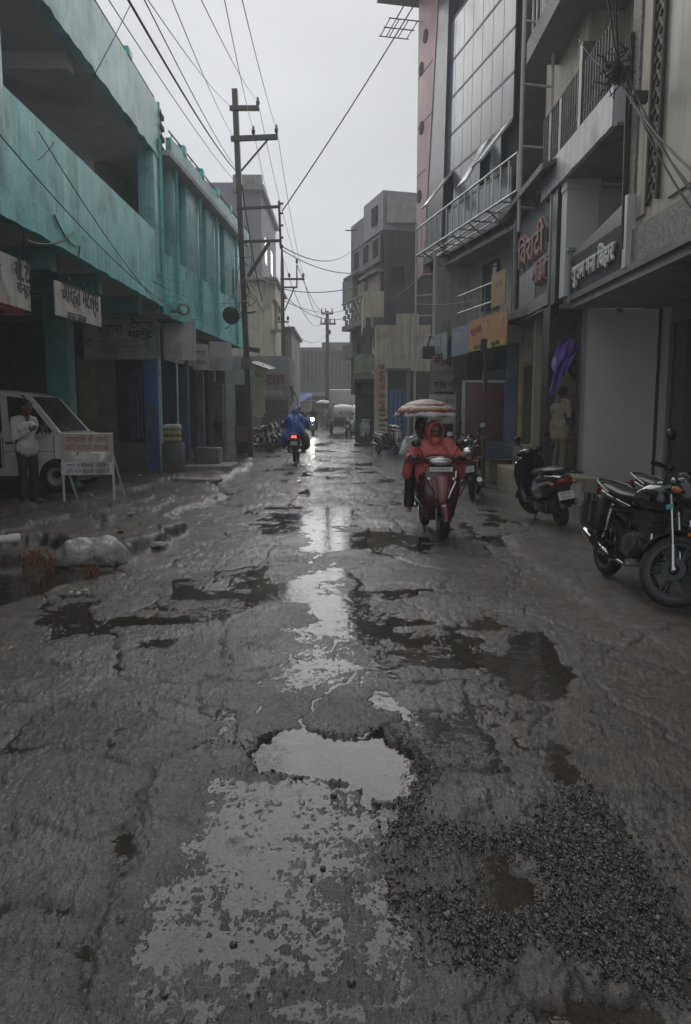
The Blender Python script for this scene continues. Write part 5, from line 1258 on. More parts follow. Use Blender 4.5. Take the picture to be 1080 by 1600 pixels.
# shop under the framed sign
SH = thing('open_shop', 'small open shop with goods, dark posts and a yellow step under the framed red sign', 'shop', (4.6, 16.5, 0))
b = W(); b.box(3.35, 13.35, -0.1, 4.40, 17.0, 0.47); b.build('step', mat('yellowish_tile', (0.42, 0.375, 0.26), 0.35, var=0.25, grime=(0.13, 0.115, 0.085)), SH, world=True, bevel=0.01)
b = W(); b.box(3.9, 13.30, -0.1, 4.1, 13.345, 0.38); b.build('step_riser', WHITEST, SH, world=True)
b = W(); b.box(3.95, 15.2, 0.473, 4.12, 15.7, 3.65); b.build('post', mat('brown_black_panel', (0.035, 0.03, 0.032)), SH, world=True)
b = W(); b.box(4.36, 14.63, 0.473, 4.47, 14.72, 3.49); b.build('post', mat('brown_black_panel', (0.035, 0.03, 0.032)), SH, world=True)
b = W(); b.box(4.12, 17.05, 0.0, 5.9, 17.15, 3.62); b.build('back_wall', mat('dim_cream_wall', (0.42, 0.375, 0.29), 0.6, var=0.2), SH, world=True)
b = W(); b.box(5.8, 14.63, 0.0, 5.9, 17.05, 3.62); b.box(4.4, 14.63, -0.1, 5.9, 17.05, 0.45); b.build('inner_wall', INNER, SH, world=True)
b = W(); b.box(3.95, 15.75, 3.63, 6.0, 18.4, 3.67); b.build('ceiling_slab', CONC_D, SH, world=True)
b = W()
for i in range(4):
    for j in range(5):
        b.torus((4.56 + 0.11 * j, 17.0, 2.95 + 0.16 * i), (0, 1, 0), 0.045, 0.012, 10, 5)
b.box(4.5, 17.01, 2.86, 5.06, 17.04, 2.88); b.box(4.5, 17.01, 3.5, 5.06, 17.04, 3.53); b.build('yellow_grille', mat('olive_yellow_paint', (0.30, 0.27, 0.08), 0.5), SH, world=True)
# wares hung in the shop: one card of packets, each card a thing
rr = random.Random(21); cards = [(5.02, 16.1, 1.62), (4.78, 16.3, 1.75), (4.72, 16.6, 1.2), (5.05, 15.9, 1.95)]
for i, (x, y, z) in enumerate(cards):
    t = thing('packet_card', ['speckled card of small packets hung behind the standing shopper, lowest one', 'speckled card of packets hung behind the shopper in the middle', 'dim card of packets hung low inside the open shop', 'speckled card of packets hung highest beside the purple cloth'][i], 'packets', (x, y, z), 0, 'cards of packets hung in the open shop')
    b = MB(); b.box(-0.17, 0, -0.22, 0.17, 0.02, 0.22); b.build('card', mat('mauve_card', (0.34, 0.28, 0.30), 0.5, c2=(0.06, 0.05, 0.05), scale=14), t)
    for r_ in range(3):
        b = MB()
        for k in range(4): b.obox((-0.12 + 0.08 * k, -0.012, -0.14 + 0.14 * r_), (0.062, 0.018, 0.11), (0, rr.uniform(-.15, .15), 0))
        b.build('packet_strip', mat('pale_packets', (0.6, 0.52, 0.5), 0.4, c2=(0.2, 0.13, 0.15), scale=18), t)
pc = MB()
r0 = Vector((4.42, 15.2, 2.95)); r1 = Vector((3.93, 14.85, 2.0))
pc.sheet(lambda s, t: r0 + (r1 - r0) * t + Vector(((s - 0.5) * (0.22 + 0.22 * math.sin(PI * min(1, t * 1.3)) - 0.14 * t) + 0.02 * math.sin(s * 9 + t * 7), 0.07 * math.sin(s * 8 + t * 5) + 0.03 * math.sin(s * 21 - t * 9), 0.13 * math.sin(t * PI) - 0.16 * (s - .5) * (1 - t) + 0.05 * math.sin(t * 9 + s * 4))), 30, 24)
o = pc.build('cloth', mat('purple_net_cloth', (0.13, 0.055, 0.33), 0.6, c2=(0.08, 0.03, 0.22), scale=5), None, thick=0.012); tag(o, 'purple cloth blowing out from the dark goods over the shopper', 'cloth')
hb = MB(); hb.ell((4.62, 15.4, 2.62), (0.27, 0.2, 0.42)); hb.ell((4.75, 15.5, 2.9), (0.2, 0.2, 0.2)); o = hb.build('garment_bundle', mat('black_garments', (0.022, 0.018, 0.024), 0.7, bump=0.5, bscale=12), None, remesh=0.03, relax=2); tag(o, 'dark hanging bundle of garments above the shopper', 'garments')
# yellow doorway and shutter shop between
YD = thing('shutter_shop', 'narrow shop with a half raised grey shutter and yellow doorway behind the leaning scooter', 'shop', (4.5, 18.4, 0))
YQ = 18.5
b = W(); b.box(4.12, YQ, 0.88, 4.2, YQ + 0.2, 3.6); b.box(4.86, YQ - 0.2, 0.88, 5.0, YQ + 0.2, 3.6); b.build('door_jamb', YELLOW, YD, world=True)
b = W()
for k in range(11): b.box(4.21, YQ + 0.02, 2.82 + k * 0.07, 4.85, YQ + 0.07, 2.88 + k * 0.07)
b.build('roller_shutter', METAL_W, YD, world=True)
b = W(); b.box(4.2, YQ + 0.08, 0.88, 4.86, YQ + 0.12, 2.82); b.build('yellow_door', YELLOW, YD, world=True)
b = W(); b.box(4.62, YQ + 0.03, 0.9, 4.7, YQ + 0.075, 2.7); b.build('door_slot', INNER, YD, world=True)
b = W(); b.box(3.75, 17.25, -0.1, 5.0, YQ + 0.4, 0.86); b.box(3.3, 17.6, -0.1, 3.74, 18.6, 0.62); b.build('plinth', mat('yellowish_tile', (0.27, 0.24, 0.165)), YD, world=True)
b = W(); b.box(3.85, 18.6, 0.86, 4.1, 18.7, 3.5); b.build('blue_wall', mat('faded_blue_wall', (0.08, 0.14, 0.20), 0.6, var=0.3, grime=(0.2, 0.2, 0.19)), YD, world=True)
b = W(); b.box(3.7, 18.0, 3.2, 4.02, 18.5, 3.6)
for k in range(5): b.box(3.68, 17.97, 3.24 + 0.07 * k, 4.04, 17.998, 3.27 + 0.07 * k)
b.build('grille_box', CONC, YD, world=True)
b = W(); b.box(4.2, YQ + 0.41, 0.0, 6.0, YQ + 0.5, 3.6); b.build('inner_wall', INNER, YD, world=True)
# doormat-like footwear on the step
for i, (x, y) in enumerate(((4.28, 14.55), (4.38, 14.75), (4.33, 14.35))):
    b = MB(); b.loft([[Vector((q_, a, c)) for a, c in rrect(0.045 * k_, 0.03 * k_, 2.2, 10, 0, 0.03)] for q_, k_ in ((-0.13, 0.5), (-0.1, 0.9), (0, 0.8), (0.09, 1.0), (0.13, 0.5))])
    o = b.build('shoe', SEAT, None); o.location = (x, y, 0.47); o.rotation_euler.z = 0.3 + i; tag(o, 'dark shoe left on the yellow step behind the shopper', 'shoe', 'shoes left on the yellow step')

# ================================================================== POLES AND WIRES
def insulator(b, p, h=0.2):
    b.lathe([(0.02, 0), (0.03, 0.02), (0.06, 0.05), (0.045, 0.08), (0.07, 0.11), (0.05, 0.15), (0.03, h), (0, h)], p, (0, 0, 1), 10)

# tall street pole
base = gp(393, 722); YPO = base.y
top = pY(367, 140, YPO)
P1 = thing('utility_pole', 'tall dark leaning street pole with cross arms beside the teal buildings', 'utility pole', (base.x, YPO, 0))
def onp(v):
    t = (pY(380, v, YPO).z) / top.z
    return Vector((base.x + (top.x - base.x) * t, YPO, top.z * t))
b = W(); b.beam((base.x, YPO, -0.2), (top.x, YPO, top.z), 0.17, 0.2, (0, 1, 0)); b.build('pole', POLE, P1, world=True)
def arm(P, u0, u1, v, Y, w=0.09, nm='cross_arm', m=POLE, v1=None):
    b = W(); b.beam(pY(u0, v, Y - 0.13), pY(u1, v1 if v1 else v, Y - 0.13), w, w); return b.build(nm, m, P, world=True)
arm(P1, 359, 405, 169, YPO, 0.13); arm(P1, 361, 434, 217, YPO, 0.14, v1=214); arm(P1, 370, 436, 326, YPO, 0.08, v1=323); arm(P1, 372, 440, 378, YPO, 0.08, v1=376)
b = W(); b.beam(pY(436, 314, YPO - .13), pY(439, 388, YPO - .13), 0.07, 0.07); b.build('side_bracket', POLE, P1, world=True)
b = W(); b.beam(pY(377, 267, YPO - .1), pY(418, 219, YPO - .1), 0.05, 0.05); b.build('brace', POLE, P1, world=True)
b = W(); b.beam(pY(388, 432, YPO - .1), pY(421, 379, YPO - .1), 0.1, 0.1); b.build('brace', POLE, P1, world=True)
for (u, v) in ((403, 166), (396, 211), (432, 209)):
    b = W(); insulator(b, pY(u, v, YPO - .13), 0.26); b.build('insulator', CERAM, P1, world=True)
for v in (318, 333, 352, 371, 384):
    b = W(); p_ = pY(438, v, YPO - .13); b.lathe([(0.0, 0), (0.045, 0.0), (0.03, 0.05), (0.05, 0.1), (0, 0.1)], p_, (1, 0, 0), 8); b.build('insulator', CERAM, P1, world=True)
jb = W(); p_ = pY(387, 568, YPO - .15); jb.box(p_.x - 0.2, p_.y - 0.1, p_.z - 0.18, p_.x + 0.14, p_.y + 0.02, p_.z + 0.18); jb.build('junction_box', CONC, P1, world=True, bevel=0.01)
b = W(); rr = random.Random(5)
for k in range(14):
    pts = []; q_ = onp(420 + rr.uniform(-20, 60)) + Vector((0, -0.15, 0))
    for j in range(6):
        pts.append(Vector(q_)); q_ = q_ + Vector((rr.uniform(-.16, .2), rr.uniform(-.08, .08), rr.uniform(-.35, .12)))
    b.tube(pts, 0.012, 5)
b.build('loose_wiring', WIRE, P1, world=True)
b = W(); b.beam(pY(384, 490, YPO - .1), pY(400, 487, YPO - .1), 0.06, 0.05); b.build('clamp', POLE, P1, world=True)
b = W(); b.beam(pY(386, 545, YPO - .1), pY(406, 548, YPO - .1), 0.1, 0.14); b.build('clamp', POLE, P1, world=True)
b = W(); b.box(base.x - 0.3, YPO - 0.3, -0.1, base.x - 0.12, YPO + 0.05, 0.28); b.build('base_stone', CONC_D, P1, world=True, bevel=0.03)
# second pole
Y2 = 35.0; b2 = pY(444, 690, Y2)
P2_ = thing('utility_pole', 'thinner pole with a double cross arm beyond the tall leaning pole', 'utility pole', (b2.x, Y2, gz(Y2)))
b = W(); b.tube([(b2.x, Y2, gz(Y2) - 0.3), tuple(pY(441, 415, Y2)), tuple(pY(440.5, 386, Y2))], [0.1, 0.075, 0.035], 8); b.build('pole', POLE, P2_, world=True)
arm(P2_, 438, 476, 436, Y2, 0.08); arm(P2_, 438, 465, 449, Y2, 0.07)
b = W(); b.beam(pY(464, 414, Y2 - .13), pY(464, 449, Y2 - .13), 0.06, 0.06); b.beam(pY(445, 485, Y2 - .1), pY(460, 450, Y2 - .1), 0.05, 0.05); b.build('brace', POLE, P2_, world=True)
arm(P2_, 434, 452, 503, Y2, 0.06)
for (u, v) in ((452, 434), (464, 412), (474, 434), (436, 501), (450, 501)):
    b = W(); insulator(b, pY(u, v, Y2 - .13), 0.2); b.build('insulator', CERAM, P2_, world=True)
b = W(); rr = random.Random(6)
for k in range(10):
    pts = []; q_ = pY(444 + rr.uniform(-3, 6), 590, Y2 - .15)
    for j in range(6):
        pts.append(Vector(q_)); q_ = q_ + Vector((rr.uniform(-.1, .18), rr.uniform(-.08, .08), rr.uniform(-.5, .05)))
    b.tube(pts, 0.02, 5)
b.build('loose_wiring', WIRE_G, P2_, world=True)
# third pole
Y3 = 58.0; b3 = pY(512, 660, Y3)
P3 = thing('utility_pole', 'small far pole with two short cross arms before the closing building', 'utility pole', (b3.x, Y3, gz(Y3)))
b = W(); b.tube([(b3.x, Y3, gz(Y3) - 0.3), tuple(pY(511.5, 486, Y3))], [0.17, 0.12], 8); b.build('pole', POLE, P3, world=True)
arm(P3, 502, 521, 490, Y3, 0.12); arm(P3, 500, 525, 506, Y3, 0.12)
for (u, v) in ((503, 489), (509, 489), (519, 489), (502, 505), (508, 505), (516, 505), (523, 505)):
    b = W(); insulator(b, pY(u, v, Y3 - .13), 0.35); b.build('insulator', CERAM, P3, world=True)
b = W(); b.beam(pY(513, 519, Y3 - .13), pY(517, 519, Y3 - .13), 0.3, 0.3); b.build('fuse_box', POLE, P3, world=True)

def wire(p0, p1, sag, r, label, m=WIRE, n=18, grp='overhead wires', nm='overhead_wire'):
    p0 = Vector(p0); p1 = Vector(p1); b = MB()
    b.tube([p0.lerp(p1, i / n) - Vector((0, 0, 4 * sag * (i / n) * (1 - i / n))) - p0 for i in range(n + 1)], r, 5)
    o = b.build(nm, m, None, smooth=180); o.location = p0; return tag(o, label, 'wire', grp)
def far_up(u, v, Y): return pY(u, v, Y)
# along the street overhead: pole to the photographer's side
def lead(pole_pt, u, v, Ynear, label, r=0.008, m=WIRE, sag=0.25):
    e = pY(u, v, Ynear); d = e - pole_pt
    return wire(pole_pt, pole_pt + d * 1.6, sag, r, label, m)
tips = {k: pY(u, v, YPO - .13) for k, (u, v) in {'a': (361, 166), 'b': (403, 158), 'c': (396, 203), 'd': (433, 203), 'e': (364, 212)}.items()}
lead(tips['a'], 254, 0, 9.5, 'thin overhead wire running to the top arm tip of the leaning pole', 0.006, WIRE_G)
lead(tips['e'], 282, 0, 9.5, 'thin overhead wire running to the second arm of the leaning pole', 0.006, WIRE_G)
lead(tips['b'], 330, 0, 10, 'thin overhead wire to the insulator on the top arm', 0.006, WIRE_G)
lead(tips['c'], 357, 0, 10, 'thin overhead wire to the inner insulator on the second arm', 0.006, WIRE_G)
lead(tips['d'], 386, 0, 10, 'thin overhead wire to the outer insulator on the second arm', 0.006, WIRE_G)
lead(onp(268) + Vector((-0.08, -0.1, 0)), 223, 0, 9.5, 'thick black cable bundle sagging to the leaning pole', 0.016, WIRE, 0.3)
lead(onp(268) + Vector((-0.09, -0.1, 0.1)), 242, 0, 9.5, 'grey cable running close above the thick black bundle', 0.008, WIRE_G, 0.25)
lead(onp(287) + Vector((-0.08, -0.1, 0)), 191, 0, 9.5, 'lowest grey service wire to the leaning pole', 0.007, WIRE_G, 0.25)
# onward to the second and third poles
for k, (u, v, lb) in {'b': (464, 410, 'faint wire from the top arm to the second pole'), 'c': (452, 432, 'faint wire from the inner insulator to the second pole'), 'd': (474, 432, 'faint wire from the outer insulator to the second pole')}.items():
    wire(tips[k], pY(u, v, Y2 - .13), 0.35, 0.008, lb, WIRE_G)
for (u0, v0, u1, v1, lb) in ((464, 412, 519, 486, 'wire between the second pole and the top arm of the far pole'), (474, 434, 508, 488, 'wire between the second pole and the far pole, middle one'), (452, 434, 503, 505, 'lower wire between the second pole and the far pole'), (445, 500, 512, 518, 'drooping wire from the second pole down to the far pole')):
    wire(pY(u0, v0, Y2 - .13), pY(u1, v1, Y3 - .13), 0.9, 0.014, lb, WIRE_G)
wire(pY(441, 330, YPO - .1), pY(655, -5, 24.0), 0.1, 0.02, 'thick dark cable crossing the sky to the roof of the glass building', WIRE)
wire(pY(439, 384, YPO - .1), pY(548, 393, 46), 0.5, 0.02, 'dark cable from the pole bracket to the dark tenement, upper one', WIRE_G)
wire(pY(440, 390, YPO - .1), pY(600, 415, 33.8), 0.5, 0.015, 'dark cable from the pole bracket to the dark tenement, lower one', WIRE_G)
wire(pY(444, 452, Y2), pY(603, 432, 33.8), 0.35, 0.02, 'service wire from the second pole across to the tenement', WIRE_G)
wire(pY(444, 470, Y2), pY(552, 480, 46), 0.4, 0.016, 'sagging service wire low over the street to the tenement', WIRE_G)
wire(pY(444, 462, Y2), pY(565, 486, 40), 0.7, 0.016, 'deep sagging wire over the street beyond the second pole', WIRE_G)
wire(pY(441, 440, Y2), pY(395, 425, 40), 0.2, 0.016, 'short wire from the second pole to the cream house', WIRE_G)
wire(pY(603, 470, 33.7), pY(660, 430, 25.0), 0.1, 0.016, 'wire from the tenement wall to the pipe support', WIRE_G)
wire(pY(652, 475, 23.5), pY(770, 465, 18.5), 0.08, 0.01, 'thin wire along the grey wall above the banners', WIRE)
# wires across the teal front
wire(pX(60, 205, TX + .09), pX(252, 480, TX + .25), 0.15, 0.008, 'thin dark wire slanting down the teal balcony wall', WIRE)
wire(pX(205, 5, TX + .3), pX(147, 118, TX + .05), 0.02, 0.009, 'short dark wire hanging from the roof parapet of the verandah', WIRE)
wire(pX(-30, 175, TX + .12), pX(300, 500, TX + .5), 0.3, 0.009, 'long dark wire sagging along the teal balcony', WIRE)
wire(pX(85, 222, TX + .06), pX(60, 250, TX + .06), 0.02, 0.007, 'short twig of wire on the teal balcony top', WIRE)
wire(pX(85, 335, TX + .06), pX(120, 385, TX + .07), 0.1, 0.012, 'short black cable looped on the teal slab edge', WIRE)
wire(pX(125, 385, TX + .06), pX(122, 408, TX + .07), 0.0, 0.012, 'black cable end dangling below the teal slab edge', WIRE)
wire(pX(40, 375, TX + .06), pX(120, 360, TX + .07), 0.12, 0.012, 'black cable drooping along the underside of the teal balcony', WIRE)
wire(pY(245, 430, 17.9), pY(372, 400, YPO - .2), 0.4, 0.01, 'grey wire from the balcony joint to the pole', WIRE_G)
wire(pY(240, 440, 17.9), pY(385, 470, YPO - .2), 0.25, 0.01, 'second grey wire from the balcony joint to the pole', WIRE_G)
wire(pY(300, 500, 20.3), pY(385, 430, YPO - .2), 0.3, 0.01, 'grey wire rising from the blank white box sign to the pole', WIRE_G)
wire(onp(290) + Vector((.1, -.1, 0)), pY(410, 470, 30), 0.3, 0.02, 'dark cable dropping behind the leaning pole', WIRE)
# bundle of cables on the near house
knot = pY(968, 112, 10.8); 
for i, (u, v, Y, s_) in enumerate(((948, -20, 10.2, 0.05), (955, -30, 10.3, 0.02), (962, -20, 10.0, 0.06), (1095, 320, 8.6, 0.12), (1095, 345, 8.7, 0.16), (1090, 305, 8.5, 0.08), (1092, 275, 8.4, 0.1), (905, 62, 12.2, 0.12))):
    wire(knot + Vector((random.uniform(-.05, .05), 0, random.uniform(-.08, .08))), pY(u, v, Y), s_, 0.013 if i != 7 else 0.008, ['black cable rising from the knot on the near house, inner', 'black cable rising from the knot on the near house, middle', 'black cable rising from the knot on the near house, outer', 'black cable dropping over the stone chip band, heaviest sag but one', 'black cable dropping over the stone chip band, heaviest sag', 'black cable dropping over the beige wall, tightest one', 'black cable over the perforated wall, topmost of those going down', 'thin cable from the knot along the balcony railing'][i], WIRE, 14, 'cables on the near house')
b = MB(); rr = random.Random(8)
for k in range(26):
    pts = []; q_ = Vector((rr.uniform(-.12, .1), rr.uniform(-.1, .1), rr.uniform(-.1, .15)))
    for j in range(6):
        pts.append(Vector(q_)); q_ = q_ + Vector((rr.uniform(-.13, .1), rr.uniform(-.06, .06), rr.uniform(-.14, .12)))
    b.tube(pts, rr.uniform(0.008, 0.014), 5)
b.obox((0.02, 0.05, 0.0), (0.2, 0.1, 0.16)); b.obox((0.28, 0.0, -0.32), (0.2, 0.1, 0.14))
o = b.build('cable_knot', WIRE, None); o.location = knot; tag(o, 'black knot of cables and junction boxes at the end of the white balcony', 'cables')
b = MB(); b.tube([(0, 0, 0), (0.01, 0, -0.8), (0.03, 0, -2.2)], 0.02, 6); o = b.build('overhead_wire', WIRE, None); o.location = pY(980, 130, 11.2); tag(o, 'straight black cable falling from the knot to the sign frame', 'wire', 'cables on the near house')
# ================================================================== TWO WHEELERS
def arc_sheet(b, c, axis_y, R0, a0, a1, w, n=14, crown=0.0, th=0.006):
    """mudguard: strip of an arc about a wheel centre (x,z), width along y"""
    vs = []; fs = []; m = 7
    for i in range(n + 1):
        a = a0 + (a1 - a0) * i / n
        for j in range(m):
            s = -1 + 2 * j / (m - 1); rr_ = R0 - crown * s * s
            vs.append((c[0] + rr_ * math.cos(a), axis_y + s * w / 2, c[1] + rr_ * math.sin(a)))
    for i in range(n):
        for j in range(m - 1): fs.append((i * m + j, i * m + j + 1, (i + 1) * m + j + 1, (i + 1) * m + j))
    b.add(vs, fs)

def wheel(root, x, r, w, spokes, M=None, rim_m=None, disc=True, sol=False):
    b = MB(M); rc = r - w * 0.55
    b.torus((x, 0, r), (0, 1, 0), rc, w * 0.55, 40, 12, 0.95)
    wh = b.build('wheel', RUBBER, root, smooth=180)
    b = MB(M); rr_ = rc - w * 0.30
    for s in (-1, 1): b.lathe([(rr_ - 0.028, s * w * 0.36), (rr_ + 0.012, s * w * 0.44), (rr_ + 0.012, s * w * 0.30), (rr_ - 0.028, s * w * 0.22)], (x, 0, r), (0, 1, 0), 36, caps=False)
    b.lathe([(rr_ - 0.012, -w * 0.4), (rr_ - 0.012, w * 0.4)], (x, 0, r), (0, 1, 0), 36, caps=False)
    b.lathe([(0.0, -w * 0.55), (0.035, -w * 0.55), (0.045, -0.02), (0.045, 0.02), (0.035, w * 0.55), (0, w * 0.55)], (x, 0, r), (0, 1, 0), 18)
    for k in range(spokes):
        a = 2 * PI * k / spokes + 0.3
        for da in (-0.10, 0.10):
            p0 = Vector((x + 0.04 * math.cos(a), 0, r + 0.04 * math.sin(a))); p1 = Vector((x + (rr_ - 0.01) * math.cos(a + da), 0, r + (rr_ - 0.01) * math.sin(a + da)))
            b.beam(p0, p1, 0.022, 0.03, (0, 1, 0))
    if sol: b.lathe([(0, -w * .2), (rr_ - 0.02, -w * .2), (rr_ - 0.02, w * .2), (0, w * .2)], (x, 0, r), (0, 1, 0), 28)
    b.build('rim', rim_m or ALLOY, wh)
    if disc:
        b = MB(M); b.lathe([(0.045, -0.056), (0.095, -0.056), (0.095, -0.051), (0.045, -0.051), (0.045, -0.056)], (x, 0, r), (0, 1, 0), 28, caps=False); b.build('brake_disc', mat('dark_steel_disc', (0.11, 0.11, 0.11), 0.35, 0.8), wh)
    return wh

def mirror(root, p, side, M=None, h=0.2, out=0.10, back=-0.02, stem=0.007):
    b = MB(M); p = Vector(p); q_ = p + Vector((back, side * out, h))
    b.tube([p, p + Vector((0.0, side * out * 0.3, h * 0.45)), q_ + Vector((0, -side * 0.02, -0.03))], stem, 6)
    b.loft([[q_ + Vector((dx, a * k, c * k + 0.02)) for a, c in rrect(0.065, 0.048, 2.3, 14)] for dx, k in ((0.035, 0.35), (0.02, 0.85), (0.0, 1.0), (-0.008, 0.95))])
    m = b.build('mirror', BLACKP, root)
    b = MB(M); b.loft([[q_ + Vector((dx, a * .86, c * .86 + 0.02)) for a, c in rrect(0.065, 0.048, 2.3, 14)] for dx in (-0.0105, -0.0095)]); b.build('mirror_glass', CHROME, m)
    return m

def plate(root, p, w, h, normal, txt, M=None, up=(0, 0, 1)):
    n = Vector(normal).normalized(); xa = Vector(up).cross(n).normalized(); ya = n.cross(xa)
    B_ = basis(p, xa, ya)
    if M is not None: B_ = M @ B_
    b = MB(B_); b.box(-w / 2, -h / 2, -0.004, w / 2, h / 2, 0.0); pl_ = b.build('number_plate', PLATE, root, bevel=0.0)
    for i, s in enumerate(txt):
        y = (0.5 - (i + 0.5) / len(txt)) * h * 0.9
        text(s, h * 0.62 / len(txt), INK, pl_, B_ @ Matrix.Translation((0, y, 0.001)), width=w * (0.86 if len(txt) == 1 else 0.6), depth=0.001, world=False)
    return pl_

def make_scooter(label, group, body, accent, trim=None, steer=0.0, back_box=True, front_plate=True):
    """scooter: x forward, ground at z=0, origin midway between the wheels"""
    root = thing('parked_scooter', label, 'scooter', (0, 0, 0), 0, group)
    trim = trim or BLACKP
    SX = Matrix.Translation((0.60, 0, 0.22)) @ Matrix.Rotation(steer, 4, Vector((-0.45, 0, 0.9)).normalized()) @ Matrix.Translation((-0.60, 0, -0.22))
    wheel(root, 0.62, 0.225, 0.105, 5, SX); wheel(root, -0.62, 0.225, 0.105, 5, None, disc=False)
    b = MB(SX); arc_sheet(b, (0.62, 0.225), 0, 0.262, R(10), R(140), 0.118, crown=0.03); b.build('front_mudguard', body, root, thick=0.008)
    b = MB(SX)
    for s in (-1, 1): b.tube([(0.62, s * 0.08, 0.225), (0.55, s * 0.075, 0.40), (0.50, s * 0.06, 0.52)], 0.018, 8)
    b.build('fork', STEEL, root)
    # apron
    sec = [(0.27, 0.43, 0.035, 0.18), (0.36, 0.47, 0.05, 0.19), (0.50, 0.50, 0.06, 0.215), (0.66, 0.475, 0.07, 0.245), (0.80, 0.42, 0.07, 0.24), (0.90, 0.375, 0.06, 0.18), (0.95, 0.345, 0.055, 0.10)]
    b = MB(); b.loft([ringz(z, cx, d, w, 2.3, 22) for z, cx, d, w in sec]); ap = b.build('apron', body, root, smooth=60)
    b = MB(); b.loft([ringz(z, cx + 0.012, d, w, 2.0, 16) for z, cx, d, w in ((0.46, 0.53, 0.055, 0.04), (0.58, 0.545, 0.055, 0.06), (0.70, 0.525, 0.055, 0.075), (0.80, 0.478, 0.05, 0.08))]); b.build('front_panel', accent, ap, smooth=60)
    b = MB()
    for s in (-1, 1): b.tube([(0.43, s * 0.20, 0.86), (0.51, s * 0.175, 0.72), (0.545, s * 0.11, 0.60), (0.555, s * 0.075, 0.52)], [0.012, 0.016, 0.014, 0.006], 6)
    b.build('trim_strip', CHROME, ap)
    b = MB(); b.loft([ringz(z, cx, d, w, 2.4, 16) for z, cx, d, w in ((0.33, 0.495, 0.04, 0.10), (0.40, 0.53, 0.045, 0.12), (0.45, 0.545, 0.04, 0.09))]); b.build('lower_grille', BLACKP, ap, smooth=60)
    b = MB()
    for s in (-1, 1): b.loft([[Vector((0.50 + dx - 0.05 * abs(q), s * (0.10 + 0.11 * q + e_), 0.83 - 0.30 * (1 - q) + f_)) for e_, f_ in ((-0.006, -0.006), (0.006, -0.006), (0.006, 0.006), (-0.006, 0.006))] for q, dx in ((0, 0.06), (0.35, 0.058), (0.7, 0.05), (1.0, 0.03))])
    b.build('panel_gap', BLACKP, ap)
    for s in (-1, 1):
        b = MB(); b.ell((0.47, s * 0.165, 0.76), (0.04, 0.045, 0.03), (0, 0, s * 0.5)); b.build('indicator', LENS, ap)
    # handlebar head
    HS = Matrix.Translation((0.34, 0, 0.9)) @ Matrix.Rotation(steer, 4, 'Z') @ Matrix.Translation((-0.34, 0, -0.9))
    b = MB(HS); b.loft([ringx(x, z, w, h, 2.3, 18) for x, z, w, h in ((0.20, 1.0, 0.12, 0.035), (0.25, 1.005, 0.19, 0.055), (0.32, 1.0, 0.215, 0.07), (0.39, 0.985, 0.19, 0.068), (0.44, 0.975, 0.12, 0.045))]); b.tube([(0.34, 0, 0.9), (0.31, 0, 0.99)], 0.05, 10)
    hb_ = b.build('handlebar_cowl', trim if trim is not BLACKP else body, root, smooth=60)
    b = MB(HS); b.loft([ringx(x, z, w, h, 2.2, 18) for x, z, w, h in ((0.395, 0.985, 0.165, 0.055), (0.43, 0.98, 0.15, 0.05), (0.455, 0.975, 0.11, 0.035), (0.462, 0.973, 0.06, 0.02))]); b.build('headlight', LENS, root, smooth=180)
    for s in (-1, 1):
        b = MB(HS); b.tube([(0.29, s * 0.16, 1.0), (0.255, s * 0.25, 1.01), (0.235, s * 0.28, 1.01)], 0.013, 8); b.tube([(0.245, s * 0.25, 1.01), (0.205, s * 0.37, 1.005)], 0.02, 10)
        b.tube([(0.30, s * 0.19, 1.0), (0.29, s * 0.28, 0.995), (0.25, s * 0.37, 0.985)], 0.006, 6)
        b.build('handle_grip', BLACKP, root)
    for s in (-1, 1): mirror(root, (0.27, s * 0.2, 1.03), s, HS, 0.16, 0.09)
    # floor and tail
    b = MB(); b.loft([ringx(x, 0.29, w, 0.03, 5, 12) for x, w in ((-0.06, 0.15), (0.1, 0.18), (0.34, 0.18), (0.44, 0.13))]); b.build('floorboard', BLACKP, root)
    tail = [(0.04, 0.47, 0.13, 0.19), (-0.02, 0.50, 0.17, 0.22), (-0.18, 0.53, 0.20, 0.22), (-0.42, 0.57, 0.215, 0.19), (-0.64, 0.61, 0.20, 0.155), (-0.82, 0.65, 0.15, 0.11), (-0.92, 0.67, 0.09, 0.06)]
    b = MB(); b.loft([ringx(x, z, w, h, 2.6, 22) for x, z, w, h in tail]); tl = b.build('tail_body', body, root, smooth=60)
    b = MB()
    for s in (-1, 1): b.loft([[Vector((x, s * (0.006 + w * 0.985), z + dz)) for dz in (-0.022, 0.022)] + [Vector((x, s * (w + 0.012), z)) for _ in (0,)] for x, z, w in ((-0.1, 0.50, 0.185), (-0.42, 0.585, 0.213), (-0.66, 0.635, 0.193), (-0.82, 0.66, 0.15))])
    b.build('side_stripe', accent, tl)
    b = MB(); b.loft([ringx(x, z, w, h, 2.4, 20) for x, z, w, h in ((0.07, 0.70, 0.08, 0.03), (0.03, 0.725, 0.13, 0.05), (-0.15, 0.735, 0.155, 0.055), (-0.32, 0.745, 0.16, 0.055), (-0.45, 0.775, 0.155, 0.055), (-0.68, 0.79, 0.135, 0.05), (-0.78, 0.785, 0.09, 0.035))]); b.build('seat', SEAT, root, smooth=60)
    b = MB(); b.tube([(-0.45, 0.17, 0.73), (-0.66, 0.17, 0.80), (-0.86, 0.12, 0.825), (-0.92, 0, 0.83), (-0.86, -0.12, 0.825), (-0.66, -0.17, 0.80), (-0.45, -0.17, 0.73)], 0.013, 8); b.build('grab_rail', STEEL, root)
    b = MB(); b.loft([ringx(x, z, w, h, 2.2, 16) for x, z, w, h in ((-0.84, 0.655, 0.13, 0.055), (-0.91, 0.66, 0.105, 0.05), (-0.955, 0.665, 0.06, 0.03))]); b.build('tail_light', RED_L, root, smooth=180)
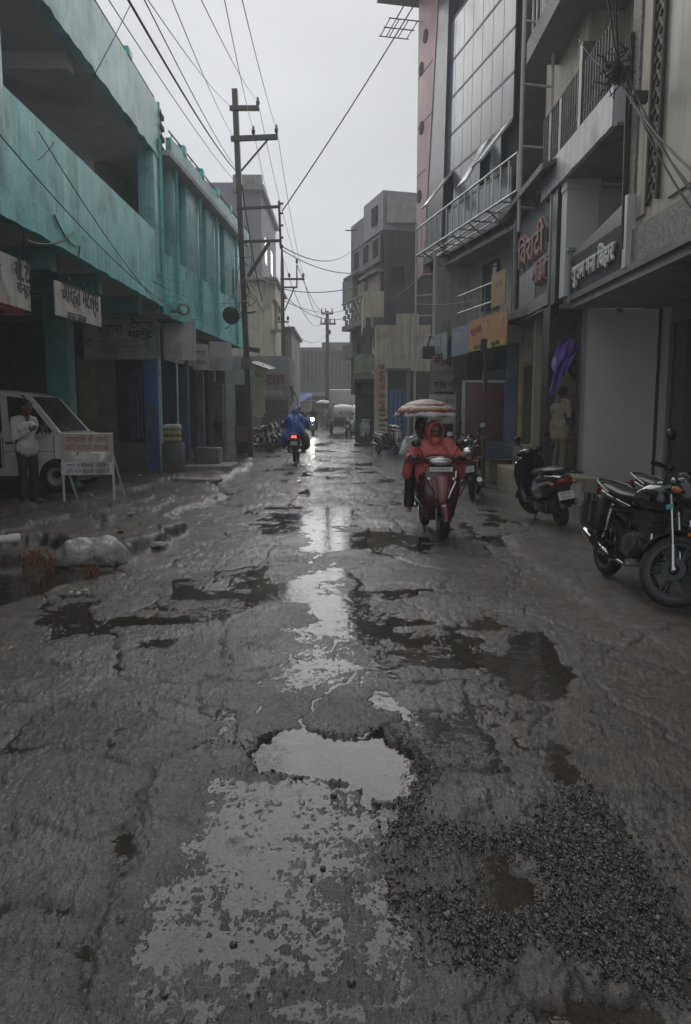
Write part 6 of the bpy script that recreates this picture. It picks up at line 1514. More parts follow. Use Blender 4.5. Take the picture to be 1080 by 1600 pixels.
    for s in (-1, 1):
        b = MB(); b.ell((-0.86, s * 0.15, 0.63), (0.05, 0.035, 0.028), (0, 0, -s * 0.6)); b.build('indicator', AMBER, root)
    b = MB(); b.box(-0.90, -0.07, 0.40, -0.86, 0.07, 0.60); arc_sheet(b, (-0.62, 0.225), 0, 0.275, R(65), R(165), 0.14, crown=0.02, th=.01); b.build('rear_mudguard', BLACKP, root, thick=0.008)
    plate(root, (-0.925, 0, 0.47), 0.21, 0.11, (-1, 0, 0.25), ('MP 16', 'MK 2417'))
    if front_plate: plate(root, (0.455, 0, 0.885), 0.30, 0.06, (1, 0, 0.35), ('MP 16 ZB 3521',))
    b = MB(); b.lathe([(0, 0), (0.035, 0.0), (0.05, 0.04), (0.055, 0.22), (0.04, 0.38), (0.02, 0.45), (0, 0.45)], (-0.88, -0.16, 0.36), (1, 0, -0.12), 16); b.build('silencer', STEEL, root)
    b = MB(); b.obox((-0.42, 0.03, 0.26), (0.46, 0.15, 0.2), (0, 0.1, 0)); b.obox((-0.25, 0.12, 0.25), (0.5, 0.08, 0.14)); b.build('engine', ALLOY, root, bevel=0.02)
    b = MB(); b.tube([(-0.22, 0.14, 0.27), (-0.18, 0.22, 0.1), (-0.20, 0.30, 0.0)], 0.012, 6); b.tube([(-0.20, 0.27, 0.004), (-0.20, 0.33, 0.004)], 0.016, 6); b.build('side_stand', IRON, root)
    return root

def make_bike(label, group, paint, steer=0.0, bags=False, accent=None, fplate=False, lit_tail=False, lit_head=False):
    root = thing('parked_motorcycle', label, 'motorcycle', (0, 0, 0), 0, group)
    ax = Vector((-0.42, 0, 0.9)).normalized(); pv = Vector((0.46, 0, 0.75))
    SX = Matrix.Translation(pv) @ Matrix.Rotation(steer, 4, ax) @ Matrix.Translation(-pv)
    FW, RW, r = 0.64, -0.63, 0.30
    wheel(root, FW, r, 0.085, 6, SX); wheel(root, RW, r, 0.10, 6, None, disc=False)
    b = MB(SX); arc_sheet(b, (FW, r), 0, 0.335, R(10), R(165), 0.115, 16, 0.03); fm = b.build('front_mudguard', paint, root, thick=0.008)
    for s in (-1, 1):
        b = MB(SX); b.obox((FW - 0.09 * 0 + 0.03, s * 0.062, r + 0.30), (0.05, 0.012, 0.03)); b.build('reflector', AMBER, fm, bevel=0.004)
    b = MB(SX)
    for s in (-1, 1):
        b.tube([(FW, s * 0.075, r), (FW - 0.07, s * 0.075, r + 0.18)], 0.024, 10); b.tube([(FW - 0.07, s * 0.075, r + 0.18), (FW - 0.26, s * 0.075, r + 0.62)], 0.018, 10)
        b.ell((FW, s * 0.078, r), (0.03, 0.02, 0.03))
    b.obox((FW - 0.20, 0, r + 0.47), (0.06, 0.21, 0.04), (0, -0.44, 0)); b.obox((FW - 0.265, 0, r + 0.63), (0.08, 0.21, 0.03), (0, -0.44, 0)); b.build('fork', CHROME, root)
    # headlamp and cowl
    b = MB(SX); b.loft([ringx(x, z, w, h, 2.2, 20) for x, z, w, h in ((0.36, 0.95, 0.10, 0.10), (0.45, 0.94, 0.125, 0.13), (0.54, 0.92, 0.115, 0.115), (0.58, 0.91, 0.095, 0.09))]); b.loft([ringx(x, z, w, h, 2.2, 16) for x, z, w, h in ((0.40, 1.03, 0.10, 0.05), (0.45, 1.06, 0.09, 0.045), (0.50, 1.04, 0.07, 0.025))]); b.build('headlamp_cowl', paint, root, smooth=60)
    b = MB(SX); b.loft([ringx(x, z, w, h, 2.2, 20) for x, z, w, h in ((0.572, 0.912, 0.092, 0.088), (0.60, 0.905, 0.08, 0.075), (0.615, 0.90, 0.045, 0.04))]); b.build('headlight', LAMP_ON if lit_head else LENS, root, smooth=180)
    for s in (-1, 1):
        b = MB(SX); b.tube([(0.46, s * 0.10, 0.90), (0.47, s * 0.17, 0.90)], 0.008, 6); b.ell((0.48, s * 0.19, 0.90), (0.045, 0.03, 0.028)); b.build('indicator', AMBER, root)
    b = MB(SX)
    b.tube([(0.30, 0.36, 1.03), (0.36, 0.22, 1.05), (0.41, 0.10, 1.0), (0.41, -0.10, 1.0), (0.36, -0.22, 1.05), (0.30, -0.36, 1.03)], 0.011, 8)
    b.build('handlebar', STEEL, root)
    for s in (-1, 1):
        b = MB(SX); b.tube([(0.345, s * 0.25, 1.048), (0.295, s * 0.375, 1.03)], 0.018, 10); b.obox((0.365, s * 0.20, 1.05), (0.05, 0.06, 0.05)); b.tube([(0.40, s * 0.2, 1.04), (0.385, s * 0.36, 1.015)], 0.006, 6); b.build('handle_grip', BLACKP, root)
        mirror(root, (0.36, s * 0.22, 1.07), s, SX, 0.20, 0.12)
    # tank, seat, panels
    b = MB(); b.loft([ringx(x, z, w, h, 2.3, 22) for x, z, w, h in ((0.34, 0.83, 0.07, 0.07), (0.29, 0.84, 0.12, 0.115), (0.16, 0.845, 0.15, 0.13), (0.0, 0.82, 0.145, 0.115), (-0.12, 0.785, 0.11, 0.08), (-0.19, 0.765, 0.07, 0.05))]); tk = b.build('fuel_tank', paint, root, smooth=60)
    b = MB(); b.lathe([(0, 0), (0.035, 0), (0.03, 0.012), (0, 0.012)], (0.14, 0, 0.972), (0, 0, 1), 16); b.build('fuel_cap', CHROME, tk)
    b = MB()
    for s in (-1, 1): b.loft([[Vector((x, s * (w + 0.004), z + dz)) for dz in (-0.022, 0.0, 0.022)] for x, z, w in ((0.26, 0.83, 0.133), (0.14, 0.845, 0.151), (0.0, 0.825, 0.145))], caps=False)
    b.build('tank_stripe', accent or STEEL, tk, thick=0.004)
    b = MB(); b.loft([ringx(x, z, w, h, 2.6, 18) for x, z, w, h in ((-0.10, 0.81, 0.09, 0.03), (-0.18, 0.80, 0.12, 0.045), (-0.34, 0.80, 0.135, 0.05), (-0.56, 0.825, 0.135, 0.05), (-0.78, 0.84, 0.11, 0.045), (-0.86, 0.84, 0.07, 0.03))]); b.build('seat', SEAT, root, smooth=60)
    b = MB(); b.loft([ringx(x, z, w, h, 2.6, 18) for x, z, w, h in ((-0.18, 0.66, 0.10, 0.10), (-0.36, 0.70, 0.125, 0.09), (-0.62, 0.745, 0.115, 0.06), (-0.86, 0.79, 0.075, 0.035), (-0.93, 0.80, 0.05, 0.025))]); b.build('side_panel', paint, root, smooth=60)
    b = MB(); b.tube([(-0.52, 0.15, 0.80), (-0.78, 0.15, 0.88), (-0.97, 0.07, 0.90), (-0.97, -0.07, 0.90), (-0.78, -0.15, 0.88), (-0.52, -0.15, 0.80)], 0.013, 8); b.build('grab_rail', STEEL, root)
    b = MB(); b.obox((-0.95, 0, 0.785), (0.05, 0.15, 0.075), (0, 0.2, 0)); b.build('tail_light', TAIL_ON if lit_tail else RED_L, root, bevel=0.012)
    for s in (-1, 1):
        b = MB(); b.tube([(-0.90, s * 0.05, 0.72), (-0.91, s * 0.15, 0.72)], 0.008, 6); b.ell((-0.92, s * 0.17, 0.72), (0.045, 0.03, 0.027)); b.build('indicator', AMBER, root)
    b = MB(); arc_sheet(b, (RW, r), 0, 0.345, R(70), R(165), 0.14, 12, 0.02); b.box(-0.985, -0.05, 0.52, -0.93, 0.05, 0.76); b.build('rear_mudguard', BLACKP, root, thick=0.008)
    plate(root, (-0.995, 0, 0.60), 0.20, 0.12, (-1, 0, 0.15), ('MP 16', 'KA 7712'))
    if fplate: plate(root, (0.60, 0, 0.77), 0.24, 0.06, (1, 0, 0.1), ('MP 16 KA 7712',), SX)
    # engine, frame, exhaust
    b = MB(); b.tube([(0.36, 0, 0.92), (0.30, 0, 0.60), (0.22, 0, 0.36), (0.0, 0, 0.27), (-0.22, 0, 0.30)], 0.02, 8); b.tube([(0.36, 0, 0.9), (0.1, 0, 0.74), (-0.2, 0, 0.7), (-0.26, 0, 0.45)], 0.02, 8)
    for s in (-1, 1): b.tube([(-0.24, s * 0.09, 0.36), (RW, s * 0.10, r)], 0.018, 8); b.tube([(-0.2, s * 0.1, 0.70), (-0.8, s * 0.1, 0.78)], 0.014, 8)
    b.build('frame', BLACKP, root)
    en = MB(); en.loft([[Vector((x, y, z)) for x, z in [(0.02 + 0.17 * math.cos(t), 0.40 + 0.12 * math.sin(t)) for t in [2 * PI * k / 18 for k in range(18)]]] for y in (-0.13, -0.10, 0.10, 0.13)]); en.obox((-0.16, 0, 0.40), (0.2, 0.2, 0.2)); e_ = en.build('engine', ALLOY, root, bevel=0.012)
    b = MB()
    for k in range(8): b.obox((0.13 + 0.012 * k, 0, 0.50 + 0.03 * k), (0.17, 0.19, 0.012), (0, 0.3, 0))
    b.obox((0.175, 0, 0.61), (0.11, 0.13, 0.25), (0, 0.3, 0)); b.build('cylinder_fin', STEEL, e_)
    b = MB(); b.lathe([(0.0, 0), (0.10, 0.0), (0.10, 0.03), (0.05, 0.045), (0, 0.045)], (0.03, -0.13, 0.40), (0, -1, 0), 20); b.build('clutch_cover', STEEL, e_)
    b = MB(); b.tube([(0.25, -0.06, 0.53), (0.33, -0.09, 0.42), (0.27, -0.12, 0.27), (0.05, -0.15, 0.22), (-0.30, -0.16, 0.25)], 0.02, 10); b.lathe([(0.02, 0), (0.042, 0.04), (0.05, 0.12), (0.052, 0.52), (0.045, 0.56), (0.02, 0.56), (0.02, 0.50), (0, 0.5)], (-0.30, -0.165, 0.25), (-1, 0, 0.24), 18); b.build('exhaust', CHROME, root)
    b = MB()
    b.loft([[Vector((x, -0.222, z)), Vector((x, -0.214, z + hh)), Vector((x, -0.21, z + hh)), Vector((x, -0.215, z))] for x, z, hh in ((-0.40, 0.26, 0.06), (-0.62, 0.31, 0.07))]); b.build('heat_shield', BLACKP, root)
    for s in (-1, 1):
        b = MB(); p0 = Vector((-0.56, s * 0.12, 0.36)); p1 = Vector((-0.44, s * 0.13, 0.70)); b.tube([p0, p1], 0.018, 8)
        for k in range(9): b.torus(p0.lerp(p1, 0.3 + 0.07 * k), p1 - p0, 0.028, 0.006, 14, 6)
        b.build('shock_absorber', CHROME, root)
    b = MB()
    for s in (-1, 1): b.tube([(-0.02, s * 0.10, 0.27), (-0.02, s * 0.28, 0.27)], 0.012, 6); b.tube([(-0.02, s * 0.21, 0.27), (-0.02, s * 0.31, 0.275)], 0.02, 8); b.tube([(-0.42, s * 0.12, 0.34), (-0.42, s * 0.25, 0.36)], 0.014, 8)
    b.build('foot_peg', BLACKP, root)
    b = MB(); b.tube([(0.12, 0.14, 0.28), (0.02, 0.16, 0.26), (-0.1, 0.17, 0.26)], 0.009, 6); b.tube([(0.05, -0.15, 0.27), (0.18, -0.19, 0.28)], 0.009, 6); b.build('pedal', STEEL, root)
    b = MB(); b.loft([[Vector((x, 0.15, z)), Vector((x, 0.15, z + 0.1)), Vector((x, 0.17, z + 0.1)), Vector((x, 0.17, z))] for x, z in ((-0.16, 0.37), (-0.70, 0.27))]); b.build('chain_case', BLACKP, root, bevel=0.01)
    b = MB(); b.tube([(-0.12, 0.12, 0.28), (-0.15, 0.22, 0.12), (-0.17, 0.32, 0.0)], 0.012, 6); b.build('side_stand', IRON, root)
    if bags:
        for s in (-1, 1):
            b = MB(); b.loft([[Vector((x, s * (0.20 + a), 0.60 + c)) for a, c in rrect(0.075 * k, 0.17 * k2, 3.2, 16)] for x, k, k2 in ((-0.46, 0.6, 0.85), (-0.49, 1.0, 1.0), (-0.80, 1.0, 1.0), (-0.83, 0.6, 0.85))])
            pn = b.build('pannier', SEAT, root, smooth=50)
            b = MB(); b.box(-0.80, s * 0.27 - 0.012, 0.66, -0.49, s * 0.27 + 0.016, 0.775); b.build('flap', BLACKG, pn, bevel=0.01)
            b = MB(); b.box(-0.58, s * 0.28 - 0.008, 0.50, -0.55, s * 0.28 + 0.012, 0.76); b.box(-0.74, s * 0.28 - 0.008, 0.50, -0.71, s * 0.28 + 0.012, 0.76); b.build('strap', STEEL, pn)
    return root

LAMP_ON = mat('lit_headlamp', (1.0, 0.98, 0.9), 0.2, emit=60.0, var=0.0)
TAIL_ON = mat('lit_tail_lamp', (1.0, 0.08, 0.06), 0.2, emit=2.2, var=0.0)
MAROON = mat('maroon_paint', (0.075, 0.010, 0.014), 0.2, coat=0.5, var=0.2)
PINKP = mat('faded_pink_panel', (0.40, 0.15, 0.155), 0.3, coat=0.3, var=0.3)
NAVYP = mat('dark_blue_black_paint', (0.014, 0.016, 0.022), 0.18, coat=0.5, var=0.2)
SILV = mat('silver_paint', (0.38, 0.39, 0.40), 0.3, 0.4, coat=0.3, var=0.1)
CREAMP = mat('cream_white_paint', (0.50, 0.52, 0.49), 0.3, coat=0.3, var=0.1)

# parked bike with panniers, front wheel turned
bk = make_bike('black motorcycle with panniers parked on the concrete apron, front wheel turned to the street', None, BLACKG, steer=R(40), bags=True)
bk.name = 'parked_motorcycle'
hd = R(-85); c0 = Vector((2.62, 6.02, 0)); hv = Vector((math.cos(hd), math.sin(hd), 0))
bk.location = c0 - hv * 0.64 + Vector((0, 0, 0.045)); bk.rotation_euler = (R(-7), 0, hd)
bk.rotation_mode = 'XYZ'
bk.matrix_world = Matrix.Translation(bk.location) @ Matrix.Rotation(hd, 4, 'Z') @ Matrix.Rotation(R(-7), 4, 'X')

def place(o, front, rear, lean=0.0, z=0.0, base=0.62):
    f = Vector(front); r_ = Vector(rear); d = f - r_; a = math.atan2(d.y, d.x); m = (f + r_) / 2
    o.matrix_world = Matrix.Translation((m.x, m.y, z)) @ Matrix.Rotation(a, 4, 'Z') @ Matrix.Rotation(lean, 4, 'X')
    return o

bkr = clone(bk, (0, 0, 0), 0, 'second black motorcycle, mostly cut off, standing beyond the one with panniers')
bkr.matrix_world = Matrix.Translation((3.22, 7.42, 0.05)) @ Matrix.Rotation(R(-82), 4, 'Z') @ Matrix.Rotation(R(-7), 4, 'X')
# scooter leaning on its stand, seen from behind
sc1 = make_scooter('black scooter with silver stripes leaning on its stand in front of the yellow step', None, NAVYP, SILV, steer=R(25))
place(sc1, (2.87, 11.72, 0), (2.985, 10.5, 0), R(-9), 0.045)
# dark scooter further up, side on to the street
sc2 = make_scooter('black scooter parked sideways before the blue door', 'parked scooters', NAVYP, SILV, steer=R(-15))
y_s = 27.6
place(sc2, (pY(616, 700, y_s).x, y_s - 0.75, 0), (pY(592, 700, y_s).x, y_s + 0.35, 0), R(-6), gz(27.6))
sc3 = make_scooter('pale cream scooter facing the street before the dark tenement', 'parked scooters', CREAMP, CREAMP, trim=CREAMP)
y_s = 37; place(sc3, (pY(567, 680, y_s).x, y_s - 0.6, 0), (pY(574, 680, y_s).x, y_s + 0.6, 0), R(-5), gz(37))
sc4 = clone(sc3, (0, 0, 0), 0, 'pale cream scooter half hidden behind the other pale one', 'parked scooters')
y_s = 39; place(sc4, (pY(579, 680, y_s).x, y_s - 0.6, 0), (pY(588, 680, y_s).x, y_s + 0.6, 0), R(-5), gz(39))

# motorcycle behind the red scooter, seen from its tail
bk2 = make_bike('black motorcycle with a white rear plate parked just behind the maroon scooter', 'motorcycles parked by the shops', BLACKG, steer=R(20))
place(bk2, (2.62, 15.4, 0), (2.36, 14.15, 0), R(-7), 0.0)
bk3 = clone(bk2, (0, 0, 0), 0, 'dark motorcycle standing between the black plated one and the red cabinet', 'motorcycles parked by the shops')
place(bk3, (2.75, 17.3, 0), (2.35, 18.5, 0), R(-7), 0.02)
bk4 = clone(bk2, (0, 0, 0), 0, 'dark motorcycle parked below the dark tenement, beyond the cream scooters', 'motorcycles parked by the shops')
y_s = 42; place(bk4, (pY(543, 670, y_s).x, y_s - 0.6, 0), (pY(550, 670, y_s).x, y_s + 0.6, 0), R(6), gz(42))
for i, (u, v, Y, da) in enumerate(((408, 690, 29.5, 0.5), (416, 690, 31.0, 0.7), (427, 690, 32.5, 0.3))):
    c_ = clone(bk2, (0, 0, 0), 0, ['dark motorcycle closest to the tall pole in the small parked cluster', 'dark motorcycle in the middle of the small parked cluster beyond the pole', 'dark motorcycle last in the small parked cluster beyond the pole'][i], 'motorcycles parked beyond the pole')
    x = pY(u, v, Y).x; place(c_, (x + 0.5 * math.cos(da), Y - 0.6 * math.cos(da), 0), (x - 0.5, Y + 0.4, 0), R(-7), gz(Y))

# ================================================================== PEOPLE
SKIN = mat('brown_skin', (0.17, 0.085, 0.055), 0.5, var=0.2, scale=6)
HAIR = mat('black_hair', (0.013, 0.012, 0.012), 0.45, var=0.2, scale=30)
EYE = mat('dark_eye', (0.01, 0.009, 0.009), 0.15, var=0.1)

def hand(b, w, d, nrm, s=1.0, curl=0.9, side=1):
    """palm, four bent fingers of unequal length and a thumb from the palm's side"""
    w = Vector(w); d = Vector(d).normalized(); n = Vector(nrm); n = (n - d * n.dot(d)).normalized(); x = d.cross(n) * side
    b.cap(w, w + d * 0.04 * s, 0.024 * s, 0.030 * s, 8)
    for k, (off, L_) in enumerate(((-0.028, 0.062), (-0.009, 0.072), (0.010, 0.068), (0.028, 0.052))):
        p = w + d * 0.072 * s + x * off * s; b.cap(w + d * 0.02 * s + x * off * 0.7 * s, p, 0.014 * s, 0.011 * s, 8)
        dd = d; q = p
        for j in range(3):
            a = curl * (0.35 + 0.25 * j); dd = (d * math.cos(a) + n * math.sin(a)).normalized(); q2 = q + dd * L_ * s * (0.42, 0.33, 0.25)[j]
            b.cap(q, q2, 0.0098 * s, 0.0085 * s, 7); q = q2
    t0 = w + d * 0.02 * s - x * 0.03 * s; t1 = t0 + (d * 0.6 - x * 0.75 + n * 0.35).normalized() * 0.038 * s; t2 = t1 + (d * 0.9 + n * 0.5 - x * 0.1).normalized() * 0.032 * s
    b.cap(t0, t1, 0.014 * s, 0.011 * s, 7); b.cap(t1, t2, 0.011 * s, 0.0085 * s, 7)

def head_mesh(b, c, fwd, up=(0, 0, 1), s=1.0):
    """skull, jaw, nose, brow, lips, ears"""
    f = Vector(fwd).normalized(); u = Vector(up); u = (u - f * u.dot(f)).normalized(); r_ = f.cross(u)
    M = Matrix((f, -r_, u)).transposed().to_4x4(); M.translation = Vector(c)
    h = MB(M)
    h.ell((-0.012 * s, 0, 0.03 * s), (0.098 * s, 0.077 * s, 0.092 * s)); h.ell((0.022 * s, 0, -0.035 * s), (0.068 * s, 0.062 * s, 0.075 * s)); h.ell((0.05 * s, 0, -0.085 * s), (0.035 * s, 0.035 * s, 0.025 * s))
    h.cap((0.083 * s, 0, 0.015 * s), (0.107 * s, 0, -0.022 * s), 0.010 * s, 0.016 * s, 8); h.ell((0.095 * s, 0, -0.055 * s), (0.012 * s, 0.026 * s, 0.011 * s)); h.ell((0.083 * s, 0, 0.028 * s), (0.016 * s, 0.05 * s, 0.010 * s))
    for q in (-1, 1): h.ell((-0.005 * s, q * 0.080 * s, -0.005 * s), (0.022 * s, 0.012 * s, 0.034 * s)); h.ell((0.06 * s, q * 0.042 * s, -0.02 * s), (0.03 * s, 0.022 * s, 0.022 * s))
    b.v += h.v and []; o = len(b.v); b.v += h.v; b.f += [tuple(i + o for i in fc) for fc in h.f]
    return M

def person(label, J, fwd, shirt, trousers, shoes=SEAT, hair=HAIR, skin=SKIN, loc=(0, 0, 0), rotz=0.0, group=None, sleeve='long', girth=1.0, curl=0.9, hand_n=None, loose=0.0, tail=0.0, shirt_name='shirt', head_s=1.0, cap=None, voxel=0.009, up=(0, 0, 1)):
    root = thing('person', label, 'person', loc, rotz, group)
    g_ = girth; J = {k: Vector(v) for k, v in J.items()}
    b = MB(); M = head_mesh(b, J['head'], fwd, up, head_s)
    b.cap(J['neck'], J['head'] + Vector((0, 0, -0.04)), 0.058, 0.052)
    ch = J['chest']; pe = J['pelvis']; ne = J['neck']
    shd = (J['shL'] - J['shR']).normalized()
    b.cap(ch + shd * 0.075, ch - shd * 0.075, 0.115 * g_, 0.115 * g_); b.cap(ch, pe, 0.125 * g_, 0.125 * g_); b.cap(pe + shd * 0.06, pe - shd * 0.06, 0.115 * g_, 0.115 * g_); b.cap(ne, ch, 0.07, 0.10)
    for s in 'LR':
        b.cap(ne, J['sh' + s], 0.055, 0.055); b.cap(J['sh' + s], J['el' + s], 0.050, 0.040); b.cap(J['el' + s], J['wr' + s], 0.040, 0.026)
        dr = (J['wr' + s] - J['el' + s]); hand(b, J['wr' + s], J.get('hd' + s, dr), (hand_n or {}).get(s, (0, 0, -1)), 1.0, curl, 1 if s == 'L' else -1)
        b.cap(J['hip' + s], J['kn' + s], 0.082, 0.056); b.cap(J['kn' + s], J['an' + s], 0.055, 0.038); b.cap(J['an' + s], J['to' + s], 0.038, 0.032)
    b.build('body', skin, root, smooth=180, remesh=voxel, relax=3, fix=False)
    # shirt
    b = MB(); e = 0.014
    b.cap(ch + shd * 0.08, ch - shd * 0.08, 0.118 * g_ + e, 0.118 * g_ + e); b.cap(ch, pe + Vector((0, 0, 0.02)), 0.128 * g_ + e, 0.135 * g_ + e + loose); b.cap(pe + shd * 0.05, pe - shd * 0.05, 0.125 * g_ + e + loose, 0.125 * g_ + e + loose); b.cap(ne + Vector((0, 0, -0.01)), ch, 0.06, 0.10)
    if tail: b.cap(pe + shd * 0.06, pe + shd * 0.06 + Vector((0, 0, -tail)), 0.12 * g_ + e + loose, 0.11 * g_ + e + loose); b.cap(pe - shd * 0.06, pe - shd * 0.06 + Vector((0, 0, -tail)), 0.12 * g_ + e + loose, 0.11 * g_ + e + loose)
    for s in 'LR':
        b.cap(ne + Vector((0, 0, -0.02)), J['sh' + s], 0.06, 0.066); k = J['el' + s] if sleeve == 'long' else J['sh' + s].lerp(J['el' + s], 0.75)
        b.cap(J['sh' + s], k, 0.064, 0.056 if sleeve == 'long' else 0.062)
        if sleeve == 'long': b.cap(J['el' + s], J['el' + s].lerp(J['wr' + s], 0.9), 0.056, 0.042)
    b.build(shirt_name, shirt, root, smooth=180, remesh=voxel, relax=4, fix=False, wr=(0.016, 13.0, 0.8))
    if trousers is not None:
        b = MB()
        b.cap(pe + shd * 0.06, pe - shd * 0.06, 0.128 * g_, 0.128 * g_)
        for s in 'LR':
            b.cap(pe, J['hip' + s], 0.1, 0.1); b.cap(J['hip' + s], J['kn' + s], 0.098, 0.074); b.cap(J['kn' + s], J['an' + s] + (J['kn' + s] - J['an' + s]).normalized() * 0.03, 0.074, 0.066)
        b.build('trousers', trousers, root, smooth=180, remesh=voxel, relax=4, fix=False, wr=(0.014, 11.0, 0.6))
    for s in 'LR':
        b = MB(); d = (J['to' + s] - J['an' + s]); d.z = 0; d = d.normalized(); a = J['an' + s]; z = J['to' + s].z - 0.03
        b.loft([[Vector((a.x, a.y, 0)) + d * q + d.cross(Vector((0, 0, 1))) * (w * math.cos(t)) + Vector((0, 0, z + h * (0.5 + 0.5 * math.sin(t)))) for t in [2 * PI * k / 12 for k in range(12)]] for q, w, h in ((-0.075, 0.02, 0.05), (-0.06, 0.036, 0.085), (0.02, 0.042, 0.09), (0.10, 0.047, 0.065), (0.16, 0.042, 0.05), (0.19, 0.018, 0.03))]); b.build('shoe', shoes, root, smooth=60)
    if hair is not None:
        h = MB(M); h.ell((-0.022, 0, 0.048), (0.100, 0.084, 0.088)); h.ell((-0.055, 0, -0.005), (0.060, 0.078, 0.075)); h.build('hair', hair, root, smooth=180, remesh=0.012, relax=2)
    for q in (-1, 1):
        h = MB(M); h.ell((0.079 * head_s, q * 0.031 * head_s, 0.006 * head_s), (0.012, 0.014, 0.008)); h.build('eye', EYE, root, smooth=180)
    return root, M

# the man beside the van, reading his phone, facing the street (towards +x)
mj = dict(head=(0.06, 0, 1.59), neck=(0.0, 0, 1.44), chest=(-0.03, 0, 1.27), pelvis=(0.0, 0, 0.95), shL=(-0.03, 0.20, 1.38), shR=(-0.03, -0.20, 1.38), elL=(0.02, 0.25, 1.10), elR=(0.00, -0.26, 1.09),
          wrL=(0.24, 0.12, 1.20), wrR=(0.22, -0.13, 1.22), hipL=(0, 0.095, 0.90), hipR=(0, -0.095, 0.90), knL=(0.03, 0.11, 0.48), knR=(0.015, -0.11, 0.48), anL=(-0.02, 0.12, 0.08), anR=(0.0, -0.12, 0.08), toL=(0.14, 0.14, 0.035), toR=(0.16, -0.14, 0.035))
pm = gp(46, 784, 0.12); pm.z = ground_z(pm.x, pm.y)
pe1, M1 = person('man in white shirt and dark trousers standing by the van looking at his phone', mj, (0.85, -0.05, -0.35), WHITE, mat('charcoal_trousers', (0.022, 0.023, 0.028), 0.7), loc=tuple(pm), rotz=R(-25), girth=1.0, loose=0.012, tail=0.05, shoes=mat('brown_sandal', (0.09, 0.05, 0.035), 0.5), hand_n={'L': (0.3, -0.7, 0.5), 'R': (0.3, 0.7, 0.5)}, curl=1.1, sleeve='long')
ph = MB(); ph.obox((0.30, 0.0, 1.235), (0.012, 0.075, 0.15), (0, 0.5, 0)); o = ph.build('mobile_phone', BLACKG, None, bevel=0.004)
o.matrix_world = Matrix.Translation(pm) @ Matrix.Rotation(R(-25), 4, 'Z'); tag(o, 'dark phone held by the man in the white shirt beside the van', 'phone')

# the shopper on the step, back half turned, in beige
sj = dict(head=(0.07, 0.0, 1.52), neck=(0.02, 0, 1.38), chest=(-0.02, 0, 1.20), pelvis=(0.0, 0, 0.90), shL=(-0.01, 0.20, 1.32), shR=(-0.01, -0.20, 1.32), elL=(-0.03, 0.27, 1.06), elR=(-0.04, -0.27, 1.06), wrL=(0.17, 0.14, 1.05), wrR=(0.18, -0.13, 1.06),
          hipL=(0, 0.09, 0.85), hipR=(0, -0.09, 0.85), knL=(0.03, 0.10, 0.46), knR=(0.0, -0.10, 0.46), anL=(0, 0.11, 0.08), anR=(-0.02, -0.11, 0.08), toL=(0.16, 0.13, 0.035), toR=(0.14, -0.13, 0.035))
SHB = mat('beige_shirt_cloth', (0.36, 0.30, 0.24), 0.8, c2=(0.20, 0.155, 0.115), scale=22)
pe2, M2 = person('shopper in beige shirt and trousers standing on the yellow step below the purple cloth', sj, (0.9, 0.1, -0.2), SHB, mat('brown_trouser_cloth', (0.17, 0.135, 0.10), 0.8, var=0.2), loc=(4.20, 15.15, 0.47), rotz=R(35), girth=0.98, loose=0.02, tail=0.2, sleeve='long', hair=HAIR)
sb_ = MB(); sb_.obox((4.33, 14.98, 1.50), (0.12, 0.28, 0.26), (0, 0.1, 0.5)); o = sb_.build('shoulder_bag', mat('dark_blue_bag', (0.03, 0.035, 0.05), 0.6), None, bevel=0.03); tag(o, 'dark bag hanging at the side of the beige shopper', 'bag')

# maroon scooter with its rider and passenger
rs = make_scooter('maroon scooter with a faded pink front coming down the street under the striped umbrella', None, MAROON, PINKP, trim=MAROON)
rs.name = 'ridden_scooter'
RF = Vector((1.235, 9.62, 0)); RR = Vector((1.13, 10.86, 0))
place(rs, RF, RR, 0, 0.0)
MR = rs.matrix_world.copy(); RZ = math.atan2((RF - RR).y, (RF - RR).x); RL_ = (RF + RR) / 2
PON = mat('salmon_rain_poncho', (0.52, 0.085, 0.070), 0.35, c2=(0.60, 0.14, 0.115), scale=4.5, bump=0.3, bscale=9)
rj = dict(head=(0.00, 0, 1.36), neck=(-0.07, 0, 1.22), chest=(-0.12, 0, 1.06), pelvis=(-0.18, 0, 0.84), shL=(-0.09, 0.19, 1.16), shR=(-0.09, -0.19, 1.16), elL=(0.04, 0.33, 0.98), elR=(0.04, -0.33, 0.98), wrL=(0.19, 0.325, 1.03), wrR=(0.19, -0.325, 1.03),
          hipL=(-0.15, 0.10, 0.82), hipR=(-0.15, -0.10, 0.82), knL=(0.24, 0.17, 0.72), knR=(0.24, -0.17, 0.72), anL=(0.20, 0.13, 0.38), anR=(0.20, -0.13, 0.38), toL=(0.34, 0.14, 0.345), toR=(0.34, -0.14, 0.345))
pr, M3 = person('rider in a salmon rain poncho with the hood up steering the maroon scooter', rj, (1, 0.08, -0.12), mat('dark_shirt', (0.04, 0.03, 0.03), 0.7), mat('black_trousers', (0.015, 0.015, 0.017), 0.7), loc=tuple(RL_), rotz=RZ, hair=None, curl=1.3)
b = MB()
ch = Vector(rj['chest']); pe = Vector(rj['pelvis'])
b.cap(Vector(rj['shL']), Vector(rj['shR']), 0.10, 0.10); b.cap(ch + Vector((0.03, 0.08, 0)), ch + Vector((0.03, -0.08, 0)), 0.165, 0.165); b.cap(ch, pe + Vector((0.02, 0, 0)), 0.17, 0.20); b.cap(pe + Vector((0.05, 0.08, -0.02)), pe + Vector((0.22, 0.15, -0.06)), 0.15, 0.10); b.cap(pe + Vector((0.05, -0.08, -0.02)), pe + Vector((0.22, -0.15, -0.06)), 0.15, 0.10)
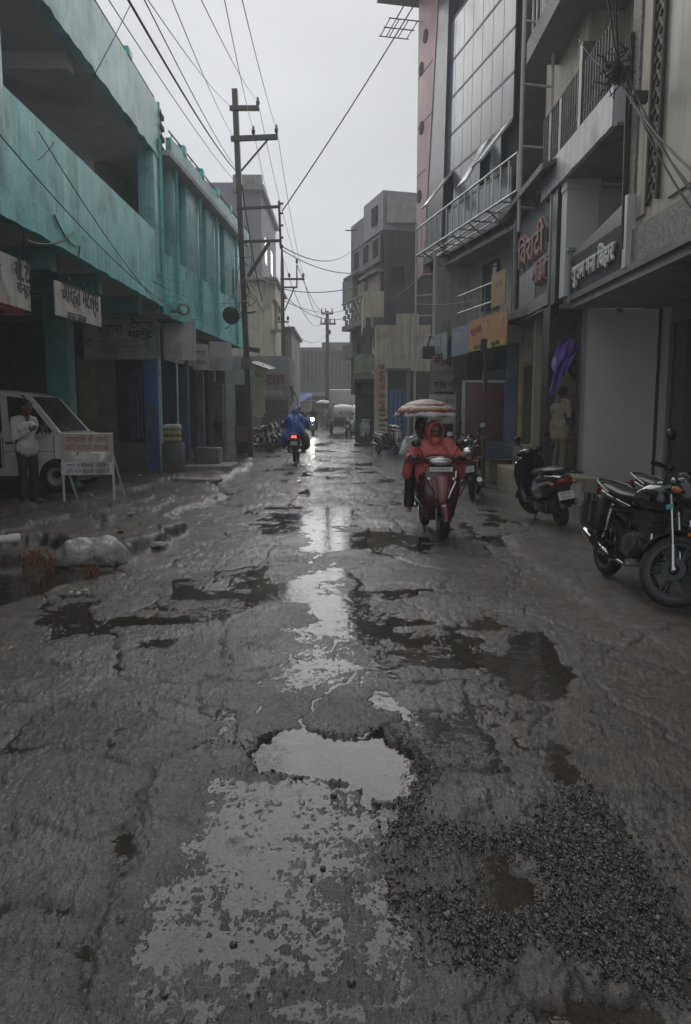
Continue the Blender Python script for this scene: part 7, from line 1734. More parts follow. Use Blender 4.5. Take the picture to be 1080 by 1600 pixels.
for s in 'LR':
    b.cap(rj['sh' + s], rj['el' + s], 0.095, 0.085); b.cap(rj['el' + s], Vector(rj['el' + s]).lerp(Vector(rj['wr' + s]), 0.8), 0.085, 0.06)
    e = Vector(rj['el' + s]); b.cap(e, e + Vector((-0.06, 0.04 if s == 'L' else -0.04, -0.2)), 0.075, 0.055)
b.cap(Vector(rj['neck']) + Vector((-0.01, 0, -0.05)), Vector(rj['neck']), 0.13, 0.10)
pon = b.build('rain_poncho', PON, pr, smooth=180, remesh=0.014, relax=3, fix=False, wr=(0.035, 7.0, 0.55))
# hood: a shell open to the front
h = MB(M3)
def hood(s, t):
    a = PI * (0.5 + s * 2) ; th = t
    return None
rings = []
for (x, rw, rh, cz) in ((0.085, 0.088, 0.120, -0.002), (0.05, 0.105, 0.135, 0.0), (-0.02, 0.118, 0.145, 0.0), (-0.08, 0.105, 0.13, -0.02), (-0.125, 0.07, 0.09, -0.05), (-0.14, 0.01, 0.01, -0.06)):
    rings.append([Vector((x, rw * math.cos(t), cz + rh * math.sin(t))) for t in [2 * PI * k / 24 for k in range(24)]])
h.loft(rings, caps=False); h.build('hood', PON, pr, smooth=180, thick=0.012)
b = MB(); b.cap(Vector(rj['neck']) + Vector((0.05, 0, -0.03)), Vector(rj['head']) + Vector((0.03, 0, -0.13)), 0.085, 0.072); b.build('collar', PON, pr, smooth=180)
# passenger with the umbrella
qj = dict(head=(-0.52, -0.09, 1.40), neck=(-0.55, -0.08, 1.27), chest=(-0.56, -0.07, 1.10), pelvis=(-0.55, -0.06, 0.90), shL=(-0.53, 0.11, 1.20), shR=(-0.55, -0.27, 1.20), elL=(-0.36, 0.10, 1.05), elR=(-0.42, -0.35, 1.06), wrL=(-0.30, 0.04, 1.24), wrR=(-0.30, -0.16, 1.25),
          hipL=(-0.50, 0.05, 0.86), hipR=(-0.50, -0.16, 0.86), knL=(-0.12, 0.24, 0.68), knR=(-0.14, -0.30, 0.68), anL=(-0.20, 0.25, 0.33), anR=(-0.22, -0.30, 0.33), toL=(-0.05, 0.27, 0.295), toR=(-0.08, -0.33, 0.295))
pp, M4 = person('passenger in a white shirt and dark trousers holding the striped umbrella', qj, (1, -0.1, -0.2), WHITE, mat('black_trousers', (0.015, 0.015, 0.017), 0.7), loc=tuple(RL_), rotz=RZ, shoes=mat('pale_shoe', (0.36, 0.33, 0.29), 0.5), curl=1.35, hand_n={'L': (0.3, -0.9, 0), 'R': (0.3, 0.9, 0)}, sleeve='long')
um = thing('umbrella', 'umbrella with wavy maroon, yellow and white stripes over the two riders', 'umbrella', tuple(MR @ Vector((-0.30, -0.06, 1.2))), RZ)
us = bpy.data.materials.new('striped_umbrella_cloth'); us.use_nodes = True; nt = us.node_tree; N = nt.nodes; L = nt.links
tc = N.new('ShaderNodeTexCoord'); ln = N.new('ShaderNodeVectorMath'); ln.operation = 'LENGTH'; sx = N.new('ShaderNodeSeparateXYZ'); L.new(tc.outputs['Object'], sx.inputs[0])
cx = N.new('ShaderNodeCombineXYZ'); L.new(sx.outputs[0], cx.inputs[0]); L.new(sx.outputs[1], cx.inputs[1]); L.new(cx.outputs[0], ln.inputs[0])
mm = N.new('ShaderNodeMath'); mm.operation = 'MULTIPLY'; mm.inputs[1].default_value = 2.2; L.new(ln.outputs['Value'], mm.inputs[0])
wn = N.new('ShaderNodeTexNoise'); wn.inputs['Scale'].default_value = 9; L.new(tc.outputs['Object'], wn.inputs['Vector']); wa = N.new('ShaderNodeMath'); wa.operation = 'MULTIPLY_ADD'; wa.inputs[1].default_value = 0.16; L.new(wn.outputs['Fac'], wa.inputs[0]); L.new(mm.outputs[0], wa.inputs[2])
rp = N.new('ShaderNodeValToRGB'); rp.color_ramp.interpolation = 'CONSTANT'; els = [(0.0, (0.55, 0.5, 0.5)), (0.44, (0.15, 0.03, 0.045)), (0.54, (0.52, 0.46, 0.42)), (0.61, (0.38, 0.24, 0.11)), (0.69, (0.14, 0.03, 0.045)), (0.79, (0.56, 0.53, 0.52)), (0.85, (0.40, 0.26, 0.11)), (0.92, (0.14, 0.03, 0.045)), (1.00, (0.40, 0.28, 0.12)), (1.04, (0.56, 0.54, 0.53))]
rp.color_ramp.elements[0].position = 0.0; rp.color_ramp.elements[0].color = rgb(els[0][1])
rp.color_ramp.elements[1].position = els[1][0]; rp.color_ramp.elements[1].color = rgb(els[1][1])
for p_, c_ in els[2:]:
    e_ = rp.color_ramp.elements.new(p_); e_.color = rgb(c_)
L.new(wa.outputs[0], rp.inputs[0]); L.new(rp.outputs[0], N['Principled BSDF'].inputs['Base Color']); N['Principled BSDF'].inputs['Roughness'].default_value = 0.5
b = MB(); UR = 0.455; UH = 0.37
vs = []; nseg = 48; nr = 12
for j in range(nr + 1):
    t = j / nr
    for k in range(nseg):
        a = 2 * PI * k / nseg; ph_ = (k % 6) / 6; dip = 1 - 0.07 * math.sin(PI * ph_) * t
        r_ = UR * math.sin(t * 1.32) / math.sin(1.32) * dip
        vs.append((r_ * math.cos(a), r_ * math.sin(a), UH + 0.21 - 0.24 * (1 - math.cos(t * 1.32)) / (1 - math.cos(1.32)) + 0.02 * math.sin(PI * ph_) * t * t))
fs = [(j * nseg + k, j * nseg + (k + 1) % nseg, (j + 1) * nseg + (k + 1) % nseg, (j + 1) * nseg + k) for j in range(nr) for k in range(nseg)]
b.add(vs, fs); b.build('canopy', us, um, smooth=180, thick=0.004)
b = MB()
for k in range(8):
    a = 2 * PI * k / 8; pts = [(UR * 0.995 * math.sin(t * 1.32) / math.sin(1.32) * math.cos(a), UR * 0.995 * math.sin(t * 1.32) / math.sin(1.32) * math.sin(a), UH + 0.203 - 0.24 * (1 - math.cos(t * 1.32)) / (1 - math.cos(1.32))) for t in [i / 8 for i in range(9)]]
    b.tube(pts, 0.0025, 5)
b.build('rib', STEEL, um)
b = MB(); b.tube([(0, 0, -0.08), (0, 0, UH + 0.25)], 0.006, 8); b.build('shaft', STEEL, um)
b = MB(); b.tube([(0, 0, 0.06), (0, 0, -0.08), (0.02, 0, -0.11), (0.05, 0, -0.10)], 0.012, 8); b.build('handle', BLACKP, um)

# rider in blue going away, tail light lit
bb = make_bike('motorcycle with its red tail light on carrying the rider in the blue raincoat', None, BLACKG, lit_tail=True)
bb.name = 'ridden_motorcycle'
YBR = 23.4; xb = pY(461, 725, YBR).x
place(bb, (xb + 0.02, YBR + 1.27, 0), (xb, YBR, 0), 0, gz(YBR + .6))
BZ = math.atan2(1.27, 0.02); BLc = Vector((xb + 0.01, YBR + 0.635, gz(YBR + .6)))
def rider_joints(dx=0.0, dz=0.0, lean=0.06):
    return dict(head=(-0.06 + dx + lean, 0, 1.52 + dz), neck=(-0.12 + dx + lean * .8, 0, 1.38 + dz), chest=(-0.16 + dx + lean * .4, 0, 1.20 + dz), pelvis=(-0.26 + dx, 0, 0.93 + dz), shL=(-0.13 + dx + lean * .6, 0.20, 1.31 + dz), shR=(-0.13 + dx + lean * .6, -0.20, 1.31 + dz), elL=(0.08 + dx, 0.34, 1.12 + dz), elR=(0.08 + dx, -0.34, 1.12 + dz), wrL=(0.29 + dx, 0.33, 1.07 + dz), wrR=(0.29 + dx, -0.33, 1.07 + dz),
                hipL=(-0.22 + dx, 0.11, 0.88 + dz), hipR=(-0.22 + dx, -0.11, 0.88 + dz), knL=(0.12 + dx, 0.22, 0.66 + dz), knR=(0.12 + dx, -0.22, 0.66 + dz), anL=(-0.06 + dx, 0.22, 0.33 + dz), anR=(-0.06 + dx, -0.22, 0.33 + dz), toL=(0.1 + dx, 0.25, 0.30 + dz), toR=(0.1 + dx, -0.25, 0.30 + dz))
BLUEP = mat('blue_rain_poncho', (0.03, 0.085, 0.34), 0.4, c2=(0.045, 0.12, 0.45), scale=3, bump=0.3, bscale=8)
bj = rider_joints()
pb, M5 = person('rider in a billowing blue raincoat riding away with a red tail light', bj, (1, 0, -0.1), BLUEP, mat('black_trousers', (0.015, 0.015, 0.017), 0.7), loc=tuple(BLc), rotz=BZ, hair=None, voxel=0.016, loose=0.06)
b = MB()
ch = Vector(bj['chest']); pe = Vector(bj['pelvis'])
b.cap(ch + Vector((-.03, .1, .05)), ch + Vector((-.03, -.1, .05)), 0.20, 0.20); b.cap(ch + Vector((-0.05, 0, 0)), pe + Vector((-0.08, 0, 0)), 0.24, 0.26); b.cap(pe + Vector((-.1, 0.05, 0)), pe + Vector((-0.22, 0.28, -0.22)), 0.22, 0.16); b.cap(pe + Vector((-0.22, 0.28, -0.22)), pe + Vector((-0.15, 0.34, -0.42)), 0.14, 0.06); b.ell(Vector(bj['head']) + Vector((-0.02, 0.02, -0.02)), (0.14, 0.13, 0.15))
for s in 'LR': b.cap(bj['sh' + s], bj['el' + s], 0.10, 0.085); b.cap(bj['el' + s], Vector(bj['el' + s]).lerp(Vector(bj['wr' + s]), .85), 0.085, 0.06)
b.build('raincoat', BLUEP, pb, smooth=180, remesh=0.022, relax=2, fix=False, wr=(0.06, 5.0, 0.7))
hm = MB(M5); hm.ell((-0.01, 0, 0.03), (0.135, 0.12, 0.135)); hm.build('cap', mat('dark_blue_cap', (0.025, 0.05, 0.11), 0.4), pb, smooth=180)
bag = MB(); bag.ell((-0.55, -0.33, 0.62), (0.24, 0.14, 0.26)); bag.ell((-0.5, -0.3, 0.75), (0.16, 0.12, 0.18)); o = bag.build('sack', mat('black_sack', (0.025, 0.025, 0.026), 0.5, bump=0.4, bscale=9), None, remesh=0.03, relax=2); o.matrix_world = Matrix.Translation(BLc) @ Matrix.Rotation(BZ, 4, 'Z'); tag(o, 'black sack slung beside the rear wheel of the blue rider', 'sack')

# oncoming bike with its headlight on
ob_ = make_bike('oncoming motorcycle far up the street with its headlight on', None, mat('dark_green_paint', (0.02, 0.035, 0.025), 0.25, coat=0.3), lit_head=True)
ob_.name = 'ridden_motorcycle'
YO = 45.0; xo = pY(489, 665, YO).x
place(ob_, (xo, YO - 0.64, 0), (xo + 0.02, YO + 0.63, 0), 0, gz(YO))
OZ = math.atan2(-1.27, -0.02)
person('far rider in dark clothes behind the white headlight', rider_joints(), (1, 0, -0.1), mat('dark_grey_jacket', (0.05, 0.052, 0.055), 0.7), mat('black_trousers', (0.015, 0.015, 0.017)), loc=(xo + 0.01, YO, gz(YO)), rotz=OZ, voxel=0.02)
o2 = clone(bk2, (0, 0, 0), 0, 'far dark motorcycle coming on beside the one with the headlight', None); o2.name = 'ridden_motorcycle'; del o2['group']
YO2 = 40.0; x2 = pY(468, 670, YO2).x
place(o2, (x2, YO2 - 0.64, 0), (x2 + 0.02, YO2 + 0.63, 0), 0, gz(YO2))
person('far rider in brown coming on just past the blue raincoat', rider_joints(), (1, 0, -0.1), mat('brown_shirt', (0.10, 0.08, 0.065), 0.7), mat('black_trousers', (0.015, 0.015, 0.017)), loc=(x2 + 0.01, YO2, gz(YO2)), rotz=OZ, voxel=0.02)
# walker under a pale umbrella
wj = dict(mj); YW = 56.0; xw = pY(506, 655, YW).x
pw_, M6 = person('far walker in pale clothes under a white umbrella', wj, (1, 0, 0), mat('pale_pink_shirt', (0.42, 0.36, 0.35), 0.7), mat('beige_trouser_cloth', (0.21, 0.17, 0.135)), loc=(xw, YW, gz(YW)), rotz=R(-95), voxel=0.02)
u2 = copy_tree(um); u2['label'] = 'pale umbrella over the far walker near the blue tarpaulin'; u2.location = (xw, YW - 0.25, gz(YW) + 1.42); u2.scale = (1.25, 1.25, 1.1)
for ch_ in u2.children:
    if ch_.name.startswith('canopy'): ch_.data = ch_.data.copy(); ch_.data.materials.clear(); ch_.data.materials.append(WHITE)

# ================================================================== WHITE VAN
VW = mat('white_van_paint', (0.74, 0.74, 0.725), 0.22, coat=0.5, var=0.08, grime=(0.42, 0.40, 0.37), gscale=1.0, gamt=0.25)
van = thing('parked_van', 'white boxy van parked under the teal balcony with its side door open', 'van', (0, 0, 0))
def vsec(x, pts): return [Vector((x, y, z)) for y, z in pts]
# body as a loft of cross sections along x (front at +x); half profile mirrored
def prof(w, zb_, zbelt, zroof, tumble=0.10, bon=False):
    r_ = [(w * 0.96, zb_), (w, zb_ + 0.18), (w, zbelt)]
    r_ += [(w - tumble * 0.6, zbelt + (zroof - zbelt) * 0.6), (w - tumble, zroof - 0.09), (w - tumble - 0.12, zroof - 0.015), (w * 0.4, zroof)]
    return r_ + [(-y, z) for y, z in reversed(r_)]
WID = 0.74
lower = MB(); lower.loft([vsec(x, [(w * .97, z0), (w, z0 + 0.15), (w, zt - 0.05), (w - 0.03, zt), (-w + 0.03, zt), (-w, zt - 0.05), (-w, z0 + 0.15), (-w * .97, z0)]) for x, w, z0, zt in ((-1.80, 0.70, 0.36, 1.06), (-1.74, WID, 0.30, 1.08), (-0.9, WID, 0.28, 1.08), (0.35, WID, 0.28, 1.08), (1.0, WID, 0.28, 1.08), (1.28, WID - .01, 0.30, 1.08), (1.50, WID - .03, 0.32, 1.03), (1.68, WID - 0.06, 0.36, 0.95), (1.78, WID - 0.10, 0.38, 0.84), (1.82, WID - 0.16, 0.42, 0.70))])
bd = lower.build('body', VW, van, smooth=35)
# greenhouse frame: pillars and roof
rf = MB(); rf.loft([vsec(x, [(w, z - 0.10), (w - 0.03, z - 0.03), (w - 0.14, z), (-w + 0.14, z), (-w + 0.03, z - 0.03), (-w, z - 0.10)]) for x, w, z in ((-1.78, 0.60, 1.74), (-1.70, 0.645, 1.80), (-0.8, 0.655, 1.84), (0.2, 0.65, 1.83), (0.62, 0.64, 1.78), (0.76, 0.62, 1.725))]); rf.build('roof', VW, van, smooth=50)
for s in (-1, 1):
    b = MB()
    def pil(x0, x1, xt0, xt1):
        b = MB(); b.add([(x0, s * WID, 1.05), (x1, s * WID, 1.05), (xt1, s * 0.645, 1.72), (xt0, s * 0.645, 1.72), (x0, s * (WID - .06), 1.05), (x1, s * (WID - .06), 1.05), (xt1, s * (0.645 - .06), 1.72), (xt0, s * (0.645 - .06), 1.72)], [(0, 1, 2, 3), (4, 7, 6, 5), (0, 4, 5, 1), (1, 5, 6, 2), (2, 6, 7, 3), (3, 7, 4, 0)]); b.build('window_pillar', VW, van)
    pil(1.22, 1.34, 0.66, 0.78); pil(0.28, 0.40, 0.22, 0.34); pil(-1.76, -1.55, -1.72, -1.58)
    if s > 0: pil(-0.72, -0.62, -0.70, -0.62)
    for (x0, x1, xt0, xt1) in ((0.40, 1.22, 0.34, 0.66),) + (((-1.55, -0.72, -1.58, -0.70), (-0.62, 0.28, -0.62, 0.22)) if s > 0 else ()):
        b = MB(); b.add([(x0 - .01, s * (WID - .02), 1.0), (x1 + .01, s * (WID - .02), 1.0), (xt1 + .01, s * (0.645 - .02), 1.73), (xt0 - .01, s * (0.645 - .02), 1.73), (x0 - .01, s * (WID - .025), 1.0), (x1 + .01, s * (WID - .025), 1.0), (xt1 + .01, s * (0.645 - .025), 1.73), (xt0 - .01, s * (0.645 - .025), 1.73)], [(0, 1, 2, 3), (7, 6, 5, 4), (0, 4, 5, 1), (1, 5, 6, 2), (2, 6, 7, 3), (3, 7, 4, 0)]); b.build('side_window', GLASSD, van, smooth=0)
b = MB(); b.add([(1.36, 0.67, 1.0), (1.36, -0.67, 1.0), (0.79, -0.57, 1.71), (0.79, 0.57, 1.71), (1.33, 0.67, 1.0), (1.33, -0.67, 1.0), (0.76, -0.57, 1.71), (0.76, 0.57, 1.71)], [(0, 1, 2, 3), (7, 6, 5, 4), (0, 4, 5, 1), (1, 5, 6, 2), (2, 6, 7, 3), (3, 7, 4, 0)]); ws = b.build('windscreen', GLASSD, van, smooth=0)
b = MB(); b.tube([(1.375, 0.3, 1.02), (1.18, -0.05, 1.27)], 0.008, 6); b.tube([(1.375, -0.3, 1.02), (1.18, -0.6, 1.27)], 0.008, 6); b.build('wiper', BLACKP, ws)
# street side: open sliding door hole, front door seams, handle
b = MB(); b.box(-0.70, -WID - 0.004, 0.42, 0.24, -WID + 0.06, 1.70, None); b.add([], []); b.build('door_opening', mat('dark_van_interior', (0.012, 0.012, 0.013), 0.8), van)
b = MB(); b.box(-1.60, -WID - 0.05, 0.40, -0.72, -WID - 0.012, 1.03); b.build('sliding_door', VW, van, bevel=0.02)
b = MB()
for x in (0.27, 1.20): b.box(x, -WID - 0.004, 0.42, x + 0.012, -WID + 0.01, 1.0)
b.box(0.27, -WID - 0.004, 0.72, 1.2, -WID + 0.01, 0.728); b.build('door_seam', mat('dark_gap', (0.05, 0.05, 0.05), 0.8), van)
b = MB(); b.obox((0.40, -WID - 0.015, 0.88), (0.14, 0.03, 0.04)); b.build('door_handle', BLACKP, van, bevel=0.008)
b = MB(); b.tube([(1.16, -WID - .01, 1.04), (1.14, -WID - 0.12, 1.10)], 0.014, 6); b.ell((1.12, -WID - 0.15, 1.13), (0.04, 0.07, 0.09)); b.build('wing_mirror', BLACKP, van)
for s in (-1, 1):
    b = MB(); b.loft([[Vector((1.56 + dx, s * (0.50 + a), 0.72 + c)) for a, c in rrect(0.16 * k, 0.085 * k, 3, 16)] for dx, k in ((0.0, 1.0), (0.13, 0.98), (0.16, 0.8))]); hl = b.build('headlight', LENS, van)
    b = MB(); b.box(1.44, s * (WID - 0.075) - 0.03, 0.64, 1.64, s * (WID - 0.075) + 0.03, 0.80); b.build('headlight_side', LENS, hl, bevel=0.02)
b = MB(); b.loft([vsec(x, rrect(w, 0.085, 4, 14, 0, 0.42)) for x, w in ((1.55, 0.70), (1.74, 0.66), (1.80, 0.5))]); b.build('front_bumper', mat('black_bumper', (0.03, 0.03, 0.032), 0.4), van, smooth=50)
b = MB()
for k in range(4): b.box(1.70, -0.34, 0.60 + 0.045 * k, 1.77, 0.34, 0.625 + 0.045 * k)
b.build('grille', BLACKP, van)
for x in (1.24, -1.10):
    for s in (-1, 1):
        b = MB(); yy = s * 0.705; b.torus((x, yy, 0.275), (0, 1, 0), 0.205, 0.075, 36, 12, 1.0); wv = b.build('wheel', RUBBER, van, smooth=180)
        b = MB(); b.lathe([(0.0, 0.035), (0.05, 0.035), (0.06, 0.02), (0.09, 0.02), (0.10, 0.045), (0.155, 0.06), (0.165, 0.075), (0.175, 0.05), (0.17, -0.03), (0, -0.03)], (x, yy, 0.275), (0, s, 0), 28); b.build('rim', mat('steel_wheel', (0.34, 0.34, 0.345), 0.45, 0.5), wv)
        b = MB(); b.lathe([(0.0, 0.075), (0.03, 0.075), (0.045, 0.05), (0.045, 0.036)], (x, yy, 0.275), (0, s, 0), 16); b.build('hub_cap', BLACKP, wv)
    arc = [(x + 0.32 * math.cos(t), 0.275 + 0.32 * math.sin(t)) for t in [PI * k / 14 for k in range(15)]]
    for s in (-1, 1):
        b = MB(); b.prism([(p, q_) for p, q_ in arc], (0, s * (WID - 0.25), 0), (1, 0, 0), (0, 0, 1), (0, s * 0.254, 0)); b.build('wheel_arch', mat('dark_wheel_well', (0.015, 0.015, 0.016), 0.8), van)
b = MB(); b.box(-1.7, -0.62, 0.18, 1.55, 0.62, 0.30); b.build('underbody', BLACKP, van)
vz = ground_z(-5.1, 13.8)
van.location = (-6.42, 14.62, vz); van.rotation_euler = (0, 0, R(-2))

# ================================================================== BARRICADE SIGN
ba = thing('barricade', 'small white pipe barricade with two lettered boards standing before the van', 'barricade', (-4.25, 12.5, 0))
zg = ground_z(-4.3, 12.5); A_ = Vector((gp(98, 800).x + 0.05, 12.35, zg)); B_ = Vector((gp(172, 797).x + 0.12, 12.5, zg))
ht = pY(98, 676, 12.4).z
ud = (B_ - A_).normalized()
for e in (A_, B_):
    b = W(); b.tube([e, e + Vector((0, 0, ht - zg))], 0.02, 8); b.tube([e + Vector((0.03, 0.5, 0)), e + Vector((0, 0.02, 0.75))], 0.018, 8); b.build('leg', METAL_W, ba, world=True)
b = W(); b.tube([A_ + Vector((0, 0, 0.5)), B_ + Vector((0, 0, 0.5))], 0.016, 8); b.tube([A_ + Vector((0, 0, ht - zg - .02)), B_ + Vector((0, 0, ht - zg - .02))], 0.016, 8); b.build('cross_bar', METAL_W, ba, world=True)
wB = (B_ - A_).length
for (v0, v1, nm, lines) in ((679, 706, 'top_board', (('जनहित में जारी', 0.055, 0.13, INK_R), ('अितक्रमण हटाओ', -0.075, 0.12, INK_R))), (722, 742, 'lower_board', (('नगर पािलका परिषद', 0.05, 0.075, INK), ('धीरे चलें सड़क खराब है', -0.045, 0.085, INK_F)))):
    c = (A_ + B_) / 2; c.z = (pY(135, v0, 12.4).z + pY(135, v1, 12.4).z) / 2; hh = pY(135, v0, 12.4).z - pY(135, v1, 12.4).z
    nrm = Vector((ud.y, -ud.x, 0)); c = c + nrm * 0.03
    Mb = basis(c, ud, (0, 0, 1)); b = MB(Mb); b.box(-wB / 2 - 0.02, -hh / 2, -0.008, wB / 2 + 0.02, hh / 2, 0.0)
    pn = b.build(nm, mat('cream_board', (0.46, 0.42, 0.36), 0.5, var=0.15, grime=(0.3, 0.27, 0.23)) if nm == 'top_board' else WHITEST, ba, world=True)
    for (s_, yy, sz, mm_) in lines: text(s_, sz, mm_, pn, Mb @ Matrix.Translation((0, yy, 0.002)), width=wB * 0.86, depth=0.002)

# ================================================================== SMALL THINGS AT THE STREET EDGE
sp0 = gp(85, 884); sp1 = gp(206, 880)
gb = MB(); rr = random.Random(17)
A0 = Vector((sp0.x, sp0.y, 0)); d = Vector((sp1.x - sp0.x, sp1.y - sp0.y, 0)); Ln = d.length; d.normalize(); nn = Vector((-d.y, d.x, 0))
rings = []
for i in range(41):
    t = i / 40; k = (0.62 + 0.38 * min(1, t * 6)) if t < 0.75 else max(0.08, 1 - ((t - 0.75) / 0.25) ** 1.5 * 0.9)
    hgt = (0.30 - 0.02 * math.sin(t * 9) - 0.05 * math.exp(-((t - 0.45) / 0.12) ** 2)) * k; wd = 0.21 * k + 0.03
    rings.append([A0 + d * (Ln * t) + nn * (wd * math.cos(a) * (1 + 0.05 * math.sin(5 * a + 9 * t)) + 0.18) + Vector((0, 0, -0.05 + max(0, hgt * (0.5 + 0.55 * math.sin(a))) * (1 + 0.06 * math.sin(3 * a + 9 * t) + 0.03 * math.sin(7 * a - 15 * t)))) for a in [2 * PI * q / 40 for q in range(40)]])
gb.loft(rings)
o = gb.build('garbage_sack', mat('dirty_woven_sack', (0.33, 0.33, 0.335), 0.4, c2=(0.23, 0.225, 0.22), scale=3.0, grime=(0.13, 0.115, 0.095), gscale=2.2, gamt=0.5, bump=1.0, bscale=9), None, smooth=180, sub=1, wr=(0.03, 9.0, 1.0)); tag(o, 'bulging dirty white woven sack lying at the edge of the dark ditch', 'sack')
pp0 = gp(-40, 846, 0.17); pp1 = gp(31, 840, 0.17)
lp = (pp1 - pp0).length
b = MB(); b.lathe([(0.0, 0.0), (0.045, 0.0), (0.045, lp - 0.12), (0.052, lp - 0.11), (0.052, lp), (0.042, lp), (0.042, lp - 0.06), (0, lp - 0.06)], pp0, pp1 - pp0, 20); o = b.build('plastic_pipe', WHITE, None); tag(o, 'short white plastic pipe lying on the brown bank above the ditch', 'pipe')
# wilted marigold stalks in the ditch
ORF = mat('withered_orange_petals', (0.21, 0.085, 0.03), 0.7, c2=(0.10, 0.05, 0.025), scale=18)
def wilted(u0, u1, v0, v1, n, Y, label, seed):
    r_ = random.Random(seed); b = MB()
    for k in range(n):
        u = r_.uniform(u0, u1); vt = r_.uniform(v0, v1); p = pY(u, vt, Y + r_.uniform(-.15, .15)); q = p
        for j in range(3):
            q2 = q + Vector((r_.uniform(-.02, .02), r_.uniform(-.02, .02), -r_.uniform(.02, .045))); b.tube([q, q2], [0.004, 0.008], 5); q = q2
        for j in range(4):
            a = r_.uniform(0, 2 * PI); e = p + Vector((0.022 * math.cos(a), 0.022 * math.sin(a), -r_.uniform(0, .10))); b.ell(e, (0.008, 0.006, 0.022), (r_.uniform(-.5, .5), r_.uniform(-.5, .5), a), 6, 4)
    o = b.build('wilted_plant', ORF, None, smooth=0); tag(o, label, 'flowers'); return o
wilted(38, 84, 856, 890, 34, 7.55, 'withered orange flower heap hanging over the ditch beside the white sack', 3)
wilted(128, 152, 878, 892, 12, 7.5, 'small clump of withered orange flowers at the foot of the white sack', 4)
pl_ = gp(123, 927); b = MB(); r_ = random.Random(2)
for k in range(7): b.obox((pl_.x + r_.uniform(-.05, .05), pl_.y + r_.uniform(-.05, .05), ground_z(pl_.x, pl_.y) + 0.015 + 0.006 * k), (0.05, 0.035, 0.008), (r_.uniform(-.7, .7), r_.uniform(-.7, .7), r_.uniform(0, 3)))
o = b.build('crumpled_wrapper', mat('pale_green_wrapper', (0.42, 0.43, 0.33), 0.4, var=0.3, scale=20), None, bevel=0.004); tag(o, 'crumpled pale wrapper on the wet road below the sack', 'wrapper')
sp_w = gp(245, 858); b = MB(); vs, fs = lump((0, 0, 0), 0.14, 91, 0.25); b.add(vs, fs); o = b.build('stone', CONC, None, smooth=30); o.location = (sp_w.x, sp_w.y, ground_z(sp_w.x, sp_w.y) + 0.02); o.scale = (1.3, 1, 1); tag(o, 'flat pale stone on the road edge beyond the sack', 'stone')
for i, (u, v, r0, lb) in enumerate(((206, 820, 0.06, 'small tan litter piece on the brown bank by the barricade'), (218, 756, 0.09, 'pale rubble lump on the bank between the van and the blue pillar'), (190, 850, 0.05, 'small reddish brick bit at the tip of the white sack'))):
    p_ = gp(u, v); b = MB(); vs, fs = lump((0, 0, 0), r0, 120 + i, 0.5); b.add(vs, fs); o = b.build('rubble', [mat('tan_bit', (0.32, 0.24, 0.17), 0.7), CONC, mat('red_bit', (0.2, 0.07, 0.05), 0.7)][i], None, smooth=25); o.location = (p_.x, p_.y, ground_z(p_.x, p_.y) + r0 * 0.4); tag(o, lb, 'rubble')

# white goods truck near the street end
tr = thing('parked_truck', 'white box bodied goods truck standing near the street end', 'truck', (0, 0, 0))
b = MB(); b.box(-0.85, 0.0, 0.75, 0.85, 3.0, 2.65); b.build('cargo_box', WHITE, tr, bevel=0.09)
b = MB(); b.loft([[Vector((x, y, z)) for x, z in rrect(w, h, 4, 16, 0, zc)] for y, w, h, zc in ((-1.35, 0.66, 0.42, 0.86), (-1.25, 0.78, 0.55, 0.95), (-0.6, 0.80, 0.72, 1.12), (-0.05, 0.80, 0.74, 1.14))]); b.build('cab', SILV, tr, smooth=50)
b = MB(); b.add([(-0.66, -1.2, 1.22), (0.66, -1.2, 1.22), (0.6, -0.72, 1.78), (-0.6, -0.72, 1.78)], [(0, 1, 2, 3)]); b.build('windscreen', GLASSD, tr, thick=0.02, smooth=0)
b = MB()
for k in range(5): b.box(-0.5, -1.40, 0.52 + 0.1 * k, 0.5, -1.36, 0.57 + 0.1 * k)
b.build('grille', BLACKP, tr)
for s in (-1, 1):
    b = MB(); b.ell((s * 0.62, -1.33, 0.80), (0.12, 0.05, 0.09)); b.build('headlight', LENS, tr)
    for y in (-0.75, 2.2):
        b = MB(); b.torus((s * 0.72, y, 0.33), (1, 0, 0), 0.24, 0.09, 28, 10); b.lathe([(0, -0.05), (0.16, -0.05), (0.16, 0.05), (0, 0.05)], (s * 0.72, y, 0.33), (1, 0, 0), 20); b.build('wheel', RUBBER, tr)
YT = 47.0; tr.location = (pY(536, 640, YT).x, YT, gz(YT))
# ================================================================== LIGHT, AIR, CAMERA
w = bpy.data.worlds.new('World'); scene.world = w; w.use_nodes = True; nt = w.node_tree; N = nt.nodes; L = nt.links
bg = N['Background']; sk = N.new('ShaderNodeTexSky'); sk.sky_type = 'NISHITA'; sk.sun_disc = False
SUN_EL, SUN_AZ = R(38), R(-4)
sk.sun_elevation = SUN_EL; sk.sun_rotation = SUN_AZ; sk.air_density = 1.0; sk.dust_density = 4.0; sk.ozone_density = 1.0
hs = N.new('ShaderNodeHueSaturation'); hs.inputs['Saturation'].default_value = 0.080
L.new(sk.outputs[0], hs.inputs['Color'])
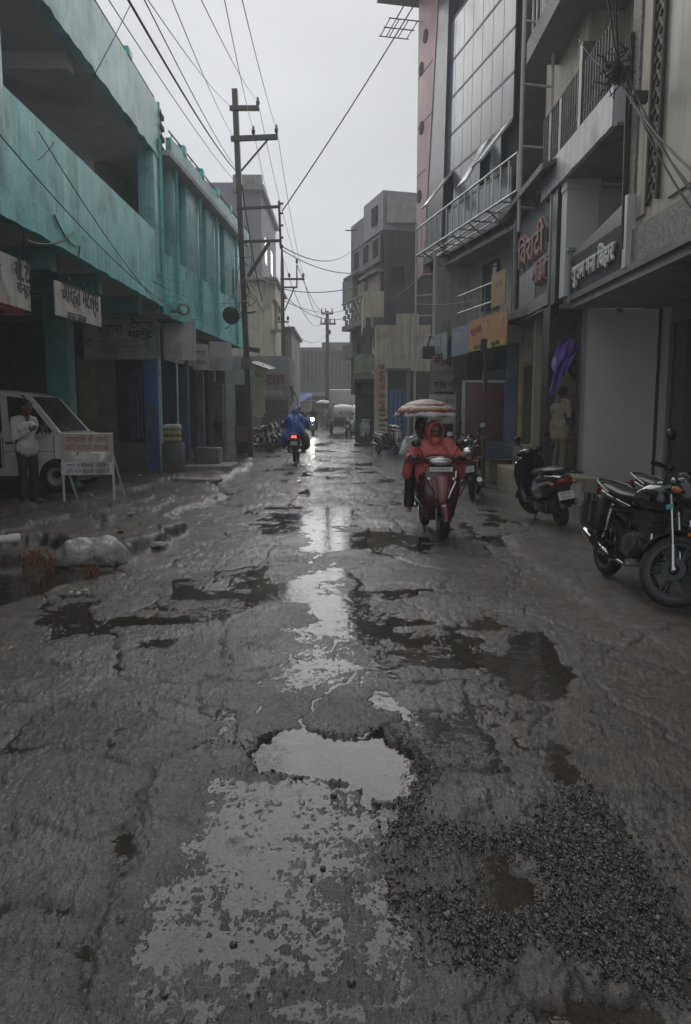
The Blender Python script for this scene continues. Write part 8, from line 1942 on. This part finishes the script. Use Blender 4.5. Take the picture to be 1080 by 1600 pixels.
# an even cloud deck over it
tc = N.new('ShaderNodeTexCoord'); nz = N.new('ShaderNodeTexNoise'); nz.inputs['Scale'].default_value = 1.6; nz.inputs['Detail'].default_value = 5
mp = N.new('ShaderNodeMapping'); mp.inputs['Scale'].default_value = (1, 1, 2.5); L.new(tc.outputs['Generated'], mp.inputs[0]); L.new(mp.outputs[0], nz.inputs['Vector'])
rg = N.new('ShaderNodeMapRange'); rg.inputs[1].default_value = 0.3; rg.inputs[2].default_value = 0.7; rg.inputs[3].default_value = 4.0; rg.inputs[4].default_value = 6.0; L.new(nz.outputs['Fac'], rg.inputs[0])
cl = N.new('ShaderNodeCombineColor')
for i, k in enumerate((0.955, 0.985, 1.045)):
    m_ = N.new('ShaderNodeMath'); m_.operation = 'MULTIPLY'; m_.inputs[1].default_value = k; L.new(rg.outputs[0], m_.inputs[0]); L.new(m_.outputs[0], cl.inputs[i])
mx = N.new('ShaderNodeMix'); mx.data_type = 'RGBA'; mx.inputs[0].default_value = 0.94
L.new(hs.outputs[0], mx.inputs[6]); L.new(cl.outputs[0], mx.inputs[7]); L.new(mx.outputs[2], bg.inputs['Color'])
bg.inputs['Strength'].default_value = 0.080
sd = bpy.data.lights.new('sun', 'SUN'); sd.energy = 1.5; sd.angle = R(64); sd.color = (1.0, 0.97, 0.94)
so = bpy.data.objects.new('sun', sd); col.objects.link(so)
dv = Vector((math.sin(SUN_AZ) * math.cos(SUN_EL), math.cos(SUN_AZ) * math.cos(SUN_EL), math.sin(SUN_EL)))
so.rotation_euler = dv.to_track_quat('Z', 'Y').to_euler(); so.location = (0, 10, 30)

hz = MB(); hz.box(-70, -20, -1.6, 70, 150, 30)
hm = bpy.data.materials.new('rain_haze'); hm.use_nodes = True; nt = hm.node_tree; nt.nodes.clear()
out = nt.nodes.new('ShaderNodeOutputMaterial'); pv_ = nt.nodes.new('ShaderNodeVolumePrincipled'); pv_.inputs['Color'].default_value = (0.9, 0.93, 0.96, 1); pv_.inputs['Density'].default_value = HAZE; pv_.inputs['Anisotropy'].default_value = 0.2
nt.links.new(pv_.outputs[0], out.inputs['Volume'])
if HAZE > 0:
    o = hz.build('haze', hm, None, smooth=0); kind(o, 'stuff'); o['label'] = 'thin rain haze filling the street'; o['category'] = 'haze'; o.display_type = 'WIRE'

cd = bpy.data.cameras.new('camera'); cam = bpy.data.objects.new('camera', cd); col.objects.link(cam); scene.camera = cam
cd.sensor_fit = 'VERTICAL'; cd.sensor_height = 24.0; cd.sensor_width = 24.0; cd.lens = 24.0 * FPX / 1600
cd.clip_start = 0.05; cd.clip_end = 1000
cam.location = (0, 0, CAM_H); cam.rotation_euler = (PI / 2 - PITCH, 0, 0)

scene.view_settings.view_transform = 'Standard'; scene.view_settings.look = 'None'; scene.view_settings.gamma = 1.0; scene.view_settings.exposure = 0.55
scene.render.engine = 'CYCLES'; scene.render.film_transparent = False
scene.cycles.max_bounces = 8; scene.cycles.volume_bounces = 1
